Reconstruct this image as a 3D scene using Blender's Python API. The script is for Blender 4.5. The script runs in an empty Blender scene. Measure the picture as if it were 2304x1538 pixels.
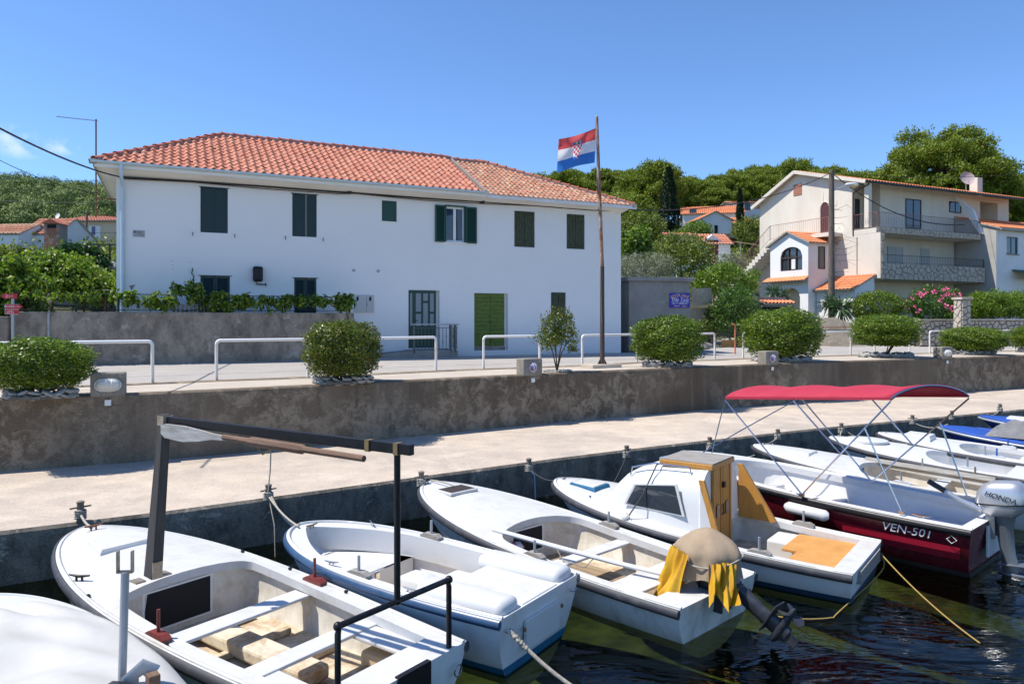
import bpy, bmesh, math, random
import numpy as np
from mathutils import Vector, Matrix
R = math.radians
random.seed(7)
RNG = np.random.default_rng(11)
scene = bpy.context.scene
COL = scene.collection
# ------------------------------------------------------------------ camera
F, CXP, CYP, CZ = 1640.0, 1152.0, 720.0, 3.4        # focal length and horizon of the photograph, eye height over the water
cam_d = bpy.data.cameras.new('camera'); cam = bpy.data.objects.new('camera', cam_d); COL.objects.link(cam)
cam.location = (0, 0, CZ); cam.rotation_euler = (R(90), 0, 0)
cam_d.sensor_width = 36; cam_d.lens = F/2304*36; cam_d.shift_y = -(769-CYP)/2304
cam_d.clip_start = 0.1; cam_d.clip_end = 3000
scene.camera = cam
# ------------------------------------------------------------------ world, sun, exposure
SUN_DIR = Vector((0.60, 0.05, -1.0)).normalized()   # the way the light travels
SUN_EL = math.asin(-SUN_DIR.z)
w = bpy.data.worlds.new('World'); scene.world = w; w.use_nodes = True
nt = w.node_tree; nt.nodes.clear()
sky = nt.nodes.new('ShaderNodeTexSky'); sky.sky_type = 'NISHITA'; sky.sun_disc = False
sky.sun_elevation = SUN_EL; sky.sun_rotation = math.atan2(-SUN_DIR.x, -SUN_DIR.y)
sky.air_density = 0.85; sky.dust_density = 0.0; sky.ozone_density = 10.0; sky.altitude = 0
bg = nt.nodes.new('ShaderNodeBackground'); bg.inputs[1].default_value = 0.15
out = nt.nodes.new('ShaderNodeOutputWorld')
def cloud(col, px, py, rad, seed):                  # small wisps of cloud low over the hills
    d = Vector(((px-CXP)/F, 1.0, (CYP-py)/F)).normalized(); tc = nt.nodes.new('ShaderNodeTexCoord'); vm = nt.nodes.new('ShaderNodeVectorMath'); vm.operation = 'SUBTRACT'; vm.inputs[1].default_value = d
    sc = nt.nodes.new('ShaderNodeVectorMath'); sc.operation = 'MULTIPLY'; sc.inputs[1].default_value = (1, 1, 2.2); ln = nt.nodes.new('ShaderNodeVectorMath'); ln.operation = 'LENGTH'
    nt.links.new(tc.outputs['Generated'], vm.inputs[0]); nt.links.new(vm.outputs[0], sc.inputs[0]); nt.links.new(sc.outputs[0], ln.inputs[0])
    mr = nt.nodes.new('ShaderNodeMapRange'); mr.inputs[1].default_value = rad; mr.inputs[2].default_value = rad*.1; nt.links.new(ln.outputs['Value'], mr.inputs[0])
    nz = nt.nodes.new('ShaderNodeTexNoise'); nz.inputs['Scale'].default_value = 42; nz.inputs['Detail'].default_value = 6; nt.links.new(vm.outputs[0], nz.inputs['Vector'])
    rp = nt.nodes.new('ShaderNodeMapRange'); rp.inputs[1].default_value = .42; rp.inputs[2].default_value = .72; nt.links.new(nz.outputs[0], rp.inputs[0])
    ml = nt.nodes.new('ShaderNodeMath'); ml.operation = 'MULTIPLY'; nt.links.new(mr.outputs[0], ml.inputs[0]); nt.links.new(rp.outputs[0], ml.inputs[1])
    mx = nt.nodes.new('ShaderNodeMix'); mx.data_type = 'RGBA'; nt.links.new(ml.outputs[0], mx.inputs[0]); nt.links.new(col, mx.inputs[6]); mx.inputs[7].default_value = (4.6, 5.0, 5.6, 1); return mx.outputs[2]
cc = cloud(cloud(cloud(sky.outputs[0], 45, 328, .035, 1), 20, 303, .03, 2), 142, 330, .024, 3)
nt.links.new(cc, bg.inputs[0]); nt.links.new(bg.outputs[0], out.inputs[0])
sl = bpy.data.lights.new('sun', 'SUN'); sl.energy = 4.4; sl.angle = R(0.53); sl.color = (1.0, 0.95, 0.87)
so = bpy.data.objects.new('sun', sl); COL.objects.link(so)
so.rotation_euler = SUN_DIR.to_track_quat('-Z', 'Y').to_euler()
scene.view_settings.view_transform = 'Standard'; scene.view_settings.look = 'None'
scene.view_settings.exposure = 0.5; scene.view_settings.gamma = 1.0; scene.view_settings.use_curve_mapping = False
scene.cycles.max_bounces = 6; scene.cycles.transparent_max_bounces = 8
scene.cycles.caustics_reflective = False; scene.cycles.caustics_refractive = False
scene.cycles.use_denoising = True

# ------------------------------------------------------------------ pixel helpers (measure the photograph)
def ray(px, py): return Vector(((px-CXP)/F, 1.0, (CYP-py)/F))
def at(px, py, z):
    d = ray(px, py); t = (z-CZ)/d.z
    return Vector((d.x*t, t, z))
def atd(px, py, D):
    d = ray(px, py); return Vector((d.x*D, D, CZ+d.z*D))
class Frame:
    'a local frame: x along a front, y to the back, z up'
    def __init__(s, origin, ang):
        s.o = Vector((origin[0], origin[1], 0)); s.a = ang
        s.x = Vector((math.cos(ang), math.sin(ang), 0)); s.y = Vector((-math.sin(ang), math.cos(ang), 0))
    def px(s, px, py, y=0.0):
        d = ray(px, py); p0 = s.o+s.y*y-Vector((0, 0, CZ))*0
        t = (p0-Vector((0, 0, 0))).dot(s.y)/d.dot(s.y)
        P = d*t+Vector((0, 0, CZ)); q = P-s.o
        return q.dot(s.x), P.z
    def pxs(s, px, py, x=0.0):
        d = ray(px, py); p0 = s.o+s.x*x; t = p0.dot(s.x)/d.dot(s.x)
        P = d*t+Vector((0, 0, CZ)); q = P-s.o
        return q.dot(s.y), P.z
    def w(s, x, y, z=0): return s.o+s.x*x+s.y*y+Vector((0, 0, z))

# ------------------------------------------------------------------ mesh helpers
class MB:
    def __init__(s): s.v = []; s.f = []
    def add(s, vs, fs):
        o = len(s.v); s.v += [tuple(p) for p in vs]; s.f += [tuple(i+o for i in q) for q in fs]; return s
    def box(s, x0, x1, y0, y1, z0, z1, M=None, bev=0.0):
        x0, x1 = min(x0, x1), max(x0, x1); y0, y1 = min(y0, y1), max(y0, y1); z0, z1 = min(z0, z1), max(z0, z1)
        if bev > 0:
            b = min(bev, abs(x1-x0)/2.01, abs(y1-y0)/2.01, abs(z1-z0)/2.01)
            bm = bmesh.new(); bmesh.ops.create_cube(bm, size=1)
            for v in bm.verts: v.co = Vector(((x0+x1)/2+v.co.x*(x1-x0), (y0+y1)/2+v.co.y*(y1-y0), (z0+z1)/2+v.co.z*(z1-z0)))
            bmesh.ops.bevel(bm, geom=list(bm.edges), offset=b, segments=2, affect='EDGES', profile=0.5)
            bm.verts.index_update()
            vs = [v.co.copy() for v in bm.verts]; fs = [[v.index for v in f.verts] for f in bm.faces]; bm.free()
        else:
            vs = [Vector(c) for c in ((x0,y0,z0),(x1,y0,z0),(x1,y1,z0),(x0,y1,z0),(x0,y0,z1),(x1,y0,z1),(x1,y1,z1),(x0,y1,z1))]
            fs = [(0,3,2,1),(4,5,6,7),(0,1,5,4),(1,2,6,5),(2,3,7,6),(3,0,4,7)]
        if M is not None: vs = [M@v for v in vs]
        return s.add(vs, fs)
    def bar(s, a, b, wd, ht, bev=0.0, up=(0,0,1)):
        'rectangular bar from a to b'
        a = Vector(a); b = Vector(b); d = (b-a); L = d.length; d.normalize(); u = Vector(up)
        if abs(d.dot(u)) > .98: u = Vector((0, 1, 0))
        sd = d.cross(u).normalized(); u = sd.cross(d)
        M = Matrix((( d.x, sd.x, u.x, a.x), (d.y, sd.y, u.y, a.y), (d.z, sd.z, u.z, a.z), (0,0,0,1)))
        return s.box(0, L, -wd/2, wd/2, -ht/2, ht/2, M, bev)
    def tube(s, pts, r, n=8, closed=False, cap=True, sy=1.0):
        P = [Vector(p) for p in pts]; m = len(P); rs = r if hasattr(r, '__len__') else [r]*m
        T = []
        for i in range(m):
            a = P[i-1] if (i > 0 or closed) else P[i]; b = P[(i+1) % m] if (i < m-1 or closed) else P[i]
            t = (b-a); T.append(t.normalized() if t.length > 1e-9 else Vector((0,0,1)))
        u = Vector((0,0,1)) if abs(T[0].z) < .9 else Vector((1,0,0))
        u = (u-T[0]*u.dot(T[0])).normalized(); vs = []
        for i in range(m):
            u = (u-T[i]*u.dot(T[i])); u = u.normalized() if u.length > 1e-6 else Vector((0,1,0))
            w_ = T[i].cross(u)
            for k in range(n):
                a = 2*math.pi*k/n; vs.append(P[i]+u*(rs[i]*math.cos(a)*sy)+w_*(rs[i]*math.sin(a)))
        fs = []
        for i in range(m if closed else m-1):
            j = (i+1) % m
            for k in range(n): fs.append((i*n+k, i*n+(k+1)%n, j*n+(k+1)%n, j*n+k))
        if cap and not closed: fs.append(tuple(reversed(range(n)))); fs.append(tuple((m-1)*n+k for k in range(n)))
        return s.add(vs, fs)
    def prism(s, poly, axis, a, b):
        'extrude a 2-D outline; axis y: outline (x,z); axis x: (y,z); axis z: (x,y)'
        def mk(p, c): return {'y': (p[0], c, p[1]), 'x': (c, p[0], p[1]), 'z': (p[0], p[1], c)}[axis]
        n = len(poly); vs = [mk(p, a) for p in poly]+[mk(p, b) for p in poly]
        return s.add(vs, [tuple(range(n)), tuple(reversed(range(n, 2*n)))]+[(i, n+i, n+(i+1)%n, (i+1)%n) for i in range(n)])
    def grid(s, fn, nu, nv, u0=0, u1=1, v0=0, v1=1):
        vs = [fn(u0+(u1-u0)*i/nu, v0+(v1-v0)*j/nv) for i in range(nu+1) for j in range(nv+1)]
        return s.add(vs, [(i*(nv+1)+j, (i+1)*(nv+1)+j, (i+1)*(nv+1)+j+1, i*(nv+1)+j+1) for i in range(nu) for j in range(nv)])
    def lathe(s, prof, n=16, c=(0,0,0), cap=True):
        vs = [(c[0]+r*math.cos(2*math.pi*k/n), c[1]+r*math.sin(2*math.pi*k/n), c[2]+z) for r, z in prof for k in range(n)]
        m = len(prof); fs = [(i*n+k, i*n+(k+1)%n, (i+1)*n+(k+1)%n, (i+1)*n+k) for i in range(m-1) for k in range(n)]
        if cap: fs += [tuple(reversed(range(n))), tuple((m-1)*n+k for k in range(n))]
        return s.add(vs, fs)
    def ball(s, c, rx, ry, rz, n=10, m=6, jit=0.0):
        vs = []; 
        for i in range(m+1):
            th = math.pi*i/m
            for k in range(n):
                a = 2*math.pi*k/n; j = 1+random.uniform(-jit, jit)
                vs.append((c[0]+rx*j*math.sin(th)*math.cos(a), c[1]+ry*j*math.sin(th)*math.sin(a), c[2]+rz*math.cos(th)*j))
        return s.add(vs, [(i*n+k, (i+1)*n+k, (i+1)*n+(k+1)%n, i*n+(k+1)%n) for i in range(m) for k in range(n)])
    def mesh(s, name='m'):
        me = bpy.data.meshes.new(name); me.from_pydata(s.v, [], s.f); 
        bm = bmesh.new(); bm.from_mesh(me); bmesh.ops.remove_doubles(bm, verts=bm.verts, dist=1e-6); bmesh.ops.recalc_face_normals(bm, faces=bm.faces); bm.to_mesh(me); bm.free()
        me.update(); return me
    def build(s, name, mat, parent=None, smooth=None, loc=None):
        me = s.mesh(name)
        if smooth is not None:
            me.shade_smooth(); me.set_sharp_from_angle(angle=R(smooth))
        return link(name, me, mat, parent, loc)
def link(name, me, mat, parent=None, loc=None):
    o = bpy.data.objects.new(name, me); COL.objects.link(o)
    if mat is not None and not me.materials: me.materials.append(mat)
    if parent is not None: o.parent = parent
    if loc is not None: o.location = loc
    return o
def tag(o, label=None, cat=None, group=None, kind=None):
    if label: o['label'] = label
    if cat: o['category'] = cat
    if group: o['group'] = group
    if kind: o['kind'] = kind
    return o
def thing(name, label, cat, loc=(0,0,0), rz=0.0, group=None):
    o = bpy.data.objects.new(name, None); COL.objects.link(o); o.location = loc; o.rotation_euler = (0, 0, rz); o.empty_display_size = .2
    return tag(o, label, cat, group)
def structure(name, mb, mat, smooth=None): return tag(mb.build(name, mat, None, smooth), kind='structure')
def copy_tree(o, parent=None, kids=None):
    if kids is None:
        kids = {}
        for q in COL.objects:
            if q.parent: kids.setdefault(q.parent, []).append(q)
    c = o.copy(); COL.objects.link(c); c.parent = parent
    for ch in kids.get(o, []): copy_tree(ch, c, kids)
    return c
def text(name, body, mat, parent, loc, size, rot=(R(90),0,0), ext=0.002, shear=0.0, sx=1.0):
    cu = bpy.data.curves.new(name, 'FONT'); cu.body = body; cu.size = size; cu.extrude = ext; cu.align_x = 'CENTER'; cu.align_y = 'CENTER'; cu.shear = shear; cu.resolution_u = 2
    cu.materials.append(mat); t = bpy.data.objects.new(name, cu); COL.objects.link(t)
    me = bpy.data.meshes.new_from_object(t.evaluated_get(bpy.context.evaluated_depsgraph_get())); bpy.data.objects.remove(t)
    o = bpy.data.objects.new(name, me); COL.objects.link(o); o.parent = parent; o.location = loc; o.rotation_euler = rot; o.scale = (sx, 1, 1)
    return o
def arr_mesh(name, V, Fq):
    'numpy quads -> mesh'
    me = bpy.data.meshes.new(name); n = len(V); m = len(Fq)
    me.vertices.add(n); me.vertices.foreach_set('co', np.ascontiguousarray(V, dtype=np.float32).ravel())
    me.loops.add(m*4); me.loops.foreach_set('vertex_index', np.ascontiguousarray(Fq, dtype=np.int32).ravel())
    me.polygons.add(m); me.polygons.foreach_set('loop_start', np.arange(0, m*4, 4, dtype=np.int32))
    me.update(calc_edges=True); return me
def unit(a): return a/np.maximum(np.linalg.norm(a, axis=1, keepdims=True), 1e-9)
def leaves(P, out, ln, wd, spread=0.8, up=0.0, rng=RNG, droop=0.0, face=.6):
    'leaf blades (folded quads) at points P, pointing roughly along out'
    n = len(P); d = unit(out+spread*rng.normal(size=(n,3))+np.array([0,0,up])); s = unit(np.cross(d, rng.normal(size=(n,3)))); nf = unit(out+.35*rng.normal(size=(n,3))); d2 = unit(np.cross(nf, rng.normal(size=(n,3)))); mk = rng.random((n,1)) < face
    d = np.where(mk, d2, d); s = np.where(mk, np.cross(nf, d2), s)
    L = ln*rng.uniform(.65, 1.25, (n,1)); W = wd*rng.uniform(.7, 1.2, (n,1)); nn = np.cross(d, s)
    mid = P+d*L*.5
    V = np.stack([P, mid+s*W*.5+nn*W*.15, P+d*L-np.array([0,0,1])*droop*L, mid-s*W*.5+nn*W*.15], axis=1).reshape(-1,3)
    return V, np.arange(4*n).reshape(n,4)
def join_arr(parts):
    V = []; Fq = []; o = 0
    for v, f in parts: V.append(v); Fq.append(f+o); o += len(v)
    return np.concatenate(V), np.concatenate(Fq)

# ------------------------------------------------------------------ materials
MATS = {}
def nmat(name):
    m = bpy.data.materials.new(name); m.use_nodes = True; nt = m.node_tree; b = nt.nodes['Principled BSDF']; MATS[name] = m
    return m, nt, b
def nd(nt, typ, **kw):
    n = nt.nodes.new(typ)
    for k, v in kw.items(): setattr(n, k, v)
    return n
def ramp(nt, fac, stops, interp='LINEAR'):
    r = nt.nodes.new('ShaderNodeValToRGB'); cr = r.color_ramp; cr.interpolation = interp
    while len(cr.elements) < len(stops): cr.elements.new(.5)
    for e, (p, c) in zip(cr.elements, stops): e.position = p; e.color = (*c, 1) if len(c) == 3 else c
    nt.links.new(fac, r.inputs[0]); return r.outputs[0]
def noise(nt, vec, scale, detail=5, rough=.6, dist=0.0):
    n = nt.nodes.new('ShaderNodeTexNoise'); n.inputs['Scale'].default_value = scale; n.inputs['Detail'].default_value = detail; n.inputs['Roughness'].default_value = rough; n.inputs['Distortion'].default_value = dist
    if vec is not None: nt.links.new(vec, n.inputs['Vector'])
    return n.outputs[0]
def mapping(nt, scale=(1,1,1), coord='Object', loc=(0,0,0)):
    t = nt.nodes.new('ShaderNodeTexCoord'); mp = nt.nodes.new('ShaderNodeMapping'); mp.inputs['Scale'].default_value = scale; mp.inputs['Location'].default_value = loc
    nt.links.new(t.outputs[coord], mp.inputs[0]); return mp.outputs[0]
def mix(nt, fac, a, b, mode='MIX'):
    m = nt.nodes.new('ShaderNodeMix'); m.data_type = 'RGBA'; m.blend_type = mode
    for i, x in ((0, fac), (6, a), (7, b)):
        if isinstance(x, (int, float)): m.inputs[i].default_value = x
        elif isinstance(x, tuple): m.inputs[i].default_value = (*x, 1)
        else: nt.links.new(x, m.inputs[i])
    return m.outputs[2]
def bump(nt, b, h, strength=.3, dist=.01):
    n = nt.nodes.new('ShaderNodeBump'); n.inputs['Strength'].default_value = strength; n.inputs['Distance'].default_value = dist
    nt.links.new(h, n.inputs['Height']); nt.links.new(n.outputs[0], b.inputs['Normal'])
def math_(nt, op, a, b=None):
    m = nt.nodes.new('ShaderNodeMath'); m.operation = op
    for i, x in enumerate((a, b)):
        if x is None: continue
        if isinstance(x, (int, float)): m.inputs[i].default_value = x
        else: nt.links.new(x, m.inputs[i])
    return m.outputs[0]
def simple(name, c, rough=.5, metal=0.0, c2=None, scale=6.0, lo=.35, hi=.7, bmp=0.0, bs=40.0, spec=.5, stretch=(1,1,1), coat=0.0):
    m, nt, b = nmat(name); b.inputs['Roughness'].default_value = rough; b.inputs['Metallic'].default_value = metal; b.inputs['Specular IOR Level'].default_value = spec
    b.inputs['Base Color'].default_value = (*c, 1)
    if coat: b.inputs['Coat Weight'].default_value = coat; b.inputs['Coat Roughness'].default_value = .08
    v = mapping(nt, stretch)
    if c2 is not None:
        n = noise(nt, v, scale, 6, .65); nt.links.new(ramp(nt, n, [(lo, c), (hi, c2)]), b.inputs['Base Color'])
        rr = math_(nt, 'MULTIPLY_ADD', n, .25); rr.node.inputs[2].default_value = max(0, rough-.12); nt.links.new(rr, b.inputs['Roughness'])
    if bmp: bump(nt, b, noise(nt, v, bs, 4, .6), bmp, .01)
    return m
def foliage(name, cols, rough=.5, trans=.3, scale=1.2, rnd=.65):
    'per-leaf colour from the cols ramp, plus slow drift through the plant'
    m, nt, b = nmat(name); g = nd(nt, 'ShaderNodeNewGeometry'); n = noise(nt, mapping(nt), scale, 2)
    f = math_(nt, 'ADD', math_(nt, 'MULTIPLY', g.outputs['Random Per Island'], rnd), math_(nt, 'MULTIPLY', n, 1.1-rnd))
    k = len(cols); c = ramp(nt, f, [(.12+.76*i/(k-1), x) for i, x in enumerate(cols)])
    nt.links.new(c, b.inputs['Base Color']); b.inputs['Roughness'].default_value = rough; b.inputs['Specular IOR Level'].default_value = .35
    t = nd(nt, 'ShaderNodeBsdfTranslucent'); nt.links.new(mix(nt, 1.0, c, (1.5, 1.7, .5), 'MULTIPLY'), t.inputs[0])
    ms = nd(nt, 'ShaderNodeMixShader'); ms.inputs[0].default_value = trans
    nt.links.new(b.outputs[0], ms.inputs[1]); nt.links.new(t.outputs[0], ms.inputs[2]); nt.links.new(ms.outputs[0], nt.nodes['Material Output'].inputs[0])
    return m
def concrete(name, base, dark, light, streak=.5, blotch=.5, stretch=(1,1,.25), bm=.35, seed=0.0, sc=1.0, th=(.42,.62), fine=.25):
    m, nt, b = nmat(name); v = mapping(nt, loc=(seed, seed*.7, 0)); vs = mapping(nt, (stretch[0], stretch[1], stretch[2]), loc=(seed, 0, seed))
    c = mix(nt, ramp(nt, noise(nt, v, .9*sc, 6, .7), [(.35, (0,0,0)), (.65, (1,1,1))]), base, tuple(.5*(x+y) for x, y in zip(base, dark)))
    st = ramp(nt, noise(nt, vs, 2.6*sc, 6, .7, .2), [(.42, (0,0,0)), (.68, (1,1,1))]); c = mix(nt, math_(nt, 'MULTIPLY', st, streak), c, dark)
    bl = ramp(nt, noise(nt, v, 1.7*sc, 9, .72, .4), [(th[0]+.12, (0,0,0)), (th[1], (1,1,1))]); c = mix(nt, math_(nt, 'MULTIPLY', bl, blotch), c, light)
    fn = noise(nt, v, 38, 4, .7); c = mix(nt, fine, c, ramp(nt, fn, [(.3, (.05,.05,.05)), (.72, (.95,.95,.95))]), 'SOFT_LIGHT')
    nt.links.new(c, b.inputs['Base Color']); b.inputs['Roughness'].default_value = .9; b.inputs['Specular IOR Level'].default_value = .25
    bump(nt, b, math_(nt, 'ADD', fn, math_(nt, 'MULTIPLY', bl, 1.2)), bm, .012); return m
# ------------------------------------------------------------------ palette
M = {}
M['water'] = None
def water_mat():
    m, nt, b = nmat('water'); nt.nodes.remove(b); o = nt.nodes['Material Output']
    v = mapping(nt, (1.0, 2.2, 1)); h = math_(nt, 'ADD', noise(nt, v, .75, 3, .5, .8), math_(nt, 'MULTIPLY', noise(nt, v, 5.0, 2, .5, .3), .10))
    bp = nd(nt, 'ShaderNodeBump'); bp.inputs['Strength'].default_value = .55; bp.inputs['Distance'].default_value = .11; nt.links.new(h, bp.inputs['Height'])
    gl = nd(nt, 'ShaderNodeBsdfGlossy'); gl.inputs['Roughness'].default_value = .015; nt.links.new(bp.outputs[0], gl.inputs['Normal'])
    tr = nd(nt, 'ShaderNodeBsdfTransparent'); tr.inputs[0].default_value = (.42, .52, .36, 1)
    fr = nd(nt, 'ShaderNodeFresnel'); fr.inputs['IOR'].default_value = 1.36; nt.links.new(bp.outputs[0], fr.inputs['Normal'])
    ms = nd(nt, 'ShaderNodeMixShader'); nt.links.new(fr.outputs[0], ms.inputs[0]); nt.links.new(tr.outputs[0], ms.inputs[1]); nt.links.new(gl.outputs[0], ms.inputs[2])
    nt.links.new(ms.outputs[0], o.inputs[0]); return m
M['water'] = water_mat()
M['seabed'] = simple('seabed', (.028,.032,.012), .95, c2=(.13,.12,.035), scale=1.6, lo=.40, hi=.64)
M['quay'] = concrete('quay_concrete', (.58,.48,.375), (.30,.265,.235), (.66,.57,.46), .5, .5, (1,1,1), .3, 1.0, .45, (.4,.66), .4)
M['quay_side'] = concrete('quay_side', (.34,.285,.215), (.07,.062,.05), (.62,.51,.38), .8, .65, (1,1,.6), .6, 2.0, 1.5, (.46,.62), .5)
def seawall_mat():
    m, nt, b = nmat('seawall'); v = mapping(nt); vs = mapping(nt, (2.2,2.2,.16)); sp = nd(nt, 'ShaderNodeSeparateXYZ'); tc = nd(nt, 'ShaderNodeTexCoord'); nt.links.new(tc.outputs['Object'], sp.inputs[0])
    c = mix(nt, ramp(nt, noise(nt, v, .22, 3, .6), [(.42, (0,0,0)), (.6, (1,1,1))]), (.13,.097,.068), (.185,.147,.108))
    st = noise(nt, vs, 1.4, 5, .65, .15); c = mix(nt, math_(nt, 'MULTIPLY', ramp(nt, st, [(.50, (0,0,0)), (.68, (1,1,1))]), .75), c, (.10,.08,.058)); c = mix(nt, math_(nt, 'MULTIPLY', ramp(nt, st, [(.27, (1,1,1)), (.42, (0,0,0))]), .6), c, (.28,.235,.175))
    ms = ramp(nt, noise(nt, v, .35, 2, .5), [(.40, (0,0,0)), (.54, (1,1,1))]); bl = ramp(nt, math_(nt, 'ADD', noise(nt, v, 3.0, 10, .75, .5), math_(nt, 'MULTIPLY', sp.outputs[2], -.06)), [(.38, (0,0,0)), (.49, (1,1,1))])
    c = mix(nt, math_(nt, 'MULTIPLY', math_(nt, 'MULTIPLY', bl, ms), .85), c, (.31,.255,.185)); sk = ramp(nt, noise(nt, v, 9.0, 6, .8, .3), [(.62, (0,0,0)), (.68, (1,1,1))]); c = mix(nt, math_(nt, 'MULTIPLY', sk, .5), c, (.36,.30,.22))
    fn = noise(nt, v, 55, 4, .75); c = mix(nt, .5, c, ramp(nt, fn, [(.3, (.05,.05,.05)), (.72, (.95,.95,.95))]), 'SOFT_LIGHT')
    nt.links.new(c, b.inputs['Base Color']); b.inputs['Roughness'].default_value = .92; b.inputs['Specular IOR Level'].default_value = .2; bump(nt, b, math_(nt, 'ADD', fn, math_(nt, 'MULTIPLY', bl, .8)), .5, .012); return m
M['seawall'] = seawall_mat()
M['promenade'] = concrete('promenade', (.52,.45,.37), (.34,.30,.25), (.62,.56,.48), .3, .5, (1,1,1), .25, 3.0, .7, (.4,.66), .3)
M['road'] = concrete('road', (.40,.37,.335), (.31,.285,.26), (.46,.425,.385), .25, .4, (1,1,1), .2, 4.0, .5, (.4,.66), .35)
M['dirt'] = concrete('dirt_edge', (.27,.21,.145), (.12,.09,.06), (.46,.39,.3), .5, .6, (1,1,1), .6, 8.0, 2.2, (.4,.6), .5)
M['terrain'] = concrete('terrain', (.07,.07,.035), (.035,.04,.018), (.15,.13,.08), .5, .5, (1,1,1), .5, 6.0, .12, (.4,.6), .3)
M['gardenwall'] = concrete('garden_wall', (.37,.315,.25), (.10,.085,.068), (.50,.44,.36), .85, .55, (1,1,.6), .35, 9.0, 1.1, (.45,.62), .35)
M['pillar'] = concrete('lamp_pillar', (.30,.275,.235), (.14,.125,.10), (.42,.39,.34), .5, .5, (1,1,.5), .4, 12.0, 2.0, (.42,.6), .35)
M['hut'] = concrete('hut_concrete', (.30,.285,.265), (.17,.16,.15), (.36,.345,.32), .4, .4, (1,1,.4), .2, 15.0, 1.0, (.45,.65), .25)
M['oldstone'] = concrete('old_stonework', (.46,.39,.29), (.22,.19,.15), (.55,.49,.39), .5, .5, (1,1,.7), .6, 17.0, 2.0, (.42,.6), .4)
M['plaster'] = simple('white_plaster', (.83,.815,.79), .85, c2=(.79,.78,.762), scale=.6, bmp=.12, bs=30)
M['soffit'] = simple('cream_soffit', (.88,.84,.77), .85, c2=(.83,.79,.72), scale=1.5)
M['cream'] = simple('cream_render', (.70,.64,.54), .9, c2=(.58,.51,.42), scale=.55, lo=.4, hi=.75, bmp=.2, bs=22, stretch=(1,1,.4))
M['cream_white'] = simple('white_render_far', (.78,.77,.74), .9, c2=(.66,.64,.6), scale=.5, lo=.45, hi=.8)
M['greyrender'] = simple('grey_render', (.45,.425,.38), .9, c2=(.36,.34,.305), scale=.8, bmp=.2, bs=20)
M['beige'] = simple('beige_render', (.62,.5,.33), .9, c2=(.55,.44,.3), scale=.5)
def tile_mat(name, cols, dirt):
    m, nt, b = nmat(name); oi = nd(nt, 'ShaderNodeObjectInfo'); g = nd(nt, 'ShaderNodeNewGeometry')
    rnd = math_(nt, 'FRACT', math_(nt, 'ADD', oi.outputs['Random'], g.outputs['Random Per Island']))
    c = ramp(nt, rnd, [(i/(len(cols)-1), x) for i, x in enumerate(cols)])
    tc = nd(nt, 'ShaderNodeNewGeometry'); n = noise(nt, tc.outputs['Position'], 3.5, 6, .7)
    c = mix(nt, ramp(nt, n, [(.45, (0,0,0)), (.72, (dirt,)*3)]), c, (.12,.085,.06))
    nt.links.new(c, b.inputs['Base Color']); b.inputs['Roughness'].default_value = .75; b.inputs['Specular IOR Level'].default_value = .3
    bump(nt, b, noise(nt, tc.outputs['Position'], 60, 3), .15, .005); return m
M['tile'] = tile_mat('clay_tile', [(.50,.185,.115), (.55,.23,.145), (.46,.16,.10), (.53,.24,.16)], .3)
M['tile_old'] = tile_mat('weathered_clay_tile', [(.46,.17,.10), (.53,.25,.14), (.40,.14,.08), (.56,.34,.21), (.47,.19,.11)], .75)
M['tile_orange'] = tile_mat('orange_clay_tile', [(.66,.22,.09), (.70,.27,.12), (.58,.18,.08)], .35)
M['ridge'] = tile_mat('ridge_tile', [(.40,.115,.065), (.46,.14,.08), (.37,.10,.06)], .3)
M['mortar'] = simple('mortar', (.33,.27,.24), .95, c2=(.24,.2,.18), scale=4, bmp=.4, bs=25)
M['zinc'] = simple('zinc_gutter', (.52,.66,.76), .4, .15, c2=(.45,.59,.70), scale=3)
M['white_paint'] = simple('white_paint', (.80,.80,.79), .45, c2=(.72,.71,.69), scale=3)
M['rail_paint'] = simple('white_rail_paint', (.80,.79,.77), .4, c2=(.42,.22,.09), scale=5.5, lo=.66, hi=.74)
M['rail_post'] = simple('rusty_rail_post', (.78,.75,.70), .45, c2=(.40,.20,.07), scale=7, lo=.5, hi=.68, stretch=(1,1,.35))
M['shutter'] = simple('dark_green_shutter', (.004,.022,.024), .5, c2=(.006,.03,.032), scale=4, bmp=.1, bs=50)
M['shutter_new'] = simple('green_shutter', (.004,.045,.032), .45, c2=(.006,.055,.04), scale=4)
M['shutter_old'] = simple('weathered_green_boards', (.075,.095,.045), .85, c2=(.035,.035,.03), scale=9, lo=.42, hi=.6, bmp=.5, bs=30, stretch=(6,6,.7))
M['garage_green'] = simple('weathered_green_planks', (.115,.17,.025), .8, c2=(.05,.05,.03), scale=8, lo=.5, hi=.68, bmp=.4, bs=30, stretch=(.8,.8,5))
M['dark'] = simple('dark_interior', (.012,.012,.013), .9)
M['black'] = simple('black_plastic', (.012,.012,.014), .45, c2=(.022,.022,.024), scale=12)
M['black_paint'] = simple('black_paint', (.006,.006,.008), .4, c2=(.012,.012,.014), scale=15, spec=.3)
M['rubber'] = simple('dark_rubber', (.035,.037,.045), .6, c2=(.09,.09,.10), scale=7, lo=.5, hi=.8)
M['grey_metal'] = simple('grey_metal', (.36,.39,.42), .45, .3, c2=(.3,.32,.34), scale=5)
M['box_grey'] = simple('meter_box_grey', (.50,.49,.47), .6)
M['rust'] = simple('rusty_iron', (.28,.11,.045), .9, c2=(.09,.045,.03), scale=14, bmp=.4, bs=60)
M['iron_dark'] = simple('dark_iron', (.05,.04,.038), .7, c2=(.13,.07,.045), scale=16, lo=.45, hi=.7, bmp=.3, bs=60)
M['bollard'] = simple('weathered_iron', (.12,.10,.085), .8, c2=(.22,.18,.14), scale=20, bmp=.4, bs=70)
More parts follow.
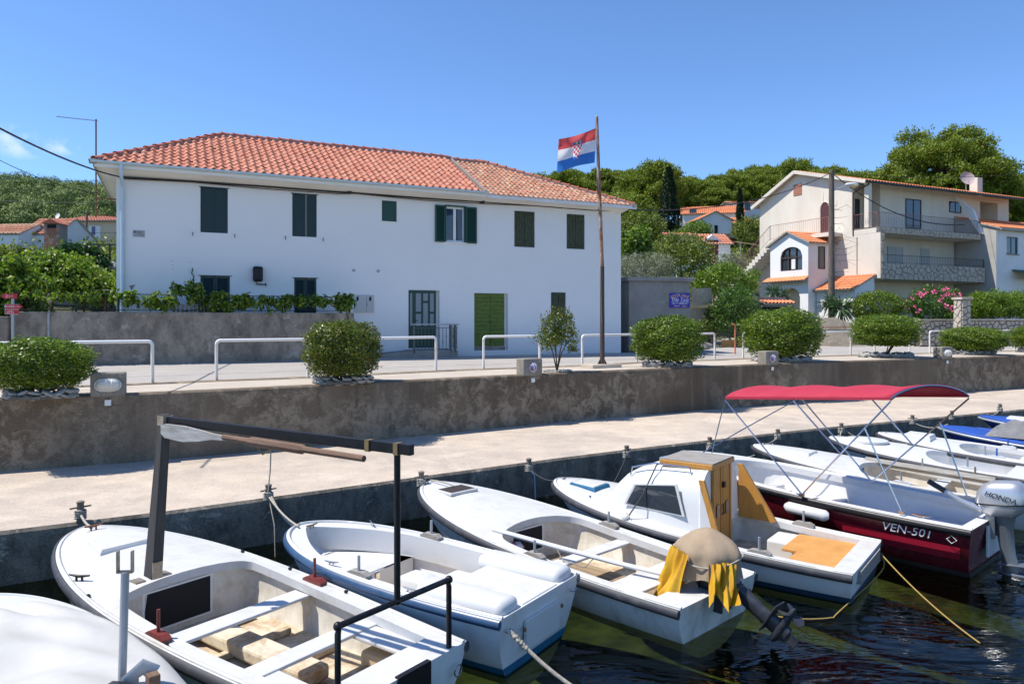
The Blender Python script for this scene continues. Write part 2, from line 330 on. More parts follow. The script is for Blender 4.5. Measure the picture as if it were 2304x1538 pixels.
M['rail_mauve'] = simple('mauve_railing', (.24,.12,.115), .6, c2=(.3,.14,.09), scale=8)
M['glass'] = None
m_, nt_, b_ = nmat('window_glass'); b_.inputs['Base Color'].default_value = (.03,.04,.05,1); b_.inputs['Roughness'].default_value = .04; b_.inputs['Specular IOR Level'].default_value = .9; M['glass'] = m_
M['chrome'] = simple('steel_tube', (.62,.62,.63), .2, 1.0)
M['bark'] = simple('bark', (.13,.095,.065), .95, c2=(.06,.045,.033), scale=9, bmp=.8, bs=25, stretch=(1,1,.3))
M['pole_wood'] = simple('weathered_pole_wood', (.17,.135,.105), .9, c2=(.085,.07,.06), scale=6, bmp=.5, bs=30, stretch=(4,4,.25))
M['wood_grey'] = simple('grey_weathered_wood', (.34,.32,.29), .85, c2=(.20,.18,.155), scale=7, bmp=.4, bs=30, stretch=(.6,5,5))
M['wire'] = simple('black_cable', (.018,.018,.02), .6)
M['stone'] = simple('rubble_stone', (.42,.41,.39), .9, c2=(.20,.195,.185), scale=5, lo=.4, hi=.68, bmp=.7, bs=18)
M['stone_cream'] = simple('cream_fieldstone', (.52,.46,.37), .9, c2=(.36,.31,.25), scale=3.5, bmp=.5, bs=14)
M['joint'] = simple('dark_joint', (.17,.145,.12), .95)
M['sign_red'] = simple('sign_red', (.44,.012,.016), .4); M['sign_blue'] = simple('sign_blue', (.010,.012,.33), .4)
M['letter_white'] = simple('letter_white', (.82,.80,.78), .5); M['letter_gold'] = simple('letter_gold', (.72,.42,.13), .5)
M['rope'] = simple('grey_rope', (.46,.42,.35), .95, c2=(.28,.25,.2), scale=40, bmp=.8, bs=120); M['rope_yellow'] = simple('yellow_rope', (.42,.28,.07), .9, c2=(.28,.19,.06), scale=30, bmp=.8, bs=120); M['rope_dark'] = simple('dark_rope', (.05,.05,.055), .9)
# foliage
M['f_hedge'] = foliage('hedge_leaves', [(.03,.06,.007), (.075,.13,.013), (.135,.205,.02), (.21,.265,.03)], .36, .28)
M['f_hedge2'] = foliage('reddish_hedge_leaves', [(.03,.055,.008), (.065,.11,.014), (.12,.16,.02), (.22,.17,.03)], .36, .22)
M['f_pine'] = foliage('pine_needles', [(.05,.08,.009), (.115,.16,.015), (.18,.225,.02), (.24,.27,.03)], .6, .22, .5, .45)
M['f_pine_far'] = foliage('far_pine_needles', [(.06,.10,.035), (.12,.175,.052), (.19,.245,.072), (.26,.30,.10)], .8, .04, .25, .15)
M['f_cypress'] = foliage('cypress_leaves', [(.006,.018,.008), (.012,.032,.011), (.02,.045,.014)], .6, .08)
M['f_vine'] = foliage('vine_leaves', [(.03,.065,.008), (.075,.14,.015), (.14,.22,.028), (.25,.30,.05)], .45, .35)
M['f_ivy'] = foliage('ivy_leaves', [(.012,.035,.01), (.022,.06,.014), (.04,.09,.02)], .3, .2)
M['f_green'] = foliage('bright_leaves', [(.04,.08,.008), (.09,.16,.016), (.15,.23,.024), (.21,.28,.03)], .4, .3)
M['f_fern'] = foliage('feathery_leaves', [(.03,.07,.016), (.06,.125,.022), (.11,.19,.034)], .45, .3)
M['f_olive'] = foliage('olive_leaves', [(.06,.075,.045), (.15,.17,.115), (.27,.29,.21), (.36,.38,.29)], .6, .15)
M['f_shrub'] = foliage('shrub_leaves', [(.06,.09,.016), (.105,.145,.024), (.16,.20,.034), (.22,.25,.045)], .5, .25)
M['f_yucca'] = foliage('yucca_blades', [(.03,.07,.03), (.07,.13,.06), (.12,.18,.09)], .4, .15)
M['f_pink'] = simple('pink_petals', (.72,.13,.25), .6)

# ------------------------------------------------------------------ the setting
def poly_ext(pts, a=40, b=60):
    p = [Vector(q) for q in pts]; d0 = (p[0]-p[1]).normalized(); d1 = (p[-1]-p[-2]).normalized()
    return [p[0]+d0*a]+p+[p[-1]+d1*b]
ZQ, ZP = 0.7, 2.0
quay_edge = poly_ext([at(x, y, ZQ) for x, y in ((0,1195),(430,1143),(850,1085),(1180,1040),(1500,1000),(1850,962),(2250,925))])
wall_base = poly_ext([at(x, y, ZQ) for x, y in ((0,1061),(350,1036),(560,1017),(925,982),(1200,955),(1500,929),(1800,905),(2304,873))])
kerb = poly_ext([at(x, y, ZP) for x, y in ((100,872),(343,862),(487,856),(693,848),(981,834),(1310,822),(1433,815),(1608,809),(1914,799),(2282,789))])
def resample(P, n):
    L = [0]
    for a, b in zip(P, P[1:]): L.append(L[-1]+(b-a).length)
    o = []
    for i in range(n):
        s = L[-1]*i/(n-1); k = max(0, min(len(P)-2, next((j for j in range(len(L)-1) if L[j+1] >= s), len(P)-2)))
        o.append(P[k].lerp(P[k+1], (s-L[k])/max(1e-9, L[k+1]-L[k])))
    return o
def strip(A, B, mb=None):
    mb = mb or MB(); n = len(A); return mb.add(A+B, [(i, i+1, n+i+1, n+i) for i in range(n-1)])
def dz(P, z): return [Vector((p.x, p.y, z)) for p in P]
def normals(P):
    o = []
    for i in range(len(P)):
        d = (P[min(i+1, len(P)-1)]-P[max(i-1, 0)]); o.append(Vector((-d.y, d.x, 0)).normalized())
    return o
QE = resample(quay_edge, 90); WB = resample(wall_base, 90); KB = resample(kerb, 90)
structure('water', MB().add([(-200,-60,0),(260,-60,0),(260,120,0),(-200,120,0)], [(0,1,2,3)]), M['water'])
structure('seabed', MB().grid(lambda u, v: (-80+200*u, -30+110*v, -1.7+.3*math.sin(u*61+v*23)*math.sin(v*47-u*19)), 80, 50), M['seabed'], 180)
# quay: top slab with a worn edge, and its side down into the water
nq = normals(QE); rr = random.Random(3)
edge = [q+n*(rr.uniform(0, .03)) for q, n in zip(QE, nq)]
mb = MB(); strip(dz(edge, ZQ), dz([w_+n*.3 for w_, n in zip(WB, normals(WB))], ZQ), mb); structure('quay', mb, M['quay'])
mb = MB(); low = [q-n*.03 for q, n in zip(QE, nq)]
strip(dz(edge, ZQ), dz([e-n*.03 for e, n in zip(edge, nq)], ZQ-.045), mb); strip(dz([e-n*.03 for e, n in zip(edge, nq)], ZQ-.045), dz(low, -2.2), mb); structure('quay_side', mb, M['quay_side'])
# seawall
nw = normals(WB); mb = MB(); c = .03
A = [dz(WB, ZQ-.1), dz(WB, ZP-c), dz([p+n*c for p, n in zip(WB, nw)], ZP), dz([p+n*.32 for p, n in zip(WB, nw)], ZP), dz([p+n*.32 for p, n in zip(WB, nw)], ZQ-.1)]
for a, b in zip(A, A[1:]): strip(a, b, mb)
sw = mb.build('seawall', M['seawall']); tag(sw, 'long stained concrete retaining wall between the quay and the promenade', 'wall')
WBT = [p+n*.322 for p, n in zip(WB, nw)]
mb = MB(); strip(dz(WBT, ZP-.004), dz(KB, ZP-.004), mb); structure('promenade', mb, M['promenade'])
KN = normals(KB)
mb = MB(); strip(dz([p-n*.28 for p, n in zip(KB, KN)], ZP+.001), dz([p+n*.1 for p, n in zip(KB, KN)], ZP+.012), mb); structure('dirt_edge', mb, M['dirt'])
# road up to the house fronts
road_far = poly_ext([Vector(p) for p in ((-16.0,18.6,2.17),(-11.0,20.6,2.17),(-4.5,23.9,2.16),(0.2,26.6,2.13),(4.6,29.2,2.10),(8.0,33.5,2.06),(12.7,38,2.05),(29,41.8,2.05))], 40, 60)
RF = resample(road_far, 90)
mb = MB(); strip([Vector((p.x, p.y, ZP+.006)) for p in [q+n*.06 for q, n in zip(KB, KN)]], RF, mb); structure('road', mb, M['road'])
mb = MB(); A_ = [q.lerp(r, .30)+Vector((0,0,.004)) for q, r in zip([Vector((p.x, p.y, ZP+.006)) for p in KB], RF)]; B_ = [q.lerp(r, .30+.10/max(.1,(r-q).length))+Vector((0,0,.004)) for q, r in zip([Vector((p.x, p.y, ZP+.006)) for p in KB], RF)]; strip(A_, B_, mb); structure('road_marking', mb, simple('worn_road_paint', (.50,.48,.45), .8, c2=(.40,.37,.335), scale=3, lo=.4, hi=.6))
# terrain behind
def prof(y, tab):
    for (a, za), (b, zb) in zip(tab, tab[1:]):
        if y <= b: t = max(0, (y-a)/(b-a)); return za+(zb-za)*t
    return tab[-1][1]
PR = [(0,1.9),(37,1.9),(43,2.3),(50,4.0),(65,7.6),(85,11),(120,18.5),(150,23),(200,29),(300,34),(600,36)]
PL = [(0,1.9),(20,1.9),(24,3.0),(32,5.0),(45,7.2),(65,9.0),(120,14),(170,25),(250,44),(330,51),(600,52)]
def hgt(x, y):
    a = min(1, max(0, (x/max(y, 1)+.45)/.35)); a = a*a*(3-2*a)
    z = prof(y, PL)*(1-a)+prof(y, PR)*a
    if y > 60: z += 1.2*math.sin(x*.05+1)*math.sin(y*.04)+min(7, max(0, (-x-120)*.06))*min(1, (y-60)/100)
    return z
GB = [p+n*3.0 for p, n in zip(WB, nw)]
def tf(u, v):
    x = -330+800*u; y0 = 0
    i = min(range(len(GB)), key=lambda k: abs(GB[k].x-x)); yb = GB[i].y if -47 < x < 70 else (GB[0].y if x < 0 else GB[-1].y+(x-70)*.4)
    y = yb+(480-yb)*(v**1.9); return (x, y, hgt(x, y))
structure('terrain', MB().grid(tf, 120, 70), M['terrain'], 180)
# ------------------------------------------------------------------ building helpers
def wall_holes(mb, x0, x1, z0, z1, holes, y=0.0, depth=.14, M4=None):
    'front wall with recessed openings (x0,x1,z0,z1 each); y grows inwards'
    xs = sorted({x0, x1, *[h[0] for h in holes], *[h[1] for h in holes]}); zs = sorted({z0, z1, *[h[2] for h in holes], *[h[3] for h in holes]})
    T = (lambda p: M4@Vector(p)) if M4 is not None else (lambda p: p)
    for a, b in zip(xs, xs[1:]):
        for c, d in zip(zs, zs[1:]):
            if any(h[0] <= (a+b)/2 <= h[1] and h[2] <= (c+d)/2 <= h[3] for h in holes): continue
            mb.add([T((a,y,c)), T((b,y,c)), T((b,y,d)), T((a,y,d))], [(0,1,2,3)])
    for a, b, c, d in holes:
        q = [(a,c),(b,c),(b,d),(a,d)]
        for (p, r) in zip(q, q[1:]+q[:1]): mb.add([T((p[0],y,p[1])), T((r[0],y,r[1])), T((r[0],y+depth,r[1])), T((p[0],y+depth,p[1]))], [(0,1,2,3)])
        mb.add([T((a,y+depth,c)), T((b,y+depth,c)), T((b,y+depth,d)), T((a,y+depth,d))], [(0,1,2,3)])
    return mb
def tile_mesh(name, wd, ln, hh, n=9):
    'one barrel-and-pan clay tile: x across, y up the slope'
    mb = MB(); P = []
    for i in range(n+1):
        u = i/n; x = (u-.5)*wd; zz = hh*max(0, math.sin(min(1, u/.62)*math.pi))**.8 if u < .62 else -.004*math.sin((u-.62)/.38*math.pi)
        P.append((x, zz))
    tilt = .030
    top = [(x, 0, z+tilt) for x, z in P]+[(x, ln, z) for x, z in P]; m = n+1
    mb.add(top+[(x, 0, z+tilt-.018) for x, z in P], [(i, i+1, m+i+1, m+i) for i in range(n)]+[(i+1, i, 2*m+i, 2*m+i+1) for i in range(n)])
    me = mb.mesh(name); me.shade_smooth(); me.set_sharp_from_angle(angle=R(50)); return me
def merged(name, me, mats, mat, parent):
    nv = len(me.vertices); co = np.empty(nv*3, dtype=np.float32); me.vertices.foreach_get('co', co); co = co.reshape(-1,3)
    quads = np.array([list(p.vertices) for p in me.polygons if len(p.vertices) == 4]); parts = []
    for m4 in mats:
        A = np.array(m4); parts.append((co@A[:3,:3].T+A[:3,3], quads))
    V, Q = join_arr(parts); k = arr_mesh(name, V, Q); k.shade_smooth(); k.set_sharp_from_angle(angle=R(50)); return link(name, k, mat, parent)
def louvre(mb, x0, x1, z0, z1, y, n):
    for i in range(n):
        z = z0+(z1-z0)*(i+.5)/n; h = (z1-z0)/n
        mb.add([(x0,y-.012,z-h*.42),(x1,y-.012,z-h*.42),(x1,y+.012,z+h*.42),(x0,y+.012,z+h*.42)], [(0,1,2,3)])
def shutter(parent, x0, x1, z0, z1, y, mat, kind='panel', n=14):
    mb = MB(); t = .035; fr = .055
    if kind == 'panel':
        mb.box(x0, x1, y, y+t, z0, z1, bev=.006)
        for a, b in ((x0, x0+fr), (x1-fr, x1)): mb.box(a, b, y-.008, y+.01, z0+.004, z1-.004)
        for a, b in ((z0, z0+fr), (z1-fr, z1), ((z0+z1)/2-fr/2, (z0+z1)/2+fr/2)): mb.box(x0+fr, x1-fr, y-.006, y+.01, a+.004, b-.004)
    elif kind == 'boards':
        k = max(2, round((x1-x0)/.11)); w_ = (x1-x0)/k
        o = None
        for i in range(k):
            q = MB().box(x0+i*w_+.004, x0+(i+1)*w_-.004, y+random.uniform(0,.006), y+t, z0+random.uniform(0,.012), z1-random.uniform(0,.008))
            if o is None: o = q.build('shutter', mat, parent)
            else: q.build('board', mat, o)
        for zz in (z0+.18, z1-.18): MB().box(x0+.02, x1-.02, y-.022, y-.001, zz-.045, zz+.045).build('batten', mat, o)
        return o
    else:
        for a, b in ((x0, x0+fr), (x1-fr, x1)): mb.box(a, b, y, y+t, z0, z1)
        for a, b in ((z0, z0+fr), (z1-fr, z1)): mb.box(x0+fr, x1-fr, y, y+t, a, b)
        mb.box(x0+fr, x1-fr, y+t*.75, y+t, z0+fr, z1-fr)
        o = mb.build('shutter', mat, parent)
        q = MB(); louvre(q, x0+fr, x1-fr, z0+fr, z1-fr, y+.012, n); q.build('slats', mat, o); return o
    return mb.build('shutter', mat, parent)

# ------------------------------------------------------------------ the white house across the road
HF = Frame((-11.67, 21.5), R(25.09))
house = thing('white_house', 'long white two-storey house with red tiled hip roof and dark green shutters', 'house', (HF.o.x, HF.o.y, 0), HF.a)
HL, HT, ZB = 17.67, 7.64, 1.9
WN = dict(w1=(2.28,3.07,6.11,7.50), w2=(5.02,5.80,6.12,7.50), w3=(7.98,8.50,6.78,7.49), w4=(10.27,11.02,6.18,7.44), w5=(12.98,13.83,6.12,7.46), w6=(15.20,16.00,6.14,7.48),
          w7=(2.28,3.13,3.35,4.77), w8=(5.08,5.79,3.35,4.77), door=(8.92,10.06,2.42,4.45), gar=(11.38,12.72,2.30,4.38), w9=(14.52,15.16,3.46,4.46))
mb = MB(); wall_holes(mb, 0, HL, ZB, HT, list(WN.values()))
mb.add([(0,0,ZB),(0,6,ZB),(0,6,HT),(0,0,HT)], [(0,1,2,3)]); mb.add([(HL,0,ZB),(HL,6,ZB),(HL,6,HT),(HL,0,HT)], [(3,2,1,0)]); mb.add([(0,6,ZB),(HL,6,ZB),(HL,6,HT),(0,6,HT)], [(0,1,2,3)])
mb.build('wall', M['plaster'], house)
MB().box(6.515, 6.53, -.006, .02, 3.3, HT).build('render_joint', M['plaster'], house)
# soffit under the eaves
ye, ze, yr, zr = -.58, 7.95, 3.0, 9.85; xl, xr, XV = -.58, 17.98, 11.55
def soff(mb, z_out, x0, x1):
    mb.add([(x0 if x0 > 0 else 0,0,HT),(x1 if x1 < HL else HL,0,HT),(x1,ye+.06,z_out),(x0,ye+.06,z_out)], [(0,1,2,3)])
mb = MB(); soff(mb, 7.84, xl+.06, xr-.06)
mb.add([(0,0,HT),(0,6,HT),(xl+.06,6.5,7.84),(xl+.06,ye+.06,7.84)], [(0,1,2,3)]); mb.add([(HL,0,HT),(HL,6,HT),(xr-.06,6.5,7.84),(xr-.06,ye+.06,7.84)], [(3,2,1,0)])
mb.build('soffit', M['soffit'], house)
MB().box(xl+.02, xl+.06, ye+.07, 6.5, 7.80, 7.96).build('fascia', M['greyrender'], house)
# roof planes (mortar bed under the tiles)
mb = MB(); e = -.05
mb.add([(xl,ye,ze+e),(xr,ye,ze+e),(13.05,yr,zr+e),(3.05,yr,zr+e),(xl,6.58,ze+e),(xr,6.58,ze+e)], [(0,1,2,3),(0,3,4),(1,5,2),(4,3,2,5)])
mb.build('roof', M['mortar'], house)
for a_, b_ in (((xl,ye,ze),(3.05,yr,zr)), ((3.05,yr,zr),(XV,yr,zr)), ((XV,yr,zr-.06),(13.05,yr,zr-.06)), ((xr,ye,ze-.06),(13.05,yr,zr-.06))): MB().bar(Vector(a_)+Vector((0,0,-.03)), Vector(b_)+Vector((0,0,-.03)), .24, .14).build('ridge_mortar', M['mortar'], house)
MB().box(xl+.065, XV+.1, ye+.0, ye+.058, 7.78, 7.97).build('fascia_board', M['soffit'], house)
pitch = math.atan2(zr-ze, yr-ye); SL = math.hypot(zr-ze, yr-ye)
def roof_tiles(x0, x1, wd, ex, lift, hip, me, skip=None):
    out = []; ncol = int((x1-x0)/wd); nrow = int(SL/ex)
    for r in range(nrow+1):
        s = r*ex-.05; y = ye+s*math.cos(pitch); z = ze+s*math.sin(pitch)+lift; f = (s+ex*.55)/SL
        if s+ex*.7 > SL: continue
        for c in range(ncol):
            x = x0+(c+.5)*wd
            if hip == 'l' and x < xl+(3.05-xl)*f+.10: continue
            if hip == 'r' and x > xr-(xr-13.05)*f-.10: continue
            out.append((Vector((x+random.uniform(-.004,.004), y+random.uniform(-.012,.012), z+random.uniform(-.003,.004))), (pitch+random.uniform(-.012,.012), random.uniform(-.02,.02), random.uniform(-.012,.012))))
    return out
def mat4(loc, rot): 
    from mathutils import Euler
    return Matrix.Translation(loc)@Euler(rot).to_matrix().to_4x4()
TM = tile_mesh('tile', .245, .41, .062); TM.materials.append(M['tile'])
L1 = roof_tiles(xl+.02, XV, .24, .338, 0.0, 'l', TM); L1.sort(key=lambda q: (HF.w(q[0].x, q[0].y)).length)
for loc, rot in L1[:300]:
    o = bpy.data.objects.new('tile', TM); COL.objects.link(o); o.parent = house; o.location = loc; o.rotation_euler = rot
tag(merged('tile_field', TM, [mat4(*q) for q in L1[300:]], M['tile'], house), kind='stuff')
TO = tile_mesh('old_tile', .205, .34, .045, 7)
L2 = roof_tiles(XV+.03, xr, .20, .27, -.07, 'r', TO)
tag(merged('weathered_tile_field', TO, [mat4(*q) for q in L2], M['tile_old'], house), 'older weathered red tiles at the right end', kind='stuff')
MB().bar((XV+.02, ye-.02, ze+.02), (XV+.02, yr, zr+.02), .07, .07).build('verge', M['mortar'], house)
RMe = MB(); n = 10
prof_ = [(.115*math.cos(math.pi*k/n), .105*math.sin(math.pi*k/n)) for k in range(n+1)]
RMe.add([(0, a, b) for a, b in prof_]+[(.44, a*.86, b*.86) for a, b in prof_], [(k, k+1, n+2+k, n+1+k) for k in range(n)])
RMe.add([(-.012, a*1.12, b*1.12) for a, b in prof_]+[(.05, a*1.12, b*1.12) for a, b in prof_]+[(0, a*.9, b*.9) for a, b in prof_], [(k, k+1, n+2+k, n+1+k) for k in range(n)]+[(k+1, k, 2*n+2+k, 2*n+3+k) for k in range(n)])
RME = RMe.mesh('ridge_tile'); RME.shade_smooth(); RME.set_sharp_from_angle(angle=R(40)); RME.materials.append(M['ridge'])
def ridge_run(a, b, step=.385, lift=.0):
    a = Vector(a); b = Vector(b); d = b-a; n = int(d.length/step)
    for i in range(n+1):
        p = a+d*(i*step/d.length)
        if (p-a).length > d.length-.1: continue
        o = bpy.data.objects.new('ridge_tile', RME); COL.objects.link(o); o.parent = house; o.location = p+Vector((0,0,lift+random.uniform(-.006,.006)))
        o.rotation_euler = (0, -math.atan2(d.z, math.hypot(d.x, d.y))+.03, math.atan2(d.y, d.x)+random.uniform(-.02,.02))
ridge_run((xl+.05, ye+.05, ze+.0), (3.05, yr, zr), lift=.03); ridge_run((3.05, yr, zr+.03), (XV, yr, zr+.03)); ridge_run((13.05, yr, zr-.04), (XV+.1, yr, zr-.04)); ridge_run((xr-.05, ye+.05, ze-.05), (13.05, yr, zr-.05), lift=.02)
# gutters
gp = [(.075*math.cos(math.pi+math.pi*k/8), .075*math.sin(math.pi+math.pi*k/8)) for k in range(9)]
mb = MB(); mb.prism([(ye-.06+a, ze+.0+b) for a, b in gp]+[(ye-.06+a*.92, ze+.0+b*.92) for a, b in reversed(gp)], 'x', xl-.03, XV+.1)
for k in range(10): x = xl+1.3*k+.3; mb.prism([(ye-.06+a*1.06, ze+b*1.06) for a, b in gp]+[(ye-.06+a*1.02, ze+b*1.02) for a, b in reversed(gp)], 'x', x, x+.03)
mb.build('gutter', M['zinc'], house, 40)
MB().box(XV+.105, xr+.04, ye-.02, ye+.08, 7.75, 7.92, bev=.01).build('fascia_board', M['white_paint'], house)
MB().tube([(.16,ye-.06,7.9),(.16,ye-.06,7.62),(.16,ye+.05,7.52),(.16,-.12,7.38),(.16,-.07,7.28),(.16,-.07,3.3)], .05, 10).build('downpipe', M['zinc'], house, 40)
# upper shutters and windows
for k, kind in (('w1','panel'), ('w2','panel')):
    a, b, c, d = WN[k]; m_ = (a+b)/2+(.03 if k == 'w2' else 0)
    shutter(house, a+.01, m_-.004, c+.01, d-.02, .03, M['shutter']); shutter(house, m_+(.055 if k == 'w2' else .004), b-.01, c+.01, d-.02, .045 if k == 'w2' else .03, M['shutter'])
    MB().box(a-.04, b+.04, -.02, .05, d, d+.02).build('lintel_drip', M['shutter'], house)
    for sx in (a-.22, b+.2): MB().tube([(sx,0,c-.02),(sx,-.06,c-.02),(sx,-.07,c-.13)], .012, 5).build('shutter_catch', M['black'], house)
a, b, c, d = WN['w3']; shutter(house, a+.01, b-.01, c+.01, d-.01, .01, M['shutter_new']); MB().box(a-.05, b+.04, -.03, .06, c-.035, c).build('window_sill', M['plaster'], house)
a, b, c, d = WN['w4']
fr = MB()
for p, q in ((a, a+.07), (b-.07, b), ((a+b)/2-.05, (a+b)/2+.05)): fr.box(p, q, .05, .11, c, d, bev=.006)
for p, q in ((c, c+.07), (d-.07, d)): fr.box(a+.07, (a+b)/2-.05, .052, .108, p, q); fr.box((a+b)/2+.05, b-.07, .052, .108, p, q)
win = fr.build('window', M['white_paint'], house); MB().box(a+.07, b-.07, .085, .09, c+.07, d-.07).build('pane', M['glass'], win)
for p, q in ((a, a+.03), (b-.03, b)): MB().box(p, q, -.05, .05, c-.02, d+.02).build('shutter_frame', M['shutter_new'], house)
MB().box(a-.03, b+.03, -.06, .03, d, d+.04).build('lintel_drip', M['shutter_new'], house)
MB().box(a-.05, b+.05, -.06, .06, c-.04, c-.001).build('window_sill', M['plaster'], house)
for p, q in ((9.88, 10.26), (11.03, 11.46)): shutter(house, p, q, c-.02, d+.02, -.06, M['shutter_new'], 'louvre', 26)
for k in ('w5', 'w6', 'w9'):
    a, b, c, d = WN[k]; m_ = (a+b)/2
    shutter(house, a+.01, m_-.005, c+.01, d-.01, .02, M['shutter_old'], 'boards'); shutter(house, m_+.005, b-.01, c+.01, d-.01, .025, M['shutter_old'], 'boards')
for k in ('w7', 'w8'):
    a, b, c, d = WN[k]; m_ = (a+b)/2
    shutter(house, a+.01, m_-.004, c, d-.02, .02, M['shutter'], 'louvre', 30); shutter(house, m_+.004, b-.01, c, d-.02, .02, M['shutter'], 'louvre', 30)
    MB().box(a-.06, b+.06, -.02, .05, d, d+.02).build('lintel_drip', M['shutter'], house)
# front door with glazed strips
a, b, c, d = WN['door']; x0, x1 = a+.02, b-.12
dr = MB().box(x0, x1, .06, .10, c+.02, d-.02); door = dr.build('door', M['shutter_new'], house)
st = MB()
for p, q in ((x0, x0+.05), (x0+.13, x0+.26), (x0+.45, x0+.53), (x0+.70, x0+.78), (x1-.08, x1)): st.box(p, q, .035, .058, c+.05, d-.04, bev=.005)
for p, q, z in ((x0+.53, x0+.70, 4.0), (x0+.27, x0+.45, 3.62), (x0+.79, x1-.08, 3.62)): st.box(p, q, .037, .058, z, z+.08, bev=.005)
st.box(x0, x1, .03, .0585, d-.11, d-.02); st.box(x0, x1, .033, .0585, c+.02, 3.2)
st.build('door_frame', M['shutter_new'], door)
frost = simple('frosted_glass', (.20,.23,.25), .35, c2=(.27,.30,.32), scale=25)
for p, q, z0, z1 in ((x0+.05, x0+.13, 3.2, d-.11), (x0+.26, x0+.45, 3.7, d-.11), (x0+.26, x0+.45, 3.2, 3.62), (x0+.53, x0+.70, 4.08, d-.11), (x0+.53, x0+.70, 3.2, 4.0), (x0+.78, x1-.08, 3.7, d-.11), (x0+.78, x1-.08, 3.2, 3.62)):
    MB().box(p, q, .045, .0595, z0, z1).build('pane', frost, door)
MB().tube([(x0+.2,.03,3.38),(x0+.2,-.02,3.38),(x0+.31,-.02,3.38)], .012, 6).build('handle', M['black'], door)
# plank garage door
a, b, c, d = WN['gar']; m_ = (a+b)/2-.02; nb = 13
for (p, q) in ((a+.01, m_-.006), (m_+.006, b-.12)):
    leaf = MB().box(p, q, .075, .10, c+.16, d-.01).build('garage_door', M['garage_green'], house)
    for i in range(nb):
        z0 = c+.16+(d-.02-c-.16)*i/nb; z1 = c+.16+(d-.02-c-.16)*(i+1)/nb
        MB().box(p+random.uniform(0,.006), q-random.uniform(0,.006), .05+random.uniform(-.004,.006), .074, z0+.006, z1-.005).build('plank', M['garage_green'], leaf)
MB().box(m_-.05, m_+.05, .03, .049, 3.3, 3.36).build('lock', M['iron_dark'], house)
MB().box(a+.02, b-.1, .02, .12, c-.1, c+.14, bev=.02).build('threshold', M['pillar'], house)
# small things fixed to the front
mbx = MB().box(7.03, 7.70, -.05, .02, 3.66, 4.25, bev=.006).build('meter_box', M['box_grey'], house)
for p, q in ((7.10,7.17), (7.53,7.60)): MB().box(p, q, -.056, -.0505, 4.05, 4.19).build('meter_window', M['dark'], mbx)
MB().box(7.44, 7.446, -.053, -.0505, 3.67, 4.24).build('door_gap', M['dark'], mbx); MB().box(7.46, 7.475, -.07, -.0505, 3.86, 3.99).build('handle', M['grey_metal'], mbx)
h = MB().box(3.80, 4.10, -.22, -.02, 4.62, 5.10, bev=.06).build('wall_heater', M['black_paint'], house); MB().tube([(3.9,-.1,4.62),(3.9,-.1,4.55),(4.12,-.1,4.53),(4.2,-.1,4.56),(4.2,0,4.5)], .018, 6).build('pipe', M['black'], h)
for x in (7.02, 7.85): MB().lathe([(.055,0),(.055,.02)], 14).build('vent_cap', M['grey_metal'], house).matrix_local = Matrix.Translation((x, .005, 5.07))@Matrix.Rotation(R(90), 4, 'X')
pq = MB().box(.43, .75, -.012, .01, 5.88, 6.08).build('wall_plaque', simple('plaque_grey', (.42,.41,.41), .7, c2=(.34,.33,.33), scale=12), house)
ink = simple('plaque_ink', (.07,.06,.07), .7)
text('lettering', 'APNO', ink, pq, (.60,-.0135,6.03), .05); text('lettering', 'KLARA', ink, pq, (.61,-.0135,5.985), .05); MB().box(.55,.66,-.0145,-.0125,5.93,5.942).build('underline', ink, pq)
MB().prism([(.695,5.955),(.705,5.955),(.705,5.935),(.72,5.935),(.70,5.905),(.68,5.935),(.695,5.935)], 'y', -.0145, -.0125).build('arrow', ink, pq); MB().box(.455,.515,-.0145,-.0125,6.0,6.045).build('emblem', ink, pq)
MB().prism([(.33,4.42),(.50,4.46),(.40,4.28)], 'y', -.004, .01).build('repair_patch', M['hut'], house)
for i, (x, z) in enumerate([(1.5,5.2),(1.5,5.08),(1.5,4.96),(1.98,5.18),(1.98,4.94)]): MB().box(x-.012, x+.012, -.012, .005, z-.012, z+.012).build('screw', M['grey_metal'], house)
MB().tube([(2.05,0,5.0),(2.06,-.03,4.93),(2.03,-.03,4.85),(2.09,-.04,4.75),(2.08,-.03,4.5),(2.14,-.02,4.2),(2.14,0,3.9)], .014, 6).build('loose_cable', M['wire'], house)
# roof aerial on its bracket at the corner
an = thing('tv_aerial', 'thin yagi television aerial on a rusty mast bracketed to the house corner', 'aerial', HF.w(-.62, 1.2, 0), HF.a)
mastm = MB().tube([(0,0,6.55),(0,0,9.55)], .022, 8).build('mast', M['rust'], an)
for z in (6.62, 7.15): MB().bar((-.04,0,z), (.66,0,z-.02), .03, .03).build('bracket', M['rust'], an)
MB().bar((.04,0,9.5), (-1.05,.1,9.53), .018, .018).build('boom', M['grey_metal'], an)
for i in range(14):
    x = -.08-.07*i; MB().tube([(x,-.10+.004*i,9.51),(x,.16-.002*i,9.56)], .004, 4).build('element', M['grey_metal'], an)
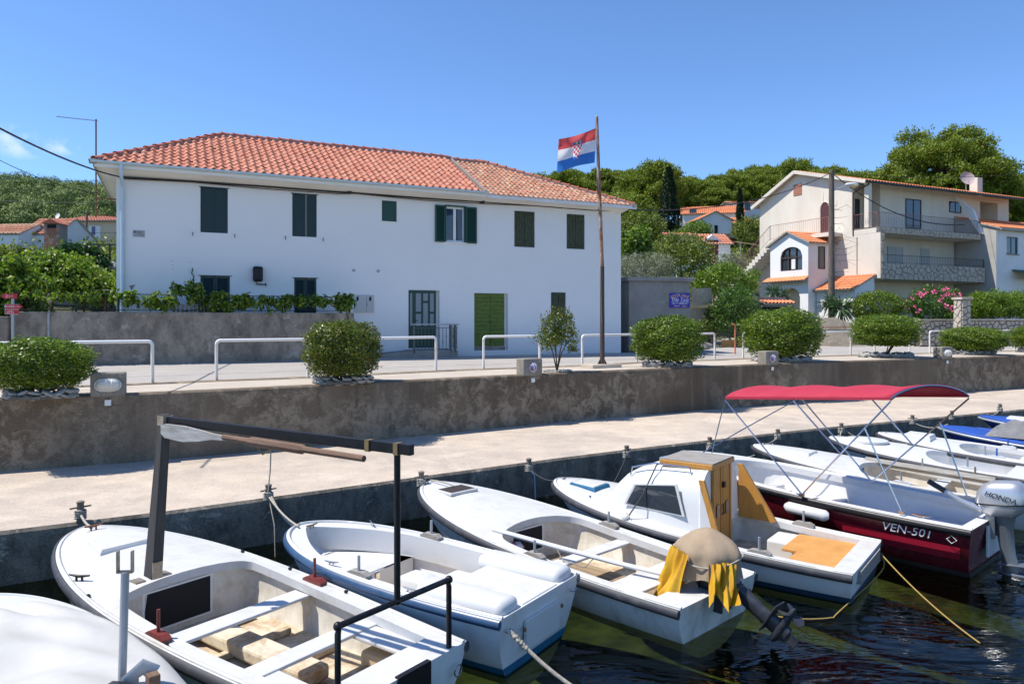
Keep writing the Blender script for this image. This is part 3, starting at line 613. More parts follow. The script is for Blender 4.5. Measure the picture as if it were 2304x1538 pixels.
# entrance step and its railing
stp = thing('entrance_step', 'low concrete door step and ramp with dark iron railing at the green door', 'step', (HF.o.x, HF.o.y, 0), HF.a)
MB().box(8.75, 10.35, -1.05, -.02, 2.0, 2.38, bev=.015).build('landing', M['hut'], stp)
MB().add([(6.6,-1.05,2.0),(8.75,-1.05,2.0),(8.75,-1.05,2.36),(6.6,-1.05,2.19),(6.6,-.02,2.0),(8.75,-.02,2.0),(8.75,-.02,2.36),(6.6,-.02,2.19)], [(0,1,2,3),(7,6,5,4),(3,2,6,7),(0,3,7,4)]).build('ramp', M['hut'], stp)
rl = MB().box(8.72, 10.40, -1.05, -.99, 3.24, 3.28, bev=.008).build('handrail', M['grey_metal'], stp)
M['rail_iron'] = simple('grey_green_iron', (.07,.085,.085), .5)
for x in (8.80, 10.1, 10.26): MB().box(x-.03, x+.03, -1.05, -.99, 2.3, 3.24).build('post', M['rail_iron'], stp)
MB().box(8.83, 10.36, -1.03, -1.01, 3.13, 3.15).build('rail', M['rail_iron'], stp); MB().box(8.83, 10.36, -1.03, -1.01, 2.42, 2.44).build('rail', M['rail_iron'], stp)
for i in range(12):
    x = 8.94+.125*i; MB().box(x-.007, x+.007, -1.027, -1.013, 2.44, 3.13).build('baluster', M['rail_iron'], stp)
    zz = 2.86 if i % 2 == 0 else 2.66; MB().ball((x,-1.02,zz), .02, .02, .045, 6, 4).build('baluster_knob', M['rail_iron'], stp)
MB().box(10.34, 10.40, -1.05, -.05, 3.24, 3.28).build('handrail', M['grey_metal'], stp)
for i in range(6): y = -.9+.15*i; MB().box(10.363, 10.377, y-.007, y+.007, 2.44, 3.24).build('baluster', M['rail_iron'], stp)
# ------------------------------------------------------------------ garden wall and terrace
gw = thing('garden_wall', 'dark weathered concrete garden wall in front of the white house', 'wall', (HF.o.x, HF.o.y, 0), HF.a)
MB().box(-2.4, 6.72, -1.35, -1.1, 1.9, 3.63, bev=.02).build('wall_body', M['gardenwall'], gw)
MB().box(-2.65, -2.405, -1.6, -.6, 1.9, 3.5, bev=.02).build('end_pier', M['gardenwall'], gw)
MB().tube([(-1.52,-1.40,2.1),(-1.52,-1.40,3.6)], .03, 8).build('drain_pipe', M['grey_metal'], gw)
structure('terrace', MB().add([HF.w(x, y, 3.36) for x, y in ((-9,-1.1),(6.7,-1.1),(6.7,0),(0,0),(0,8),(-9,8))], [(0,1,2,3),(0,3,4,5)]), M['terrain'])
fn = thing('garden_fence', 'dark chain link fence with iron posts standing on the concrete garden wall', 'fence', (HF.o.x, HF.o.y, 0), HF.a)
for x in (-2.3,-.9,.02,.12,2.2,4.55,4.62,6.6): MB().box(x-.025, x+.025, -1.25, -1.2, 3.63, 4.17).build('post', M['black_paint'], fn)
for z in (3.68, 4.13): MB().tube([(-2.3,-1.225,z),(6.6,-1.225,z)], .011, 5).build('wire_rail', M['black_paint'], fn)
mb = MB(); k = .075
for i in range(int(8.9/k)+8):
    x = -2.3+i*k
    for sgn in (1, -1):
        x1 = x+sgn*.26
        if -2.3 <= x <= 6.6 and -2.3 <= x1 <= 6.6: mb.add([(x-.003,-1.225,3.68),(x+.003,-1.225,3.68),(x1+.003,-1.225,4.13),(x1-.003,-1.225,4.13)], [(0,1,2,3)])
tag(mb.build('wire_mesh', M['black_paint'], fn), kind='stuff')
for i in range(9): x = 1.5+.115*i; MB().box(x, x+.07, -1.16, -1.14, 3.63, 3.86).build('picket', M['wood_grey'], fn)
# ------------------------------------------------------------------ plants
def clumps(c, r, nc, per, cr, rng, shell=.55, flat=1.0, lower=-.6):
    'points in leaf clumps spread through an ellipsoid; returns points and outward directions'
    d = unit(rng.normal(size=(nc*3, 3))); d = d[d[:,2] > lower][:nc]; rad = shell+(1-shell)*rng.random((len(d),1))**.6
    C = d*rad*np.array(r); k = rng.uniform(.65, 1.25, (len(d),1))*cr
    e = unit(rng.normal(size=(len(d)*per, 3))); e[:,2] *= flat; rr = rng.random((len(e),1))**.45
    P = np.repeat(C, per, axis=0)+e*rr*np.repeat(k, per, axis=0)
    return P+np.array(c), unit(e+.5*np.repeat(d, per, axis=0))
def box_pts(rx, ry, rz, n, rng, shell=.78, p=4.0):
    'points in the outer shell of a clipped, rounded hedge'
    d = rng.normal(size=(n,3)); d = unit(d); f = 1/np.power(np.sum(np.abs(d)**p, axis=1, keepdims=True), 1/p)
    q = d*f; lump = 1+.07*np.sin(q[:,:1]*7+1)*np.sin(q[:,1:2]*6)+.06*np.sin(q[:,2:]*9+q[:,:1]*5)+.10*(rng.random((n,1))**7)
    return q*lump*(shell+(1-shell)*rng.random((n,1))**.5)*np.array([rx,ry,rz]), d
def leaf_obj(name, PO, ln, wd, mat, parent, spread=.8, up=.1, rng=RNG, droop=0.0):
    V, Q = leaves(PO[0], PO[1], ln, wd, spread, up, rng, droop); return link(name, arr_mesh(name, V, Q), mat, parent)
def cat_po(L): return np.concatenate([a for a, _ in L]), np.concatenate([b for _, b in L])
# clipped promenade bushes in rings of stones
def stone_mesh(seed):
    rs = random.Random(seed); bm = bmesh.new(); bmesh.ops.create_icosphere(bm, subdivisions=1, radius=1)
    for v in bm.verts: v.co = v.co*rs.uniform(.75, 1.12); v.co.z *= .62; v.co.x *= 1.2
    me = bpy.data.meshes.new('stone'); bm.to_mesh(me); bm.free(); me.materials.append(M['stone']); return me
def lab2(l): return 'grey rubble ring under the '+' '.join(l.split()[:11])
STONES = [stone_mesh(k) for k in range(6)]
BUSH = []
for k in range(3):
    rng = np.random.default_rng(40+k); P, d = box_pts(1, 1, 1, 19000, rng, .50, 3.0+.4*k); keep = P[:,2] > -.92; V, Q = leaves(P[keep], d[keep], .10, .046, .7, .25, rng); BUSH.append(arr_mesh('crown', V, Q))
def bush(px0, px1, ytop, ybase, variant, label, mat='f_hedge', ring=1.0, depth=.85):
    c = at((px0+px1)/2, ybase, ZP); D = c.y; rx = (px1-px0)/2/F*D; zt = CZ+(CYP-ytop)/F*D; zb = ZP+(.42 if variant == 4 else .16); b = thing('clipped_bush', label, 'bush', (c.x, c.y, ZP), R(28)+variant, 'clipped bushes along the promenade')
    cr = link('crown', BUSH[variant % 3].copy() if mat != 'f_hedge' else BUSH[variant % 3], M[mat], b)
    if mat != 'f_hedge': cr.data.materials.clear(); cr.data.materials.append(M[mat])
    cr.location = (0, 0, (zt+zb)/2-ZP); cr.scale = (rx, rx*depth, (zt-zb)/2*1.02)
    rs = random.Random(variant)
    for i in range(5):
        a = rs.uniform(0, 6.3); MB().tube([(.10*math.cos(a),.08*math.sin(a),-.02), (.18*math.cos(a),.16*math.sin(a),.25), (rx*.5*math.cos(a),rx*.4*math.sin(a),.75)], [.028,.022,.014], 6).build('stem', M['bark'], b, 60)
    rg = thing('stone_ring', lab2(label), 'stone ring', (c.x, c.y, ZP), 0, 'rubble rings round the bushes'); rr_ = rx*.72*ring; n = 17
    for row in (0, 1):
        for i in range(n):
            a = 2*math.pi*(i+.5*row)/n; o = bpy.data.objects.new('stone', STONES[rs.randrange(6)]); COL.objects.link(o); o.parent = rg; s_ = rs.uniform(.8, 1.15)*rr_*.16
            o.location = (rr_*math.cos(a), rr_*.72*math.sin(a), .03+.075*row+rs.uniform(-.01,.01)); o.rotation_euler = (rs.uniform(-.4,.4), rs.uniform(-.4,.4), a+1.57+rs.uniform(-.4,.4)); o.scale = (s_*1.25, s_*.9, s_*rs.uniform(.7,1.0))
    MB().lathe([(rr_*.95,.0),(rr_*.9,.05),(0,.07)], 16, cap=False).build('soil', M['dirt'], rg)
bush(-6, 190, 764, 893, 0, 'big clipped bush by the caged lamp pillar'); bush(685, 860, 727, 860, 1, 'clipped bush with ruddy leaf tips opposite the meter box', 'f_hedge2'); bush(1430, 1573, 715, 824, 2, 'square clipped bush beside the flagpole')
bush(1676, 1842, 698, 812, 3, 'tallest clipped bush behind the lamp pillar'); bush(1917, 2067, 711, 803, 4, 'clipped bush on bare forked stems'); bush(2130, 2251, 738, 797, 5, 'low wide clipped bush before the stone wall'); bush(2284, 2400, 733, 792, 6, 'clipped bush before the oleander hedge')
# loose shrub by the second pillar
c = at(1253, 836, ZP); sb = thing('loose_shrub', 'loose airy shrub with reddish shoots beside a lamp pillar', 'shrub', (c.x, c.y, ZP)); rng = np.random.default_rng(5)
leaf_obj('crown', cat_po([clumps((0,0,.95), (.62,.5,.62), 75, 34, .17, rng, .2), clumps((.1,0,1.45), (.35,.3,.4), 22, 26, .12, rng, .2)]), .075, .04, M['f_hedge2'], sb, 1.0, .2, rng)
for i in range(7): a = i*.9; MB().tube([(0,0,0),(.12*math.cos(a),.1*math.sin(a),.5),(.5*math.cos(a),.4*math.sin(a),1.2+.1*i)], [.02,.014,.006], 5).build('stem', M['bark'], sb, 60)
rg = thing('stone_ring', 'small ring of stones round the loose airy shrub', 'stone ring', (c.x, c.y, ZP), 0, 'rubble rings round the bushes')
for i in range(13):
    a = i*.483; o = bpy.data.objects.new('stone', STONES[i % 6]); COL.objects.link(o); o.parent = rg; o.location = (.36*math.cos(a), .26*math.sin(a), .035); o.scale = (.085,.06,.055); o.rotation_euler = (0,0,a+1.57)
# ------------------------------------------------------------------ guard rails
RAILS = [(-40,343,876,862),(487,693,856,849),(800,981,843,834),(1088,1214,830,826),(1310,1433,822,815),(1535,1608,813,809),(1672,1762,806,803),(1827,1914,801,799),(1968,2046,797.5,795.5),(2092,2168,794.5,793),(2212,2283,791.5,789.5)]
RLAB = ['behind the caged lamp pillar, before the garden wall', 'between the first two clipped bushes, before the garden wall', 'before the green front door and its step', 'before the green garage door', 'beside the flagpole', 'before the heap of white gravel', 'behind the tallest clipped bush', 'before the old rendered wall', 'behind the bush on forked stems', 'before the stone gate pier', 'between the low wide bush and the last bush']
for i, (xa, xb, ya, yb) in enumerate(RAILS):
    a = at(xa, ya, ZP); b = at(xb, yb, ZP); d = (b-a); Lr = d.length; g = thing('guard_rail', 'white tube guard rail '+RLAB[i], 'guard rail', (a.x, a.y, ZP), math.atan2(d.y, d.x), 'white guard rails along the kerb')
    H, r_ = .93, .09; arc = lambda cx, s0: [(cx+s0*r_*(1-math.cos(t)) if s0 > 0 else cx-r_*(1-math.cos(t)), 0, H-r_+r_*math.sin(t)) for t in [k*math.pi/12 for k in range(7)]]
    P = arc(0, 1)+list(reversed(arc(Lr, -1))); MB().tube(P, .036, 10).build('top_rail', M['rail_paint'], g, 50)
    for x in (0, Lr): MB().tube([(x,0,-.02),(x,0,H-r_)], .036, 10).build('post', M['rail_post'], g, 50); MB().lathe([(.075,0),(.07,.012)], 10, (x,0,.0)).build('foot', M['dirt'], g)
# ------------------------------------------------------------------ lamp pillars on the seawall
def on_wall(px):
    best = min(((a, b) for a, b in zip(WB, WB[1:])), key=lambda ab: abs(CXP+F*((ab[0]+ab[1])/2).x/max(.1, ((ab[0]+ab[1])/2).y)-px) if (ab[0]+ab[1]).y > 8 else 1e9)
    a, b = best; t = 0
    for k in range(101):
        q = a.lerp(b, k/100)
        if abs(CXP+F*q.x/q.y-px) < abs(CXP+F*a.lerp(b, t).x/a.lerp(b, t).y-px): t = k/100
    return a.lerp(b, t), math.atan2((b-a).y, (b-a).x)
M['lamp_glass'] = simple('frosted_lamp_glass', (.66,.64,.56), .3); M['lamp_violet'] = simple('violet_lamp_glass', (.16,.10,.26), .3)
for i, (px, kind, lab) in enumerate(((244,0,'concrete lamp pillar with white oval caged lamp'), (1198,1,'concrete lamp pillar with round violet lamp beside the loose shrub'), (1736,1,'concrete lamp pillar with round violet lamp by the tallest bush'), (2130,0,'small concrete lamp pillar with a white lamp by the low bush'))):
    p, a = on_wall(px); g = thing('lamp_pillar', lab, 'lamp pillar', (p.x, p.y, ZP), a, 'lamp pillars on the seawall'); w2 = .29
    MB().box(-w2, w2, -.035, .33, -.03, .41, bev=.025).build('pillar_body', M['pillar'], g); pass
    MB().box(-.055, .055, -.045, -.02, -.20, -.09, bev=.008).build('switch_plate', M['white_paint'], g)
    rx, rz = (.20,.105) if kind == 0 else (.10,.105); cz = .185
    el = lambda k_, y: [(k_*rx*math.copysign(abs(math.cos(t))**(.6 if kind == 0 else 1), math.cos(t)), y, cz+k_*rz*math.sin(t)) for t in [2*math.pi*q/24 for q in range(24)]]
    lm = MB(); o_ = [el(1,-.036), el(1,-.06), el(.85,-.10), el(.45,-.125)]; n = 24
    for A_, B_ in zip(o_, o_[1:]): strip([Vector(q) for q in A_+A_[:1]], [Vector(q) for q in B_+B_[:1]], lm)
    lm.add(o_[-1], [tuple(range(n))]); lamp = lm.build('lamp', M['lamp_glass'] if kind == 0 else M['lamp_violet'], g, 60)
    cg = MB(); cg.tube(el(1.08,-.05), .011, 6, closed=True)
    for x in ((-.07,.07) if kind == 0 else (-.03,.03)): h_ = rz*1.05; cg.tube([(x,-.05,cz-h_),(x,-.12,cz-h_*.6),(x,-.135,cz),(x,-.12,cz+h_*.6),(x,-.05,cz+h_)], .008, 6)
    cg.build('cage', M['white_paint'], lamp, 60)
# ------------------------------------------------------------------ flagpole and flag
fb = at(1355, 826, ZP); fp = thing('flagpole', 'tall rusty flagpole with black lower half on a concrete slab', 'flagpole', (fb.x, fb.y, ZP), R(28)); lean = -.16
MB().box(-.55, .48, -.32, .32, -.01, .10, bev=.015).build('base_slab', M['promenade'], fp); MB().lathe([(.072,.10),(.068,1.55),(.062,3.0)], 12).build('lower_pole', M['iron_dark'], fp, 40)
def lp(z): k = (z-3)/4.4; return Vector((lean*k*math.cos(R(28)), -lean*k*math.sin(R(28)), z))
M['pole_rust'] = simple('peeling_pole_paint', (.46,.36,.28), .8, c2=(.24,.09,.04), scale=7, lo=.38, hi=.55, bmp=.3, bs=40, stretch=(1,1,.4))
MB().tube([lp(3.0), lp(5), lp(7.42)], [.054,.05,.042], 10).build('upper_pole', M['pole_rust'], fp, 40); MB().ball(lp(7.44), .04, .04, .03, 10, 6).build('cap', M['grey_metal'], fp, 60)
for a in (0, 1.57, 3.14, 4.71): MB().prism([(.05,.10),(.17,.10),(.05,.30)], 'y', -.006, .006).build('gusset', M['iron_dark'], fp).rotation_euler = (0,0,a)
MB().tube([lp(7.25)+Vector((-.07,0,0)), lp(5)+Vector((-.10,-.01,0)), lp(3)+Vector((-.08,-.02,0)), Vector((-.05,-.05,1.3))], .005, 4).build('halyard', M['rope'], fp)
def flag_mat():
    m, nt, b = nmat('flag_cloth'); tc = nd(nt, 'ShaderNodeTexCoord'); sp = nd(nt, 'ShaderNodeSeparateXYZ'); nt.links.new(tc.outputs['UV'], sp.inputs[0]); u, v = sp.outputs[0], sp.outputs[1]
    c = ramp(nt, v, [(0, (.05,.22,.62)), (.335, (.84,.83,.84)), (.665, (.72,.10,.10))], 'CONSTANT')
    def inside(lo, hi, x): return math_(nt, 'MULTIPLY', math_(nt, 'GREATER_THAN', x, lo), math_(nt, 'LESS_THAN', x, hi))
    ck = nd(nt, 'ShaderNodeTexChecker'); ck.inputs['Scale'].default_value = 1; ck.inputs['Color1'].default_value = (.62,.05,.07,1); ck.inputs['Color2'].default_value = (.78,.77,.78,1)
    mp = nd(nt, 'ShaderNodeMapping'); mp.inputs['Scale'].default_value = (21, 13, 1); mp.inputs['Location'].default_value = (.14,.34,.5); nt.links.new(tc.outputs['UV'], mp.inputs[0]); nt.links.new(mp.outputs[0], ck.inputs[0])
    half = math_(nt, 'MULTIPLY', math_(nt, 'SUBTRACT', v, .22), .42); half = math_(nt, 'MINIMUM', half, .12); du = math_(nt, 'ABSOLUTE', math_(nt, 'SUBTRACT', u, .52))
    sh = math_(nt, 'MULTIPLY', math_(nt, 'LESS_THAN', du, half), inside(.24, .68, v)); c = mix(nt, sh, c, ck.outputs[0])
    c = mix(nt, math_(nt, 'MULTIPLY', inside(.40,.64,u), inside(.70,.80,v)), c, (.06,.11,.30)); c = mix(nt, math_(nt, 'MULTIPLY', inside(.47,.53,u), inside(.71,.79,v)), c, (.45,.42,.22)); c = mix(nt, math_(nt, 'MULTIPLY', inside(.57,.62,u), inside(.71,.79,v)), c, (.4,.45,.5))
    nt.links.new(c, b.inputs['Base Color']); b.inputs['Roughness'].default_value = .8
    t = nd(nt, 'ShaderNodeBsdfTranslucent'); nt.links.new(c, t.inputs[0]); ms = nd(nt, 'ShaderNodeMixShader'); ms.inputs[0].default_value = .45
    nt.links.new(b.outputs[0], ms.inputs[1]); nt.links.new(t.outputs[0], ms.inputs[2]); nt.links.new(ms.outputs[0], nt.nodes['Material Output'].inputs[0]); return m
D = fb.y
def fpt(u, v):
    'u from hoist (0) to fly (1), v bottom to top'
    tl, tr, bl_, br = (1257,313), (1341,288), (1253,386), (1338,366); x = (tr[0]+(tl[0]-tr[0])*u)*v+(br[0]+(bl_[0]-br[0])*u)*(1-v); y = (tr[1]+(tl[1]-tr[1])*u)*v+(br[1]+(bl_[1]-br[1])*u)*(1-v)
    y += 4.5*math.sin(u*3.1)*(v-.2)-3*math.sin(u*5+v)*(1-v)*u; q = atd(x, y, D+.10*math.sin(u*9+v*2.2)*u**.6+.05*math.sin(u*17-v*6)*u+.03*math.sin(v*11+u*3)); return tuple(q)
fm = MB().grid(fpt, 40, 28); fo = fm.build('flag', flag_mat(), None, 180); uvl = fo.data.uv_layers.new(name='UVMap')
lut = {}
for i in range(41):
    for j in range(29): q = fpt(i/40, j/28); lut[(round(q[0],4), round(q[1],4), round(q[2],4))] = (1-i/40, j/28)
for lp_ in fo.data.loops: q = fo.data.vertices[lp_.vertex_index].co; uvl.data[lp_.index].uv = lut.get((round(q[0],4), round(q[1],4), round(q[2],4)), (0,0))
tag(fo, 'red, white and blue flag with checkered shield blowing from the flagpole', 'flag')
# ------------------------------------------------------------------ mooring posts and ropes
def bollard(px, py, label):
    p = at(px, py, ZQ); b = thing('mooring_post', label, 'mooring post', (p.x, p.y, ZQ), R(30)+random.uniform(-.4,.4), 'iron mooring posts on the quay edge')
    MB().lathe([(.05,0),(.046,.05),(.043,.24),(.05,.245),(.05,.265),(.03,.275)], 12).build('post', M['bollard'], b, 40); MB().tube([(-.13,0,.19),(.13,0,.19)], .012, 8).build('crossbar', M['bollard'], b, 40)
    for k in range(4): MB().tube([(.062*math.cos(t), .062*math.sin(t), .05+.03*k+.012*math.sin(t*2)) for t in [2*math.pi*q/14 for q in range(14)]], .014, 6, closed=True).build('rope_turn', M['rope'], b, 60)
    return Vector((p.x, p.y, ZQ+.1))
posts = {px: bollard(px, py, lab) for px, py, lab in ((181,1172,'iron mooring post at the bow of the boat with the wooden mast'),(604,1130,'iron mooring post with pale ropes to the dinghy'),(948,1098,'iron mooring post wrapped in frayed rope by the boat with the deck hatch'),(1190,1065,'iron mooring post with a blue line down the quay'),(1410,1033,'iron mooring post at the bow of the cabin boat'),(1597,1012,'iron mooring post at the bow of the canopy boat'),(1750,992,'iron mooring post tied to the boat with the green locker door'),(1893,977,'iron mooring post with coiled rope by the boat with the oval lid'),(2053,957,'iron mooring post tied to the blue boat with the grey tarpaulin'),(2142,946,'bare iron mooring post between the two blue boats'),(2250,929,'iron mooring post tied to the bright blue boat'))}
def sag(a, b, s, n=14): a = Vector(a); b = Vector(b); return [a.lerp(b, k/n)-Vector((0,0,s*4*(k/n)*(1-k/n))) for k in range(n+1)]
# ------------------------------------------------------------------ boats
def gel(name, c, stain, scale=2.5, lo=.55, hi=.85, rough=.28, stretch=(1,1,1)):
    m, nt, b = nmat(name); v = mapping(nt, stretch); n = noise(nt, v, scale, 8, .72, .3); n2 = noise(nt, mapping(nt, (.5,3,3)), 5, 5, .7)
    cc = mix(nt, ramp(nt, n, [(lo, (0,0,0)), (hi, (1,1,1))]), c, stain); cc = mix(nt, ramp(nt, n2, [(.62, (0,0,0)), (.8, (.35,)*3)]), cc, stain)
    nt.links.new(cc, b.inputs['Base Color']); b.inputs['Roughness'].default_value = rough; nt.links.new(ramp(nt, n, [(.3, (rough,)*3), (.8, (rough+.35,)*3)]), b.inputs['Roughness'])
    bump(nt, b, noise(nt, v, 1.8, 3, .5), .06, .02); return m
M['gel'] = gel('white_gelcoat', (.61,.61,.60), (.48,.455,.41)); M['deck'] = gel('white_deck', (.58,.58,.57), (.44,.415,.36), 3.5, .45, .78, .42)
M['hull_white'] = gel('white_hull', (.74,.745,.74), (.50,.49,.44), 1.6, .5, .8, .25, (1,1,.5)); M['hull_worn'] = gel('worn_white_hull', (.70,.70,.67), (.36,.35,.29), 2.6, .46, .72, .4, (1,1,.5))
M['liner'] = gel('cream_boat_liner', (.70,.67,.59), (.40,.31,.19), 2.2, .42, .75, .55); M['liner_white'] = gel('white_boat_liner', (.76,.755,.74), (.62,.58,.5), 2, .5, .85, .45)
M['sole'] = gel('rust_stained_boat_floor', (.62,.55,.42), (.30,.17,.07), 3.0, .42, .66, .7); M['sole_tan'] = gel('tan_boat_floor', (.66,.53,.35), (.50,.36,.2), 3.0, .4, .8, .6)
M['navy'] = simple('navy_rub_strip', (.022,.06,.13), .35, c2=(.035,.085,.17), scale=6); M['hull_red'] = gel('dark_red_hull', (.105,.006,.014), (.07,.006,.010), 3, .5, .9, .12); M['stripe_red'] = simple('red_stripe', (.33,.012,.03), .25)
M['hull_blue'] = gel('blue_hull', (.012,.06,.30), (.02,.045,.16), 3, .5, .8, .35); M['deck_blue'] = gel('blue_deck', (.014,.075,.36), (.02,.05,.2), 4, .45, .8, .45)
M['boot_blue'] = simple('blue_boot_stripe', (.008,.10,.21), .5, c2=(.02,.15,.25), scale=6); M['boot_dark'] = simple('dark_bottom_paint', (.012,.014,.018), .6, c2=(.03,.03,.03), scale=8)
M['mahogany'] = simple('red_brown_wood', (.19,.032,.02), .45, c2=(.13,.02,.013), scale=8, stretch=(1,8,8)); M['ochre'] = simple('ochre_painted_wood', (.50,.24,.045), .5, c2=(.36,.15,.03), scale=6, lo=.45, hi=.8, stretch=(5,5,.6), bmp=.15, bs=30)
M['orange_ply'] = simple('orange_plywood', (.60,.30,.085), .65, c2=(.48,.22,.055), scale=4); M['beam_wood'] = simple('dark_beam_wood', (.032,.03,.028), .8, c2=(.065,.06,.056), scale=6, bmp=.4, bs=30, stretch=(6,6,.4))
M['oar_wood'] = simple('brown_oar_wood', (.20,.115,.07), .8, c2=(.10,.06,.04), scale=5, bmp=.4, bs=30, stretch=(.4,6,6)); M['plank'] = simple('floor_boards', (.34,.25,.15), .85, c2=(.2,.14,.085), scale=6, stretch=(.5,5,5), bmp=.3, bs=30)
M['canvas'] = simple('white_tarpaulin', (.53,.52,.495), .6, c2=(.46,.445,.41), scale=2.5, bmp=.25, bs=4); M['tan_cloth'] = simple('tan_canvas', (.36,.27,.18), .95, c2=(.28,.205,.135), scale=4, bmp=.5, bs=12); M['yellow_cloth'] = simple('yellow_oilcloth', (.62,.36,.012), .45, c2=(.5,.24,.01), scale=5, bmp=.4, bs=10); M['grey_cloth'] = simple('grey_tarpaulin', (.13,.13,.135), .8, c2=(.21,.21,.21), scale=5, bmp=.5, bs=10)
M['bimini'] = simple('red_canopy_fabric', (.42,.022,.05), .8, c2=(.37,.018,.042), scale=3, bmp=.15, bs=120); M['silver'] = simple('silver_motor_paint', (.50,.51,.53), .3, .6); M['silver_dark'] = simple('grey_motor_metal', (.22,.23,.25), .35, .6); M['motor_black'] = simple('black_motor_paint', (.018,.02,.027), .35, c2=(.04,.042,.05), scale=9)
M['brass'] = simple('aged_brass', (.28,.2,.09), .5, .6, c2=(.18,.13,.07), scale=20); M['steel_plate'] = simple('stained_steel', (.42,.38,.32), .45, .6, c2=(.28,.19,.1), scale=20)
M['green_board'] = simple('green_board', (.015,.10,.045), .6, c2=(.02,.08,.04), scale=6)

class Boat:
    def __init__(s, name, label, bow, mid, zb, zs, B, tw=.82, hull='hull_white', deck='deck', liner='liner', sole='sole', rail='rubber', rim=.16, t0=.05, t1=.62, nn=5.0, fl=.10, zf=.06, cam=.05, tm=.42, pw=2.4, ex=.62, boot=None, railr=.035, keel=-.3, lip=.09, deckless=False, group='boats moored at the quay', cat='boat'):
        s.bow = Vector((bow[0], bow[1], 0)); s.mid = Vector((mid[0], mid[1], 0)); ax = s.bow-s.mid; s.L = ax.length; s.rz = math.atan2(ax.y, ax.x)
        s.root = thing(name, label, cat, (s.mid.x, s.mid.y, 0), s.rz, group)
        s.zb, s.zs, s.B, s.tw, s.tm, s.pw, s.ex, s.rim, s.t0, s.t1, s.nn, s.fl, s.cam, s.keel, s.zf = zb, zs, B, tw, tm, pw, ex, rim, t0, t1, nn, fl, cam, keel, zf
        N = 44; ts = sorted({*[1-(1-i/N)**1.9 if i else 0 for i in range(N+1)], t0, t1, t1-.001, t1-.004, t1-.012, t1-.03, t1-.06, *[t1-.1*k/6 for k in range(6)]}); s.ts = [t for t in ts if 0 <= t <= 1]
        # hull skin
        mb = MB(); Mn = 14; rows = []
        for t in s.ts: rows.append([s.sec(t, j/Mn) for j in range(Mn+1)])
        for sg in (1, -1):
            vs = [(p[0], sg*p[1], p[2]) for r in rows for p in r]; mb.add(vs, [(i*(Mn+1)+j, (i+1)*(Mn+1)+j, (i+1)*(Mn+1)+j+1, i*(Mn+1)+j+1) for i in range(len(rows)-1) for j in range(Mn)])
        r = rows[0]; mb.add([(p[0], p[1], p[2]) for p in r]+[(p[0], -p[1], p[2]) for p in reversed(r)], [tuple(range(2*len(r)))])
        s.hull = mb.build('hull', M[hull], s.root, 40)
        if boot:
            mb = MB()
            for sg in (1, -1):
                A = [s.at_z(t, .085, sg, .006) for t in s.ts]; Bq = [s.at_z(t, -.04, sg, .006) for t in s.ts]; strip(A, Bq, mb)
            a, b = s.at_z(0, .085, 1, .006), s.at_z(0, -.04, 1, .006); mb.add([(a.x-.008,a.y,a.z),(a.x-.008,-a.y,a.z),(b.x-.008,-b.y,b.z),(b.x-.008,b.y,b.z)], [(0,1,2,3)])
            mb.build('boot_stripe', M[boot], s.hull)
        # deck with the cockpit opening
        mb = MB(); K = 7; st = [t for t in s.ts if t < t0]+[t0-1e-5]+[t for t in s.ts if t >= t0]
        for sg in (1, -1):
            g = []
            for t in st:
                c = s.bc(t); b = s.b(t); g.append([Vector((s.L*t, sg*(c+(b-c)*k/K), s.dz_(t, c+(b-c)*k/K))) for k in range(K+1)])
            for a, b in zip(g, g[1:]): strip(a, b, mb)
        s.deck = mb.build('deck', M[deck], s.root, 35)
        # coaming, liner and floor
        ot = [t for t in s.ts if t0 <= t <= t1]
        loop = [(t, 1) for t in ot]+[(t, -1) for t in reversed(ot[:-1])]
        A, Bq, C, D = [], [], [], []
        for t, sg in loop:
            y = s.bc(t)*sg; x = s.L*t; z = s.dz_(t, abs(y)); A.append(Vector((x, y, z))); Bq.append(Vector((x, y, z-lip)))
            yo = y+sg*.04*(1 if abs(y) > .1 else abs(y)*10); C.append(Vector((x+(.03 if t > t1-.02 else 0), yo, z-lip)))
            f = min(abs(yo), max(.02, s.halfb(t, zf+.03)-.04)); D.append(Vector((x+(.03 if t > t1-.02 else 0), sg*f, zf)))
        cl = lambda P: P+[P[0]]
        mb = MB(); strip(cl(A), cl(Bq), mb); strip(cl(Bq), cl(C), mb); mb.build('coaming', M[deck], s.root, 35)
        mb = MB(); mid_ = [c.lerp(d, .5)+Vector((0, math.copysign(min(.04, abs(c.y)*.3), c.y), 0)) for c, d in zip(C, D)]; strip(cl(C), cl(mid_), mb); strip(cl(mid_), cl(D), mb); s.liner = mb.build('liner', M[liner], s.root, 40)
        mb = MB(); n = len(ot); L_ = D[:n]; Rr = [D[0]*1 if False else None]
        lf = D[:n]; rt = [D[(len(D)-i) % len(D)] if i else Vector((lf[0].x, -lf[0].y, zf)) for i in range(n)]
        rt = [Vector((p.x, -p.y, zf)) for p in lf]; strip(lf, rt, mb); s.sole = mb.build('floor', M[sole], s.root)
        # rub rail round the gunwale
        P = [Vector((s.L*t+(.015 if t > .999 else 0), s.b(t)+.012, s.sh(t)-.05)) for t in s.ts]; Q = [Vector((p.x, -p.y, p.z)) for p in reversed(P[:-1])]
        s.rail = MB().tube(P+Q, railr, 8, sy=1.5).build('rub_rail', M[rail], s.root, 60)
        P = [Vector((s.L*t*(1 if t < .9 else 1)-(.03 if t > .999 else .03*max(0,(t-.9)/.1)), max(0, s.b(t)-.035), s.sh(t)+.004)) for t in s.ts]
        MB().tube(P+[Vector((p.x, -p.y, p.z)) for p in reversed(P[:-1])], .02, 6).build('toe_rail', M[deck], s.root, 60)
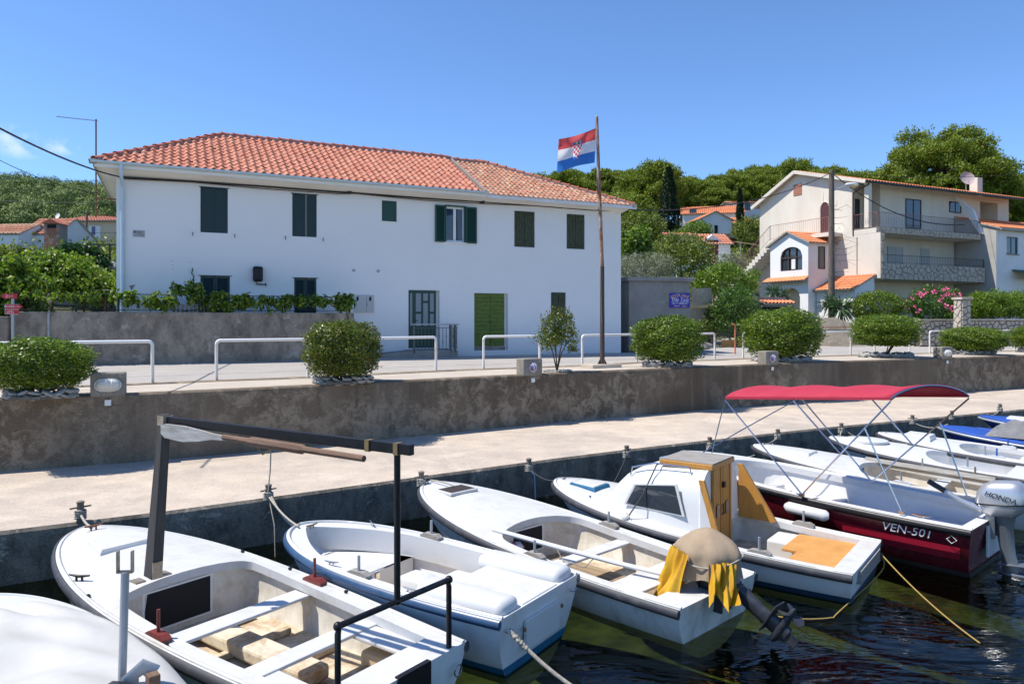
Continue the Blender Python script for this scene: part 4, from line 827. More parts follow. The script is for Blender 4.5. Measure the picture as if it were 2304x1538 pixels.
    def b(s, t):
        t = min(1, max(0, t))
        if t < s.tm: return s.B/2*(s.tw+(1-s.tw)*math.sin(math.pi/2*t/s.tm))
        return s.B/2*max(0, 1-((t-s.tm)/(1-s.tm))**s.pw)**s.ex
    def sh(s, t): return s.zs+(s.zb-s.zs)*max(0, t)**1.7
    def bc(s, t):
        if t < s.t0 or t >= s.t1: return 0.0
        w_ = s.b(t)-s.rim; ta = s.t1-s.fl
        if t > ta: w_ *= max(0, 1-((t-ta)/(s.t1-ta))**s.nn)**.5
        return max(0, w_)
    def dz_(s, t, y):
        k = min(1, max(0, (t-s.t1+.22)/.22)); b = max(1e-6, s.b(t)); return s.sh(t)+s.cam*k*(1-(y/b)**2)*min(1, b/(s.B*.3))
    def zk(s, t): return s.keel+(s.zb-.1-s.keel)*max(0, t)**7
    def sec(s, t, j):
        a = j*math.pi/2; b = s.b(t); zk = s.zk(t); z = zk+(s.sh(t)-zk)*(1-math.cos(a))**.85; y = b*(math.sin(a))**.72*(.93+.07*j)
        fr = (s.sh(t)-z); return (s.L*t-.55*fr*max(0, t)**4+.14*fr*(1-t)**6, y, z)
    def halfb(s, t, z):
        q = [s.sec(t, j/20) for j in range(21)]
        for a, b in zip(q, q[1:]):
            if a[2] <= z <= b[2]: return a[1]+(b[1]-a[1])*(z-a[2])/max(1e-9, b[2]-a[2])
        return 0.0 if z < q[0][2] else q[-1][1]
    def at_z(s, t, z, sg, off):
        q = [s.sec(t, j/24) for j in range(25)]
        for a, b in zip(q, q[1:]):
            if a[2] <= z <= b[2]: f = (z-a[2])/max(1e-9, b[2]-a[2]); return Vector((a[0]+(b[0]-a[0])*f, sg*(a[1]+(b[1]-a[1])*f+off), z))
        p = q[0] if z < q[0][2] else q[-1]; return Vector((p[0], sg*(p[1]+off), z))
    def P(s, t, y, dz=0.0): return Vector((s.L*t, y, s.dz_(t, y)+dz))
    def loc(s, p):
        q = Vector(p)-Vector((s.mid.x, s.mid.y, 0)); c, n = math.cos(-s.rz), math.sin(-s.rz); return Vector((q.x*c-q.y*n, q.x*n+q.y*c, q.z))
    def wpt(s, p): c, n = math.cos(s.rz), math.sin(s.rz); return Vector((s.mid.x+p[0]*c-p[1]*n, s.mid.y+p[0]*n+p[1]*c, p[2]))
    def thwart(s, t, wd=.24, dz=-.10, mat='deck', th=.035, name='thwart'):
        y = s.bc(t)+.03; x = s.L*t; z = s.sh(t)+dz; return MB().box(x-wd/2, x+wd/2, -y, y, z-th, z, bev=.012).build(name, M[mat], s.root)
    def oarlock(s, t, sg, mat='wood_grey', inb=.07, h=.14, pin='grey_metal'):
        p = s.P(t, sg*(s.b(t)-inb)); o = MB().add([(p.x+a*x, p.y+b*.045, p.z+z) for z, x in ((0,.15),(.03,.15),(.06,.09)) for a, b in ((-1,-1),(1,-1),(1,1),(-1,1))], [(0,1,5,4),(1,2,6,5),(2,3,7,6),(3,0,4,7),(4,5,9,8),(5,6,10,9),(6,7,11,10),(7,4,8,11),(8,9,10,11)]).build('oarlock_block', M[mat], s.root)
        MB().tube([p+Vector((0,0,.05)), p+Vector((0,0,.06+h))], .016, 8).build('thole_pin', M[pin], o, 40)
    def cleat(s, t, y, yaw=0, mat='black_paint', k=1.0):
        p = s.P(t, y); c, n = math.cos(yaw), math.sin(yaw); o = MB().tube([p+Vector((-.09*k*c,-.09*k*n,.05*k)), p+Vector((0,0,.04*k)), p+Vector((.09*k*c,.09*k*n,.05*k))], [.008*k,.014*k,.008*k], 6).build('cleat', M[mat], s.root, 50)
        for q in (-.025, .025): MB().tube([p+Vector((q*k*c,q*k*n,0)), p+Vector((q*k*c,q*k*n,.042*k))], .009*k, 6).build('cleat_leg', M[mat], o)
    def hatch(s, t, ln, wd, h=.04, mat='deck', name='hatch', taper=.75):
        x = s.L*t; q = [(-ln/2,-wd/2),(ln/2,-wd/2*taper),(ln/2,wd/2*taper),(-ln/2,wd/2)]; z = lambda a, b: s.dz_((x+a)/s.L, abs(b))
        mb = MB(); lo = [(x+a*1.06, b*1.06, z(a, b)-.01) for a, b in q]; m1 = [(x+a*1.03, b*1.03, z(a,b)+h*.7) for a, b in q]; up = [(x+a*.96, b*.96, z(0,0)*.5+z(a,b)*.5+h) for a, b in q]
        mb.add(lo+m1+up, [(i, (i+1)%4, 4+(i+1)%4, 4+i) for i in range(4)]+[(4+i, 4+(i+1)%4, 8+(i+1)%4, 8+i) for i in range(4)]+[(8,9,10,11)]); return mb.build(name, M[mat], s.root)
    def opening(s, y0, y1, z0, z1, mat='dark', name='locker_opening'):
        'dark opening in the bulkhead under the foredeck'
        x = s.L*s.t1+.028; o = MB().box(x-.012, x+.5, y0, y1, z0, z1)
        b = MB(); fx = x-.016
        for a, c, e, g in ((y0-.025,y0,z0-.02,z1+.02),(y1,y1+.025,z0-.02,z1+.02)): b.box(fx, fx+.02, a, c, e, g)
        b.box(fx, fx+.02, y0, y1, z1, z1+.02); b.box(fx, fx+.02, y0, y1, z0-.02, z0)
        q = o.build(name, M[mat], s.root); b.build('frame', M['liner_white'], q); return q
    def studs(s, T, inb=.05, mat='black_paint'):
        for t, sg in T:
            p = s.P(t, sg*(s.b(t)-inb)); MB().box(p.x-.022, p.x+.022, p.y-.014, p.y+.014, p.z, p.z+.03, bev=.006).build('cover_hook', M[mat], s.root)

# --- boat with the wooden mast and black gantry
b1 = Boat('rowing_boat', 'white boat with dark wooden mast post, overhead beam and black tube frame at its stern', (-5.48,9.29), (-.89,5.94), .76, .50, 1.92, .84, 'hull_white', rim=.20, t0=.06, t1=.585, nn=7, fl=.07, cam=.07, tm=.45, pw=2.3, ex=.6)
b1.hatch(.83, .55, .66); b1.cleat(.70, b1.b(.70)-.10, .5, k=1.3); b1.cleat(.86, -(b1.b(.86)-.09), -.9, k=1.2); b1.cleat(.945, 0, 1.57, 'rust', 1.2)
b1.opening(-.34, .40, .14, .54); b1.studs([(.62,-1),(.47,-1),(.30,-1),(.62,1),(.48,1),(.35,1)]); b1.oarlock(.385, 1, 'mahogany', .09, .2, 'mahogany'); b1.oarlock(.385, -1, 'mahogany', .09, .2, 'mahogany')
b1.thwart(.40, .26, -.10); b1.thwart(.205, .24, -.08)
x0, x1 = b1.L*.06, b1.L*.20
for sg in (1, -1):
    MB().box(x0, x1, sg*.42, sg*(b1.bc(.12)+.03), b1.sh(.1)-.125, b1.sh(.1)-.085, bev=.012).build('side_seat', M['deck'], b1.root); MB().box(b1.L*.1, b1.L*.19, sg*.5, sg*.75, .06, .25, bev=.05).build('foam_block', M['sole_tan'], b1.root)
for x in (.9, 1.55, 2.25, 2.9): MB().box(x, x+.10, -.62, .62, .062, .13, bev=.02).build('floor_rib', M['sole'], b1.root)
MB().box(1.1, 2.9, -.17, .12, .10, .24, bev=.03).build('floor_box', M['sole'], b1.root); MB().box(1.2, 2.7, .30, .52, .066, .11, bev=.01).build('floor_board', M['sole_tan'], b1.root)
# mast post, beam, gantry
mt = b1.loc((-3.57,7.50,2.37)); mbs = b1.loc((-3.70,7.51,.76)); up = (mt-mbs)
def taper_bar(a, b, w0, h0, w1, h1):
    a = Vector(a); b = Vector(b); d = (b-a).normalized(); sd = d.cross(Vector((1,0,0))).normalized(); u = sd.cross(d); mb = MB(); vs = []
    for p, w_, h_ in ((a, w0, h0), (a.lerp(b,.5), (w0+w1)/2, (h0+h1)/2), (b, w1, h1)): vs += [p+sd*w_*i+u*h_*j for i, j in ((-.5,-.5),(.5,-.5),(.5,.5),(-.5,.5))]
    return mb.add(vs, [(3,2,1,0),(8,9,10,11)]+[(4*k+i, 4*k+(i+1)%4, 4*k+4+(i+1)%4, 4*k+4+i) for k in (0,1) for i in range(4)])
mast = taper_bar(mbs, mt+Vector((0,0,.06)), .11, .16, .085, .085).build('mast_post', M['beam_wood'], b1.root)
for dx in (-.17, .10): MB().box(mbs.x-.06, mbs.x+.08, mbs.y+dx, mbs.y+dx+.10, mbs.z-.012, mbs.z+.004).build('foot_plate', M['steel_plate'], mast)
MB().box(mbs.x-.10, mbs.x-.082, mbs.y-.05, mbs.y+.05, mbs.z, mbs.z+.17).build('bracket', M['steel_plate'], mast); MB().box(mt.x-.06, mt.x+.06, mt.y-.052, mt.y+.052, mt.z-.05, mt.z+.05).build('bracket', M['steel_plate'], mast)
gm = b1.loc((-.94,5.97,1.10)); gr = b1.loc((-.56,6.47,1.10)); gl_ = b1.loc((-1.31,5.48,1.10)); be = b1.loc((-.80,5.84,2.36))
beam = MB().bar(mt+Vector((.05,0,0)), be, .055, .085, .004).build('beam', M['black_paint'], b1.root)
for p in (mt.lerp(be,.86), mt.lerp(be,.955)): MB().box(p.x-.025, p.x+.025, p.y-.034, p.y+.034, p.z-.05, p.z+.046).build('strap', M['brass'], beam)
MB().tube([gm, Vector((gm.x, gm.y, 2.31))], .027, 10).build('gantry_post', M['black_paint'], b1.root, 40)
MB().tube([Vector((gr.x,gr.y,.46)), gr-Vector((0,0,.06)), gr+(gm-gr)*.03, gm, gl_+(gm-gl_)*.03, gl_-Vector((0,0,.06)), Vector((gl_.x,gl_.y,.46))], .025, 10).build('gantry_frame', M['black_paint'], b1.root, 40)
for p in (gr, gm, gl_): MB().ball(p, .036, .036, .036, 10, 6).build('pipe_joint', M['black_paint'], b1.root, 60)
oa = mt+Vector((-.08,.075,-.06)); ob = mt.lerp(be, .84)+Vector((0,.075,-.10)); dd = (ob-oa); od = dd.normalized()
oar = MB().tube([oa+od*.95, oa+od*1.3, oa+od*1.35, oa+od*2.0, oa+od*2.03, ob+od*.08], [.026,.028,.045,.045,.03,.028], 8).build('oar', M['oar_wood'], b1.root, 40)
mb = MB(); secs = [(0,.045),(.06,.075),(.35,.085),(.60,.06),(.80,.03),(.98,.022)]; vs = []
for q, h_ in secs: p = oa+od*q; vs += [p+Vector((0,-.014,-h_*1.25)), p+Vector((0,.014,-h_*1.25)), p+Vector((0,.014,h_*.6)), p+Vector((0,-.014,h_*.6))]
mb.add(vs, [(0,1,2,3),(23,22,21,20)]+[(4*k+i, 4*k+(i+1)%4, 4*k+4+(i+1)%4, 4*k+4+i) for k in range(5) for i in range(4)]).build('oar_blade', simple('grey_oar_blade', (.42,.42,.41), .8, c2=(.25,.22,.19), scale=5, bmp=.3, bs=25, stretch=(.6,5,5)), oar)
MB().tube([oa+od*1.33+Vector((0,-.05,-.03)), oa+od*1.42+Vector((0,-.06,-.12)), oa+od*1.55+Vector((0,-.05,-.05))], .008, 6).build('rope_loop', M['rope_yellow'], b1.root); MB().tube([oa+od*1.54+Vector((0,-.05,-.06)), oa+od*1.53+Vector((0,-.05,-.25)), oa+od*1.5+Vector((0,-.05,-.46))], .006, 5).build('rope_end', M['rope'], b1.root)
MB().box(-.02, .03, -.32, .06, .10, .515).build('transom_pad', M['black_paint'], b1.root); MB().tube([(-.03,-.66+.05*math.cos(a),.30+.05*math.sin(a)) for a in [k*math.pi/6 for k in range(13)]], .007, 5).build('mooring_ring', M['chrome'], b1.root)
b1.cleat(.03, b1.b(.03)-.15, 0, k=1.0)

# --- small open boat with navy rub strip
b2 = Boat('dinghy', 'rounded white open dinghy with navy rub strip and tan stained floor', (-2.77,9.45), (.31,7.38), .76, .62, 1.66, .90, 'hull_white', 'gel', 'liner_white', 'sole_tan', 'navy', rim=.15, t0=.26, t1=.955, nn=2.2, fl=.36, zf=.12, cam=.0, tm=.40, pw=2.5, ex=.55, boot='boot_blue', lip=.28, railr=.032)
xb = b2.L
seat = MB(); N = 20
Lf = [(b2.L*(.62+.28*k/N), max(.05, b2.bc(.62+.28*k/N)-.01)) for k in range(N+1)]
seat.add([(x, -y, .42) for x, y in Lf]+[(x, y, .42) for x, y in Lf], [(k, k+1, N+2+k, N+1+k) for k in range(N)])
A_ = [(b2.L*.62-.22*math.sin(math.pi*k/12), -b2.bc(.62)+2*b2.bc(.62)*k/12) for k in range(13)]
seat.add([(b2.L*.62, y, .42) for x, y in A_]+[(x+.22, y, .42) for x, y in A_], [(k, k+1, 14+k, 13+k) for k in range(12)]).add([(b2.L*.622, -b2.bc(.62), .42),(b2.L*.622, b2.bc(.62), .42),(b2.L*.622, b2.bc(.62), .12),(b2.L*.622, -b2.bc(.62), .12)], [(0,1,2,3)])
bs = seat.build('bow_seat', M['gel'], b2.root); MB().box(b2.L*.625, b2.L*.72, -.38, .38, .421, .432, bev=.005).build('locker_lid', M['deck'], bs); MB().box(b2.L*.617, b2.L*.621, -.03, .03, .33, .40).build('latch', M['chrome'], bs)
MB().box(b2.L*.27, b2.L*.42, -.58, .58, .12, .44, bev=.06).build('stern_seat', M['gel'], b2.root, 40); MB().box(b2.L*.42, b2.L*.53, -.30, .10, .12, .46, bev=.09).build('console_seat', M['gel'], b2.root, 40)
mb = MB(); mb.add([(-.004,-.40,.62),(-.004,.40,.62),(-.004,.30,.45),(-.004,-.30,.45)], [(0,1,2,3)])

for sg in (1, -1): MB().box(.03, b2.L*.30, sg*.36, sg*.70, .55, .735, bev=.075).build('quarter_shoulder', M['gel'], b2.root, 60)
MB().box(-.014, .02, -.32, .32, .18, .47, bev=.006).build('motor_pad', M['gel'], b2.root); MB().box(.02, .9, -.34, .34, .60, .632, bev=.015).build('splash_well', M['deck'], b2.root)
for y in (-.62,.62): MB().tube([(-.02,y,.50),(-.05,y,.50),(-.05,y+.08,.50),(-.02,y+.08,.50)], .01, 6).build('stern_eye', M['chrome'], b2.root)
for y in (.36,-.36): MB().lathe([(.022,0),(.022,.012)], 10).build('drain_plug', M['brass'], b2.root).matrix_local = Matrix.Translation((-.012,y,.40))@Matrix.Rotation(R(-90), 4, 'Y')
b2.oarlock(.56, -1, 'wood_grey', .09, .16); b2.oarlock(.50, 1, 'wood_grey', .09, .16); b2.cleat(.62, b2.b(.62)-.08, .2, 'chrome'); b2.cleat(.30, b2.b(.3)-.07, 0, 'chrome'); b2.cleat(.93, 0, 1.57, 'brass'); b2.cleat(.8, -(b2.b(.8)-.07), -.5, 'chrome')
# --- white boat with motor wrapped in cloth
b3 = Boat('motor_boat', 'white boat with black framed deck hatch and cloth wrapped motor on its worn stern', (-1.38,11.9), (2.3,8.05), .76, .42, 1.86, .86, 'hull_worn', rim=.17, t0=.07, t1=.56, nn=4, fl=.10, zf=.03, cam=.07, tm=.45, pw=2.3, ex=.6)
hx = b3.L*.86; hz = b3.dz_(.86, 0); o = MB().box(hx-.2, hx+.2, -.27, .27, hz-.02, hz+.022, bev=.01).build('deck_hatch', M['deck'], b3.root); MB().box(hx-.165, hx+.165, -.235, .235, hz+.0225, hz+.026).build('hatch_panel', simple('dark_brown_hatch', (.045,.03,.025), .4), o)
b3.opening(-.28, .46, .16, .48)
bag = MB().ball((b3.L*.56-.03,.3,.26), .10, .16, .10, 10, 7, .18).build('plastic_bag', simple('red_white_bag', (.55,.02,.03), .4, c2=(.7,.66,.66), scale=9, lo=.45, hi=.55), b3.root, 60)
b3.thwart(.155, .42, -.04); b3.thwart(.36, .22, -.09)
for k in range(7): MB().box(1.0+0*k, 2.8, -.46+.132*k, -.46+.132*k+.12, .035, .05).build('floor_board', M['plank'], b3.root)
b3.oarlock(.42, -1, 'wood_grey', .09, .15); b3.oarlock(.385, 1, 'wood_grey', .09, .15)
MB().tube([(3.0,.66,.60),(2.2,.52,.56),(1.2,.30,.5),(.35,.12,.48)], [.032,.034,.03,.03], 8).build('white_oar', M['gel'], b3.root, 40)
MB().tube([(2.0,.50,.55),(1.9,.5,.42),(1.6,.42,.38),(1.5,.38,.5)], .008, 5).build('rope_loop', M['rope'], b3.root)
MB().tube([(-.03,-.58+.05*math.cos(a),.24+.05*math.sin(a)) for a in [k*math.pi/6 for k in range(13)]], .008, 5).build('mooring_ring', M['iron_dark'], b3.root)
# --- cabin boat
b4 = Boat('cabin_boat', 'white cabin boat with ochre wooden doors and hatch, blue hatch on its bow', (.73,12.14), (4.52,9.25), .76, .40, 1.92, .88, 'hull_white', rim=.17, t0=.05, t1=.41, nn=12, fl=.03, zf=.08, cam=.06, tm=.45, pw=2.3, ex=.6, boot='navy')
L = b4.L; cst = [.41,.45,.50,.55,.60,.64,.68,.71,.735,.755]
def cab(t): u = (t-.41)/.345; return (b4.b(t)-.24)*(1-.25*u**2), b4.sh(t)+(.86-.20*u)*(1-u**5.5)*(1 if u < 1 else 0)
mb = MB(); rows = []
for t in cst:
    w_, zt = cab(t); z0 = b4.sh(t)-.02; r_ = []
    for k in range(17):
        a = math.pi*k/16; cx = math.cos(a); sx_ = math.sin(a); e_ = .32; r_.append(Vector((L*t+.0*sx_, w_*math.copysign(abs(cx)**e_, cx)*(1-.16*abs(sx_)), z0+(zt-z0)*abs(sx_)**.42)))
    rows.append(r_)
for a, b in zip(rows, rows[1:]): strip(a, b, mb)
cabin = mb.build('cabin', M['gel'], b4.root, 45)
w_, zt = cab(.41); ZC = zt
MB().prism([(r_.y, r_.z) for r_ in rows[0]], 'x', L*.41-.012, L*.41+.012).build('bulkhead', M['liner_white'], cabin)
for sg in (1, -1):
    def side(t, f): 
        w2, z2 = cab(t); z0 = b4.sh(t); return Vector((L*t, sg*(w2*(1-.10*f**3)+.010), z0+(z2-z0)*f))
    q = [side(.46,.28), side(.655,.24), side(.62,.66), side(.485,.74)]; n_ = (q[1]-q[0]).cross(q[3]-q[0]).normalized(); n_ = n_*math.copysign(1, n_.y*sg); cq = sum(q, Vector())/4
    o = MB().add([p+(p-cq)*.10+n_*.002 for p in q]+[p+(p-cq)*.10+n_*.014 for p in q], [(4,5,6,7),(0,1,5,4),(1,2,6,5),(2,3,7,6),(3,0,4,7)]).build('window', M['deck'], cabin); MB().add([p+n_*.018 for p in q], [(0,1,2,3)]).build('pane', M['glass'], o)
dz0 = b4.zf+.02; xd = L*.41-.02
for a, b in ((-.335,-.005), (.005,.335)):
    o = MB().box(xd-.022, xd, a, b, dz0, ZC-.03, bev=.004).build('cabin_door', M['ochre'], b4.root)
    for p, q in ((a, a+.06), (b-.06, b)): MB().box(xd-.034, xd-.0225, p+.003, q-.003, dz0, ZC-.03).build('stile', M['ochre'], o)
    cy = (a+b)/2; v_ = MB().box(xd-.040, xd-.0345, cy-.055, cy+.055, .62, .80).build('vent', M['steel_plate'], o)
    y = -.035 if a < 0 else .035; MB().tube([(xd-.036,y,.64),(xd-.06,y,.66),(xd-.06,y,.76),(xd-.036,y,.78)], .009, 6).build('handle', M['iron_dark'], o)
MB().box(xd-.07, xd-.036, -.04, .04, 1.02, 1.10, bev=.01).build('padlock', M['black_paint'], b4.root)
hz = ZC; MB().box(xd-.05, xd+.75, -.42, .42, hz-.02, hz+.055, bev=.01).build('hatch_frame', M['ochre'], b4.root)
for k in range(5): MB().box(xd-.04, xd+.74, -.40+.16*k, -.40+.16*k+.155, hz+.056, hz+.068).build('hatch_slat', M['wood_grey'], b4.root)
for sg in (1, -1):
    ln_ = .56 if sg < 0 else .30
    MB().prism([(xd+.02, ZC-.10),(xd-.06, ZC-.10),(xd-ln_, b4.sh(.28)+.02),(xd-ln_+.08, b4.sh(.28)-.01),(xd-.03, ZC-.25)], 'y', sg*(w_-.02), sg*(w_+.03)).build('side_board', M['ochre'], b4.root)
    MB().prism([(xd-.0, ZC-.2),(xd-ln_+.08, b4.sh(.28)-.0),(xd, b4.sh(.38)-.02)], 'y', sg*(w_-.01), sg*(w_+.012)).build('side_screen', M['ochre'] if sg < 0 else M['gel'], b4.root)
    y = sg*.52; MB().tube([(L*.45,y*1.02,cab(.45)[1]-.07),(L*.455,y*1.02,cab(.455)[1]+.02),(L*.57,y*.98,cab(.57)[1]+.05),(L*.65,y*.9,cab(.65)[1]+.04),(L*.655,y*.9,cab(.655)[1]-.07)], .012, 8).build('grab_rail', M['chrome'], b4.root, 40)
bh = b4.hatch(.865, .48, .46, .04, 'boot_blue'); o = b4.hatch(.865, .42, .40, .05, 'deck')
MB().box(.25, 1.05, -.72, .1, .30, .34, bev=.01).build('engine_board', M['orange_ply'], b4.root); MB().box(.25, .85, .1, .72, .30, .338, bev=.01).build('stern_bench', M['orange_ply'], b4.root); MB().box(.9, 1.35, -.72, -.2, .09, .33, bev=.03).build('side_box', M['gel'], b4.root)
MB().box(-.03, .03, -.60, .52, .20, .36).build('transom_board', M['wood_grey'], b4.root); MB().tube([(-.04,-.66+.05*math.cos(a),.24+.05*math.sin(a)) for a in [k*math.pi/6 for k in range(13)]], .008, 5).build('mooring_ring', M['iron_dark'], b4.root)
wq = cab(.56); pq_ = Vector((L*.56, wq[0]*.8, wq[1]+.03)); MB().tube([pq_+Vector((0,-.6,0)), pq_, Vector((L*.59, wq[0]+.03, b4.sh(.59)+.35)), Vector((L*.62, b4.b(.62)-.08, b4.sh(.62)+.06))], .010, 6).build('tie_down', M['rope_dark'], b4.root); MB().ball((L*.625, b4.b(.62)-.05, b4.sh(.62)+.03), .06, .05, .07, 8, 6, .15).build('weight_bag', M['canvas'], b4.root, 60)
b4.oarlock(.215, -1, 'wood_grey', .08, .16); b4.oarlock(.23, 1, 'wood_grey', .08, .16)
# --- dark red boat with canopy
b5 = Boat('canopy_boat', 'dark red boat with white deck under a red canopy on steel tubes', (3.17,13.76), (6.56,9.95), .92, .70, 1.95, .90, 'hull_red', 'gel', 'liner_white', 'liner_white', 'black_paint', rim=.17, t0=.03, t1=.80, nn=2.5, fl=.16, zf=.12, cam=.05, tm=.42, pw=2.4, ex=.6, lip=.10, boot='boot_dark')
mb = MB()
for t_ in range(13): t = .02+.5*t_/12
A_ = [b5.at_z(.02+.30*k/14, .44, 1, .012) for k in range(15)]; B_ = [b5.at_z(.02+.30*k/14, .36, 1, .025) for k in range(15)]; C_ = [b5.at_z(.02+.30*k/14, .26, 1, .010) for k in range(15)]
mb = MB(); strip(A_, B_, mb); strip(B_, C_, mb); mb.build('side_stripe', M['stripe_red'], b5.root)
for sg in (1,):
    p0, p1 = b5.at_z(.05, .56, sg, .012), b5.at_z(.25, .56, sg, .012); d_ = p0-p1; ang = math.atan2(d_.y, d_.x)
    pm = p0.lerp(p1, .5); tl = math.atan2(b5.at_z(.15,.62,sg,0).y-b5.at_z(.15,.50,sg,0).y, .12)
    text('registration', 'VEN-501', M['letter_white'], b5.root, pm+Vector((0,.004,-.015)), .17, (R(90)+tl, 0, ang), .001, .25)
    MB().tube([p0+Vector((.06*math.cos(q)-.05,.016,.05*math.sin(q)-.02)) for q in (0,1.571,3.142,4.712)], .005, 4, closed=True).build('emblem', M['letter_white'], b5.root)
b5.cleat(.12, b5.b(.12)-.08, 0, 'chrome', 1.2)
for sg in (-1, 1): MB().box(b5.L*.05, b5.L*.24, sg*.48, sg*(b5.bc(.1)-.02), .12, .40, bev=.03).build('stern_seat', M['gel'], b5.root, 40)
MB().box(b5.L*.45, b5.L*.52, -b5.bc(.48), b5.bc(.48), .12, .42, bev=.03).build('mid_seat', M['gel'], b5.root, 40); MB().box(b5.L*.66, b5.L*.70, -b5.bc(.68), b5.bc(.68), .12, .50, bev=.03).build('bow_step', M['gel'], b5.root, 40); MB().box(b5.L*.38, b5.L*.46, -.18, .16, .12, .36, bev=.03).build('box', M['gel'], b5.root, 40)
MB().box(-.02, .01, -.26, .26, .22, .64, bev=.006).build('motor_pad', M['gel'], b5.root); fd = MB().tube([b5.at_z(.48,.58,1,.07), b5.at_z(.47,.57,1,.09), b5.at_z(.36,.55,1,.09), b5.at_z(.35,.55,1,.07)], [.05,.085,.085,.05], 10).build('fender', M['gel'], b5.root, 60)
lr, lf_, rr_, rf_ = (b5.loc(p) for p in ((5.23,10.07,2.31), (3.42,11.7,2.15), (6.67,10.64,2.29), (4.86,12.27,2.13)))
fA, fC, gA, gC = (b5.loc(p) for p in ((4.33,10.88,.80), (5.33,9.97,.78), (5.80,11.75,.80), (6.75,10.80,.78)))
mb = MB(); NU, NV = 24, 14
def cnp(u, v):
    p = lf_.lerp(lr, u).lerp(rf_.lerp(rr_, u), v); zz = .17*math.sin(math.pi*v)**.7+.035*math.sin(u*math.pi*3)**2*(-1)*math.sin(math.pi*v)**.5+.02; return p+Vector((0,0,zz))
mb.grid(cnp, NU, NV); cn = mb.build('canopy', M['bimini'], b5.root, 60); md = cn.modifiers.new('thick', 'SOLIDIFY'); md.thickness = .006
mb = MB()
for (e, u) in ((0, 0), (1, 1)):
    P_ = [cnp(u, v/NV) for v in range(NV+1)]; Q_ = [p+Vector((0,0,-.05)) for p in P_]; strip(P_, Q_, mb)
for v in (0, 1):
    P_ = [cnp(k/NU, v) for k in range(NU+1)]; strip(P_, [p+Vector((0,0,-.035)) for p in P_], mb)
mb.build('valance', M['bimini'], cn)
for P0, P1, rear, front, Af, Cf in ((0,0,lr,lf_,fA,fC), (1,1,rr_,rf_,gA,gC)):
    dn = Vector((0,0,-.03)); tb = MB().tube([Af, front+dn], .0125, 8); tb.tube([Af, rear+dn], .0125, 8); md_ = Af.lerp(rear, .72); tb.tube([Cf, md_], .0125, 8)
    m1 = front.lerp(rear, .45)+dn; tb.tube([m1, Af.lerp(rear, .45)], .0125, 8); tb.build('canopy_tubes', M['chrome'], b5.root, 40)
    for q in (Af, Cf): MB().box(q.x-.04, q.x+.04, q.y-.02, q.y+.02, q.z-.03, q.z+.02, bev=.006).build('tube_foot', M['chrome'], b5.root)
for k in (.0, .45, 1.0): MB().tube([cnp(k, v/12)+Vector((0,0,-.016)) for v in range(13)], .0125, 8).build('canopy_bow', M['chrome'], cn, 40)
for s_, e_ in ((lf_, b5.P(.90,-.28)), (rf_, b5.P(.90,.28))): MB().tube([s_+Vector((0,0,-.03)), s_.lerp(e_,.55), e_], [.008,.010,.008], 6).build('stay_strap', M['navy'], b5.root)
# --- the boats further along
b6 = Boat('white_boat', 'white boat with green locker door under its foredeck, long timber lying aboard', (5.09,15.36), (8.75,12.2), .78, .46, 1.8, .86, 'hull_white', rim=.17, t0=.06, t1=.56, nn=3, fl=.12, zf=.06, cam=.07)
b6.hatch(.80, .5, .5, .03); b6.opening(-.55, .15, .2, .60, 'green_board', 'locker_door'); MB().tube([(2.8,-.62,.62),(.6,-.35,.56)], .07, 4).build('timber', M['wood_grey'], b6.root); b6.thwart(.3); b6.oarlock(.38, -1, 'gel', .08, .16); b6.oarlock(.2, -1, 'gel', .08, .16, 'bollard'); b6.oarlock(.38, 1, 'gel', .08, .16)
b7 = Boat('white_boat', 'white boat with oval raised foredeck lid and dark blue well in its deck', (7.14,16.4), (10.75,13.1), .78, .48, 1.85, .86, 'hull_white', 'gel', 'liner_white', 'liner_white', rim=.2, t0=.30, t1=.60, nn=2.5, fl=.14, zf=.08, cam=.08)
x = b7.L*.84; z = b7.dz_(.84, 0); MB().lathe([(.44,-.02),(.44,.025),(.40,.04),(.0,.045)], 28, (x,0,z), False).build('oval_lid', M['gel'], b7.root, 40).scale = (1, .8, 1); MB().box(b7.L*.6+.005, b7.L*.6+.03, -.35, .35, .2, .62, bev=.01).build('locker_door', M['gel'], b7.root); MB().box(b7.L*.6-.03, b7.L*.6+.004, -.02, .04, .46, .54).build('padlock', M['black_paint'], b7.root)
MB().box(b7.L*.06, b7.L*.30, -.42, .42, .30, b7.sh(.15)-.003).build('well_frame', M['gel'], b7.root); MB().box(b7.L*.09, b7.L*.27, -.3, .3, b7.sh(.15)+.004, b7.sh(.15)+.012).build('blue_mat', M['navy'], b7.root)
b7.oarlock(.42, 1, 'gel', .08, .18); b7.oarlock(.42, -1, 'gel', .08, .18); b7.oarlock(.2, 1, 'gel', .08, .18)
b8 = Boat('white_boat', 'white open boat with bright blue thole pins and boxy bow locker', (8.53,17.0), (12.2,13.8), .78, .5, 1.75, .86, 'hull_white', 'gel', 'liner_white', 'hull_white', rim=.17, t0=.05, t1=.66, nn=3, fl=.12, zf=.1, cam=.05)
b8.hatch(.82, .5, .55, .10, 'gel', 'bow_locker', .9); M['blue_pin'] = simple('blue_pin', (.02,.09,.34), .5)
for t in (.5, .3): b8.oarlock(t, 1, 'gel', .08, .15, 'blue_pin'); b8.oarlock(t, -1, 'gel', .08, .15, 'blue_pin')
b8.thwart(.42); b8.thwart(.2)
cv = MB().ball((1.0,-.1,.62), .75, .55, .28, 18, 10, .09).build('boat_cover', simple('pale_green_tarpaulin', (.50,.52,.44), .7, c2=(.36,.38,.31), scale=5, bmp=.5, bs=8), b8.root, 60)
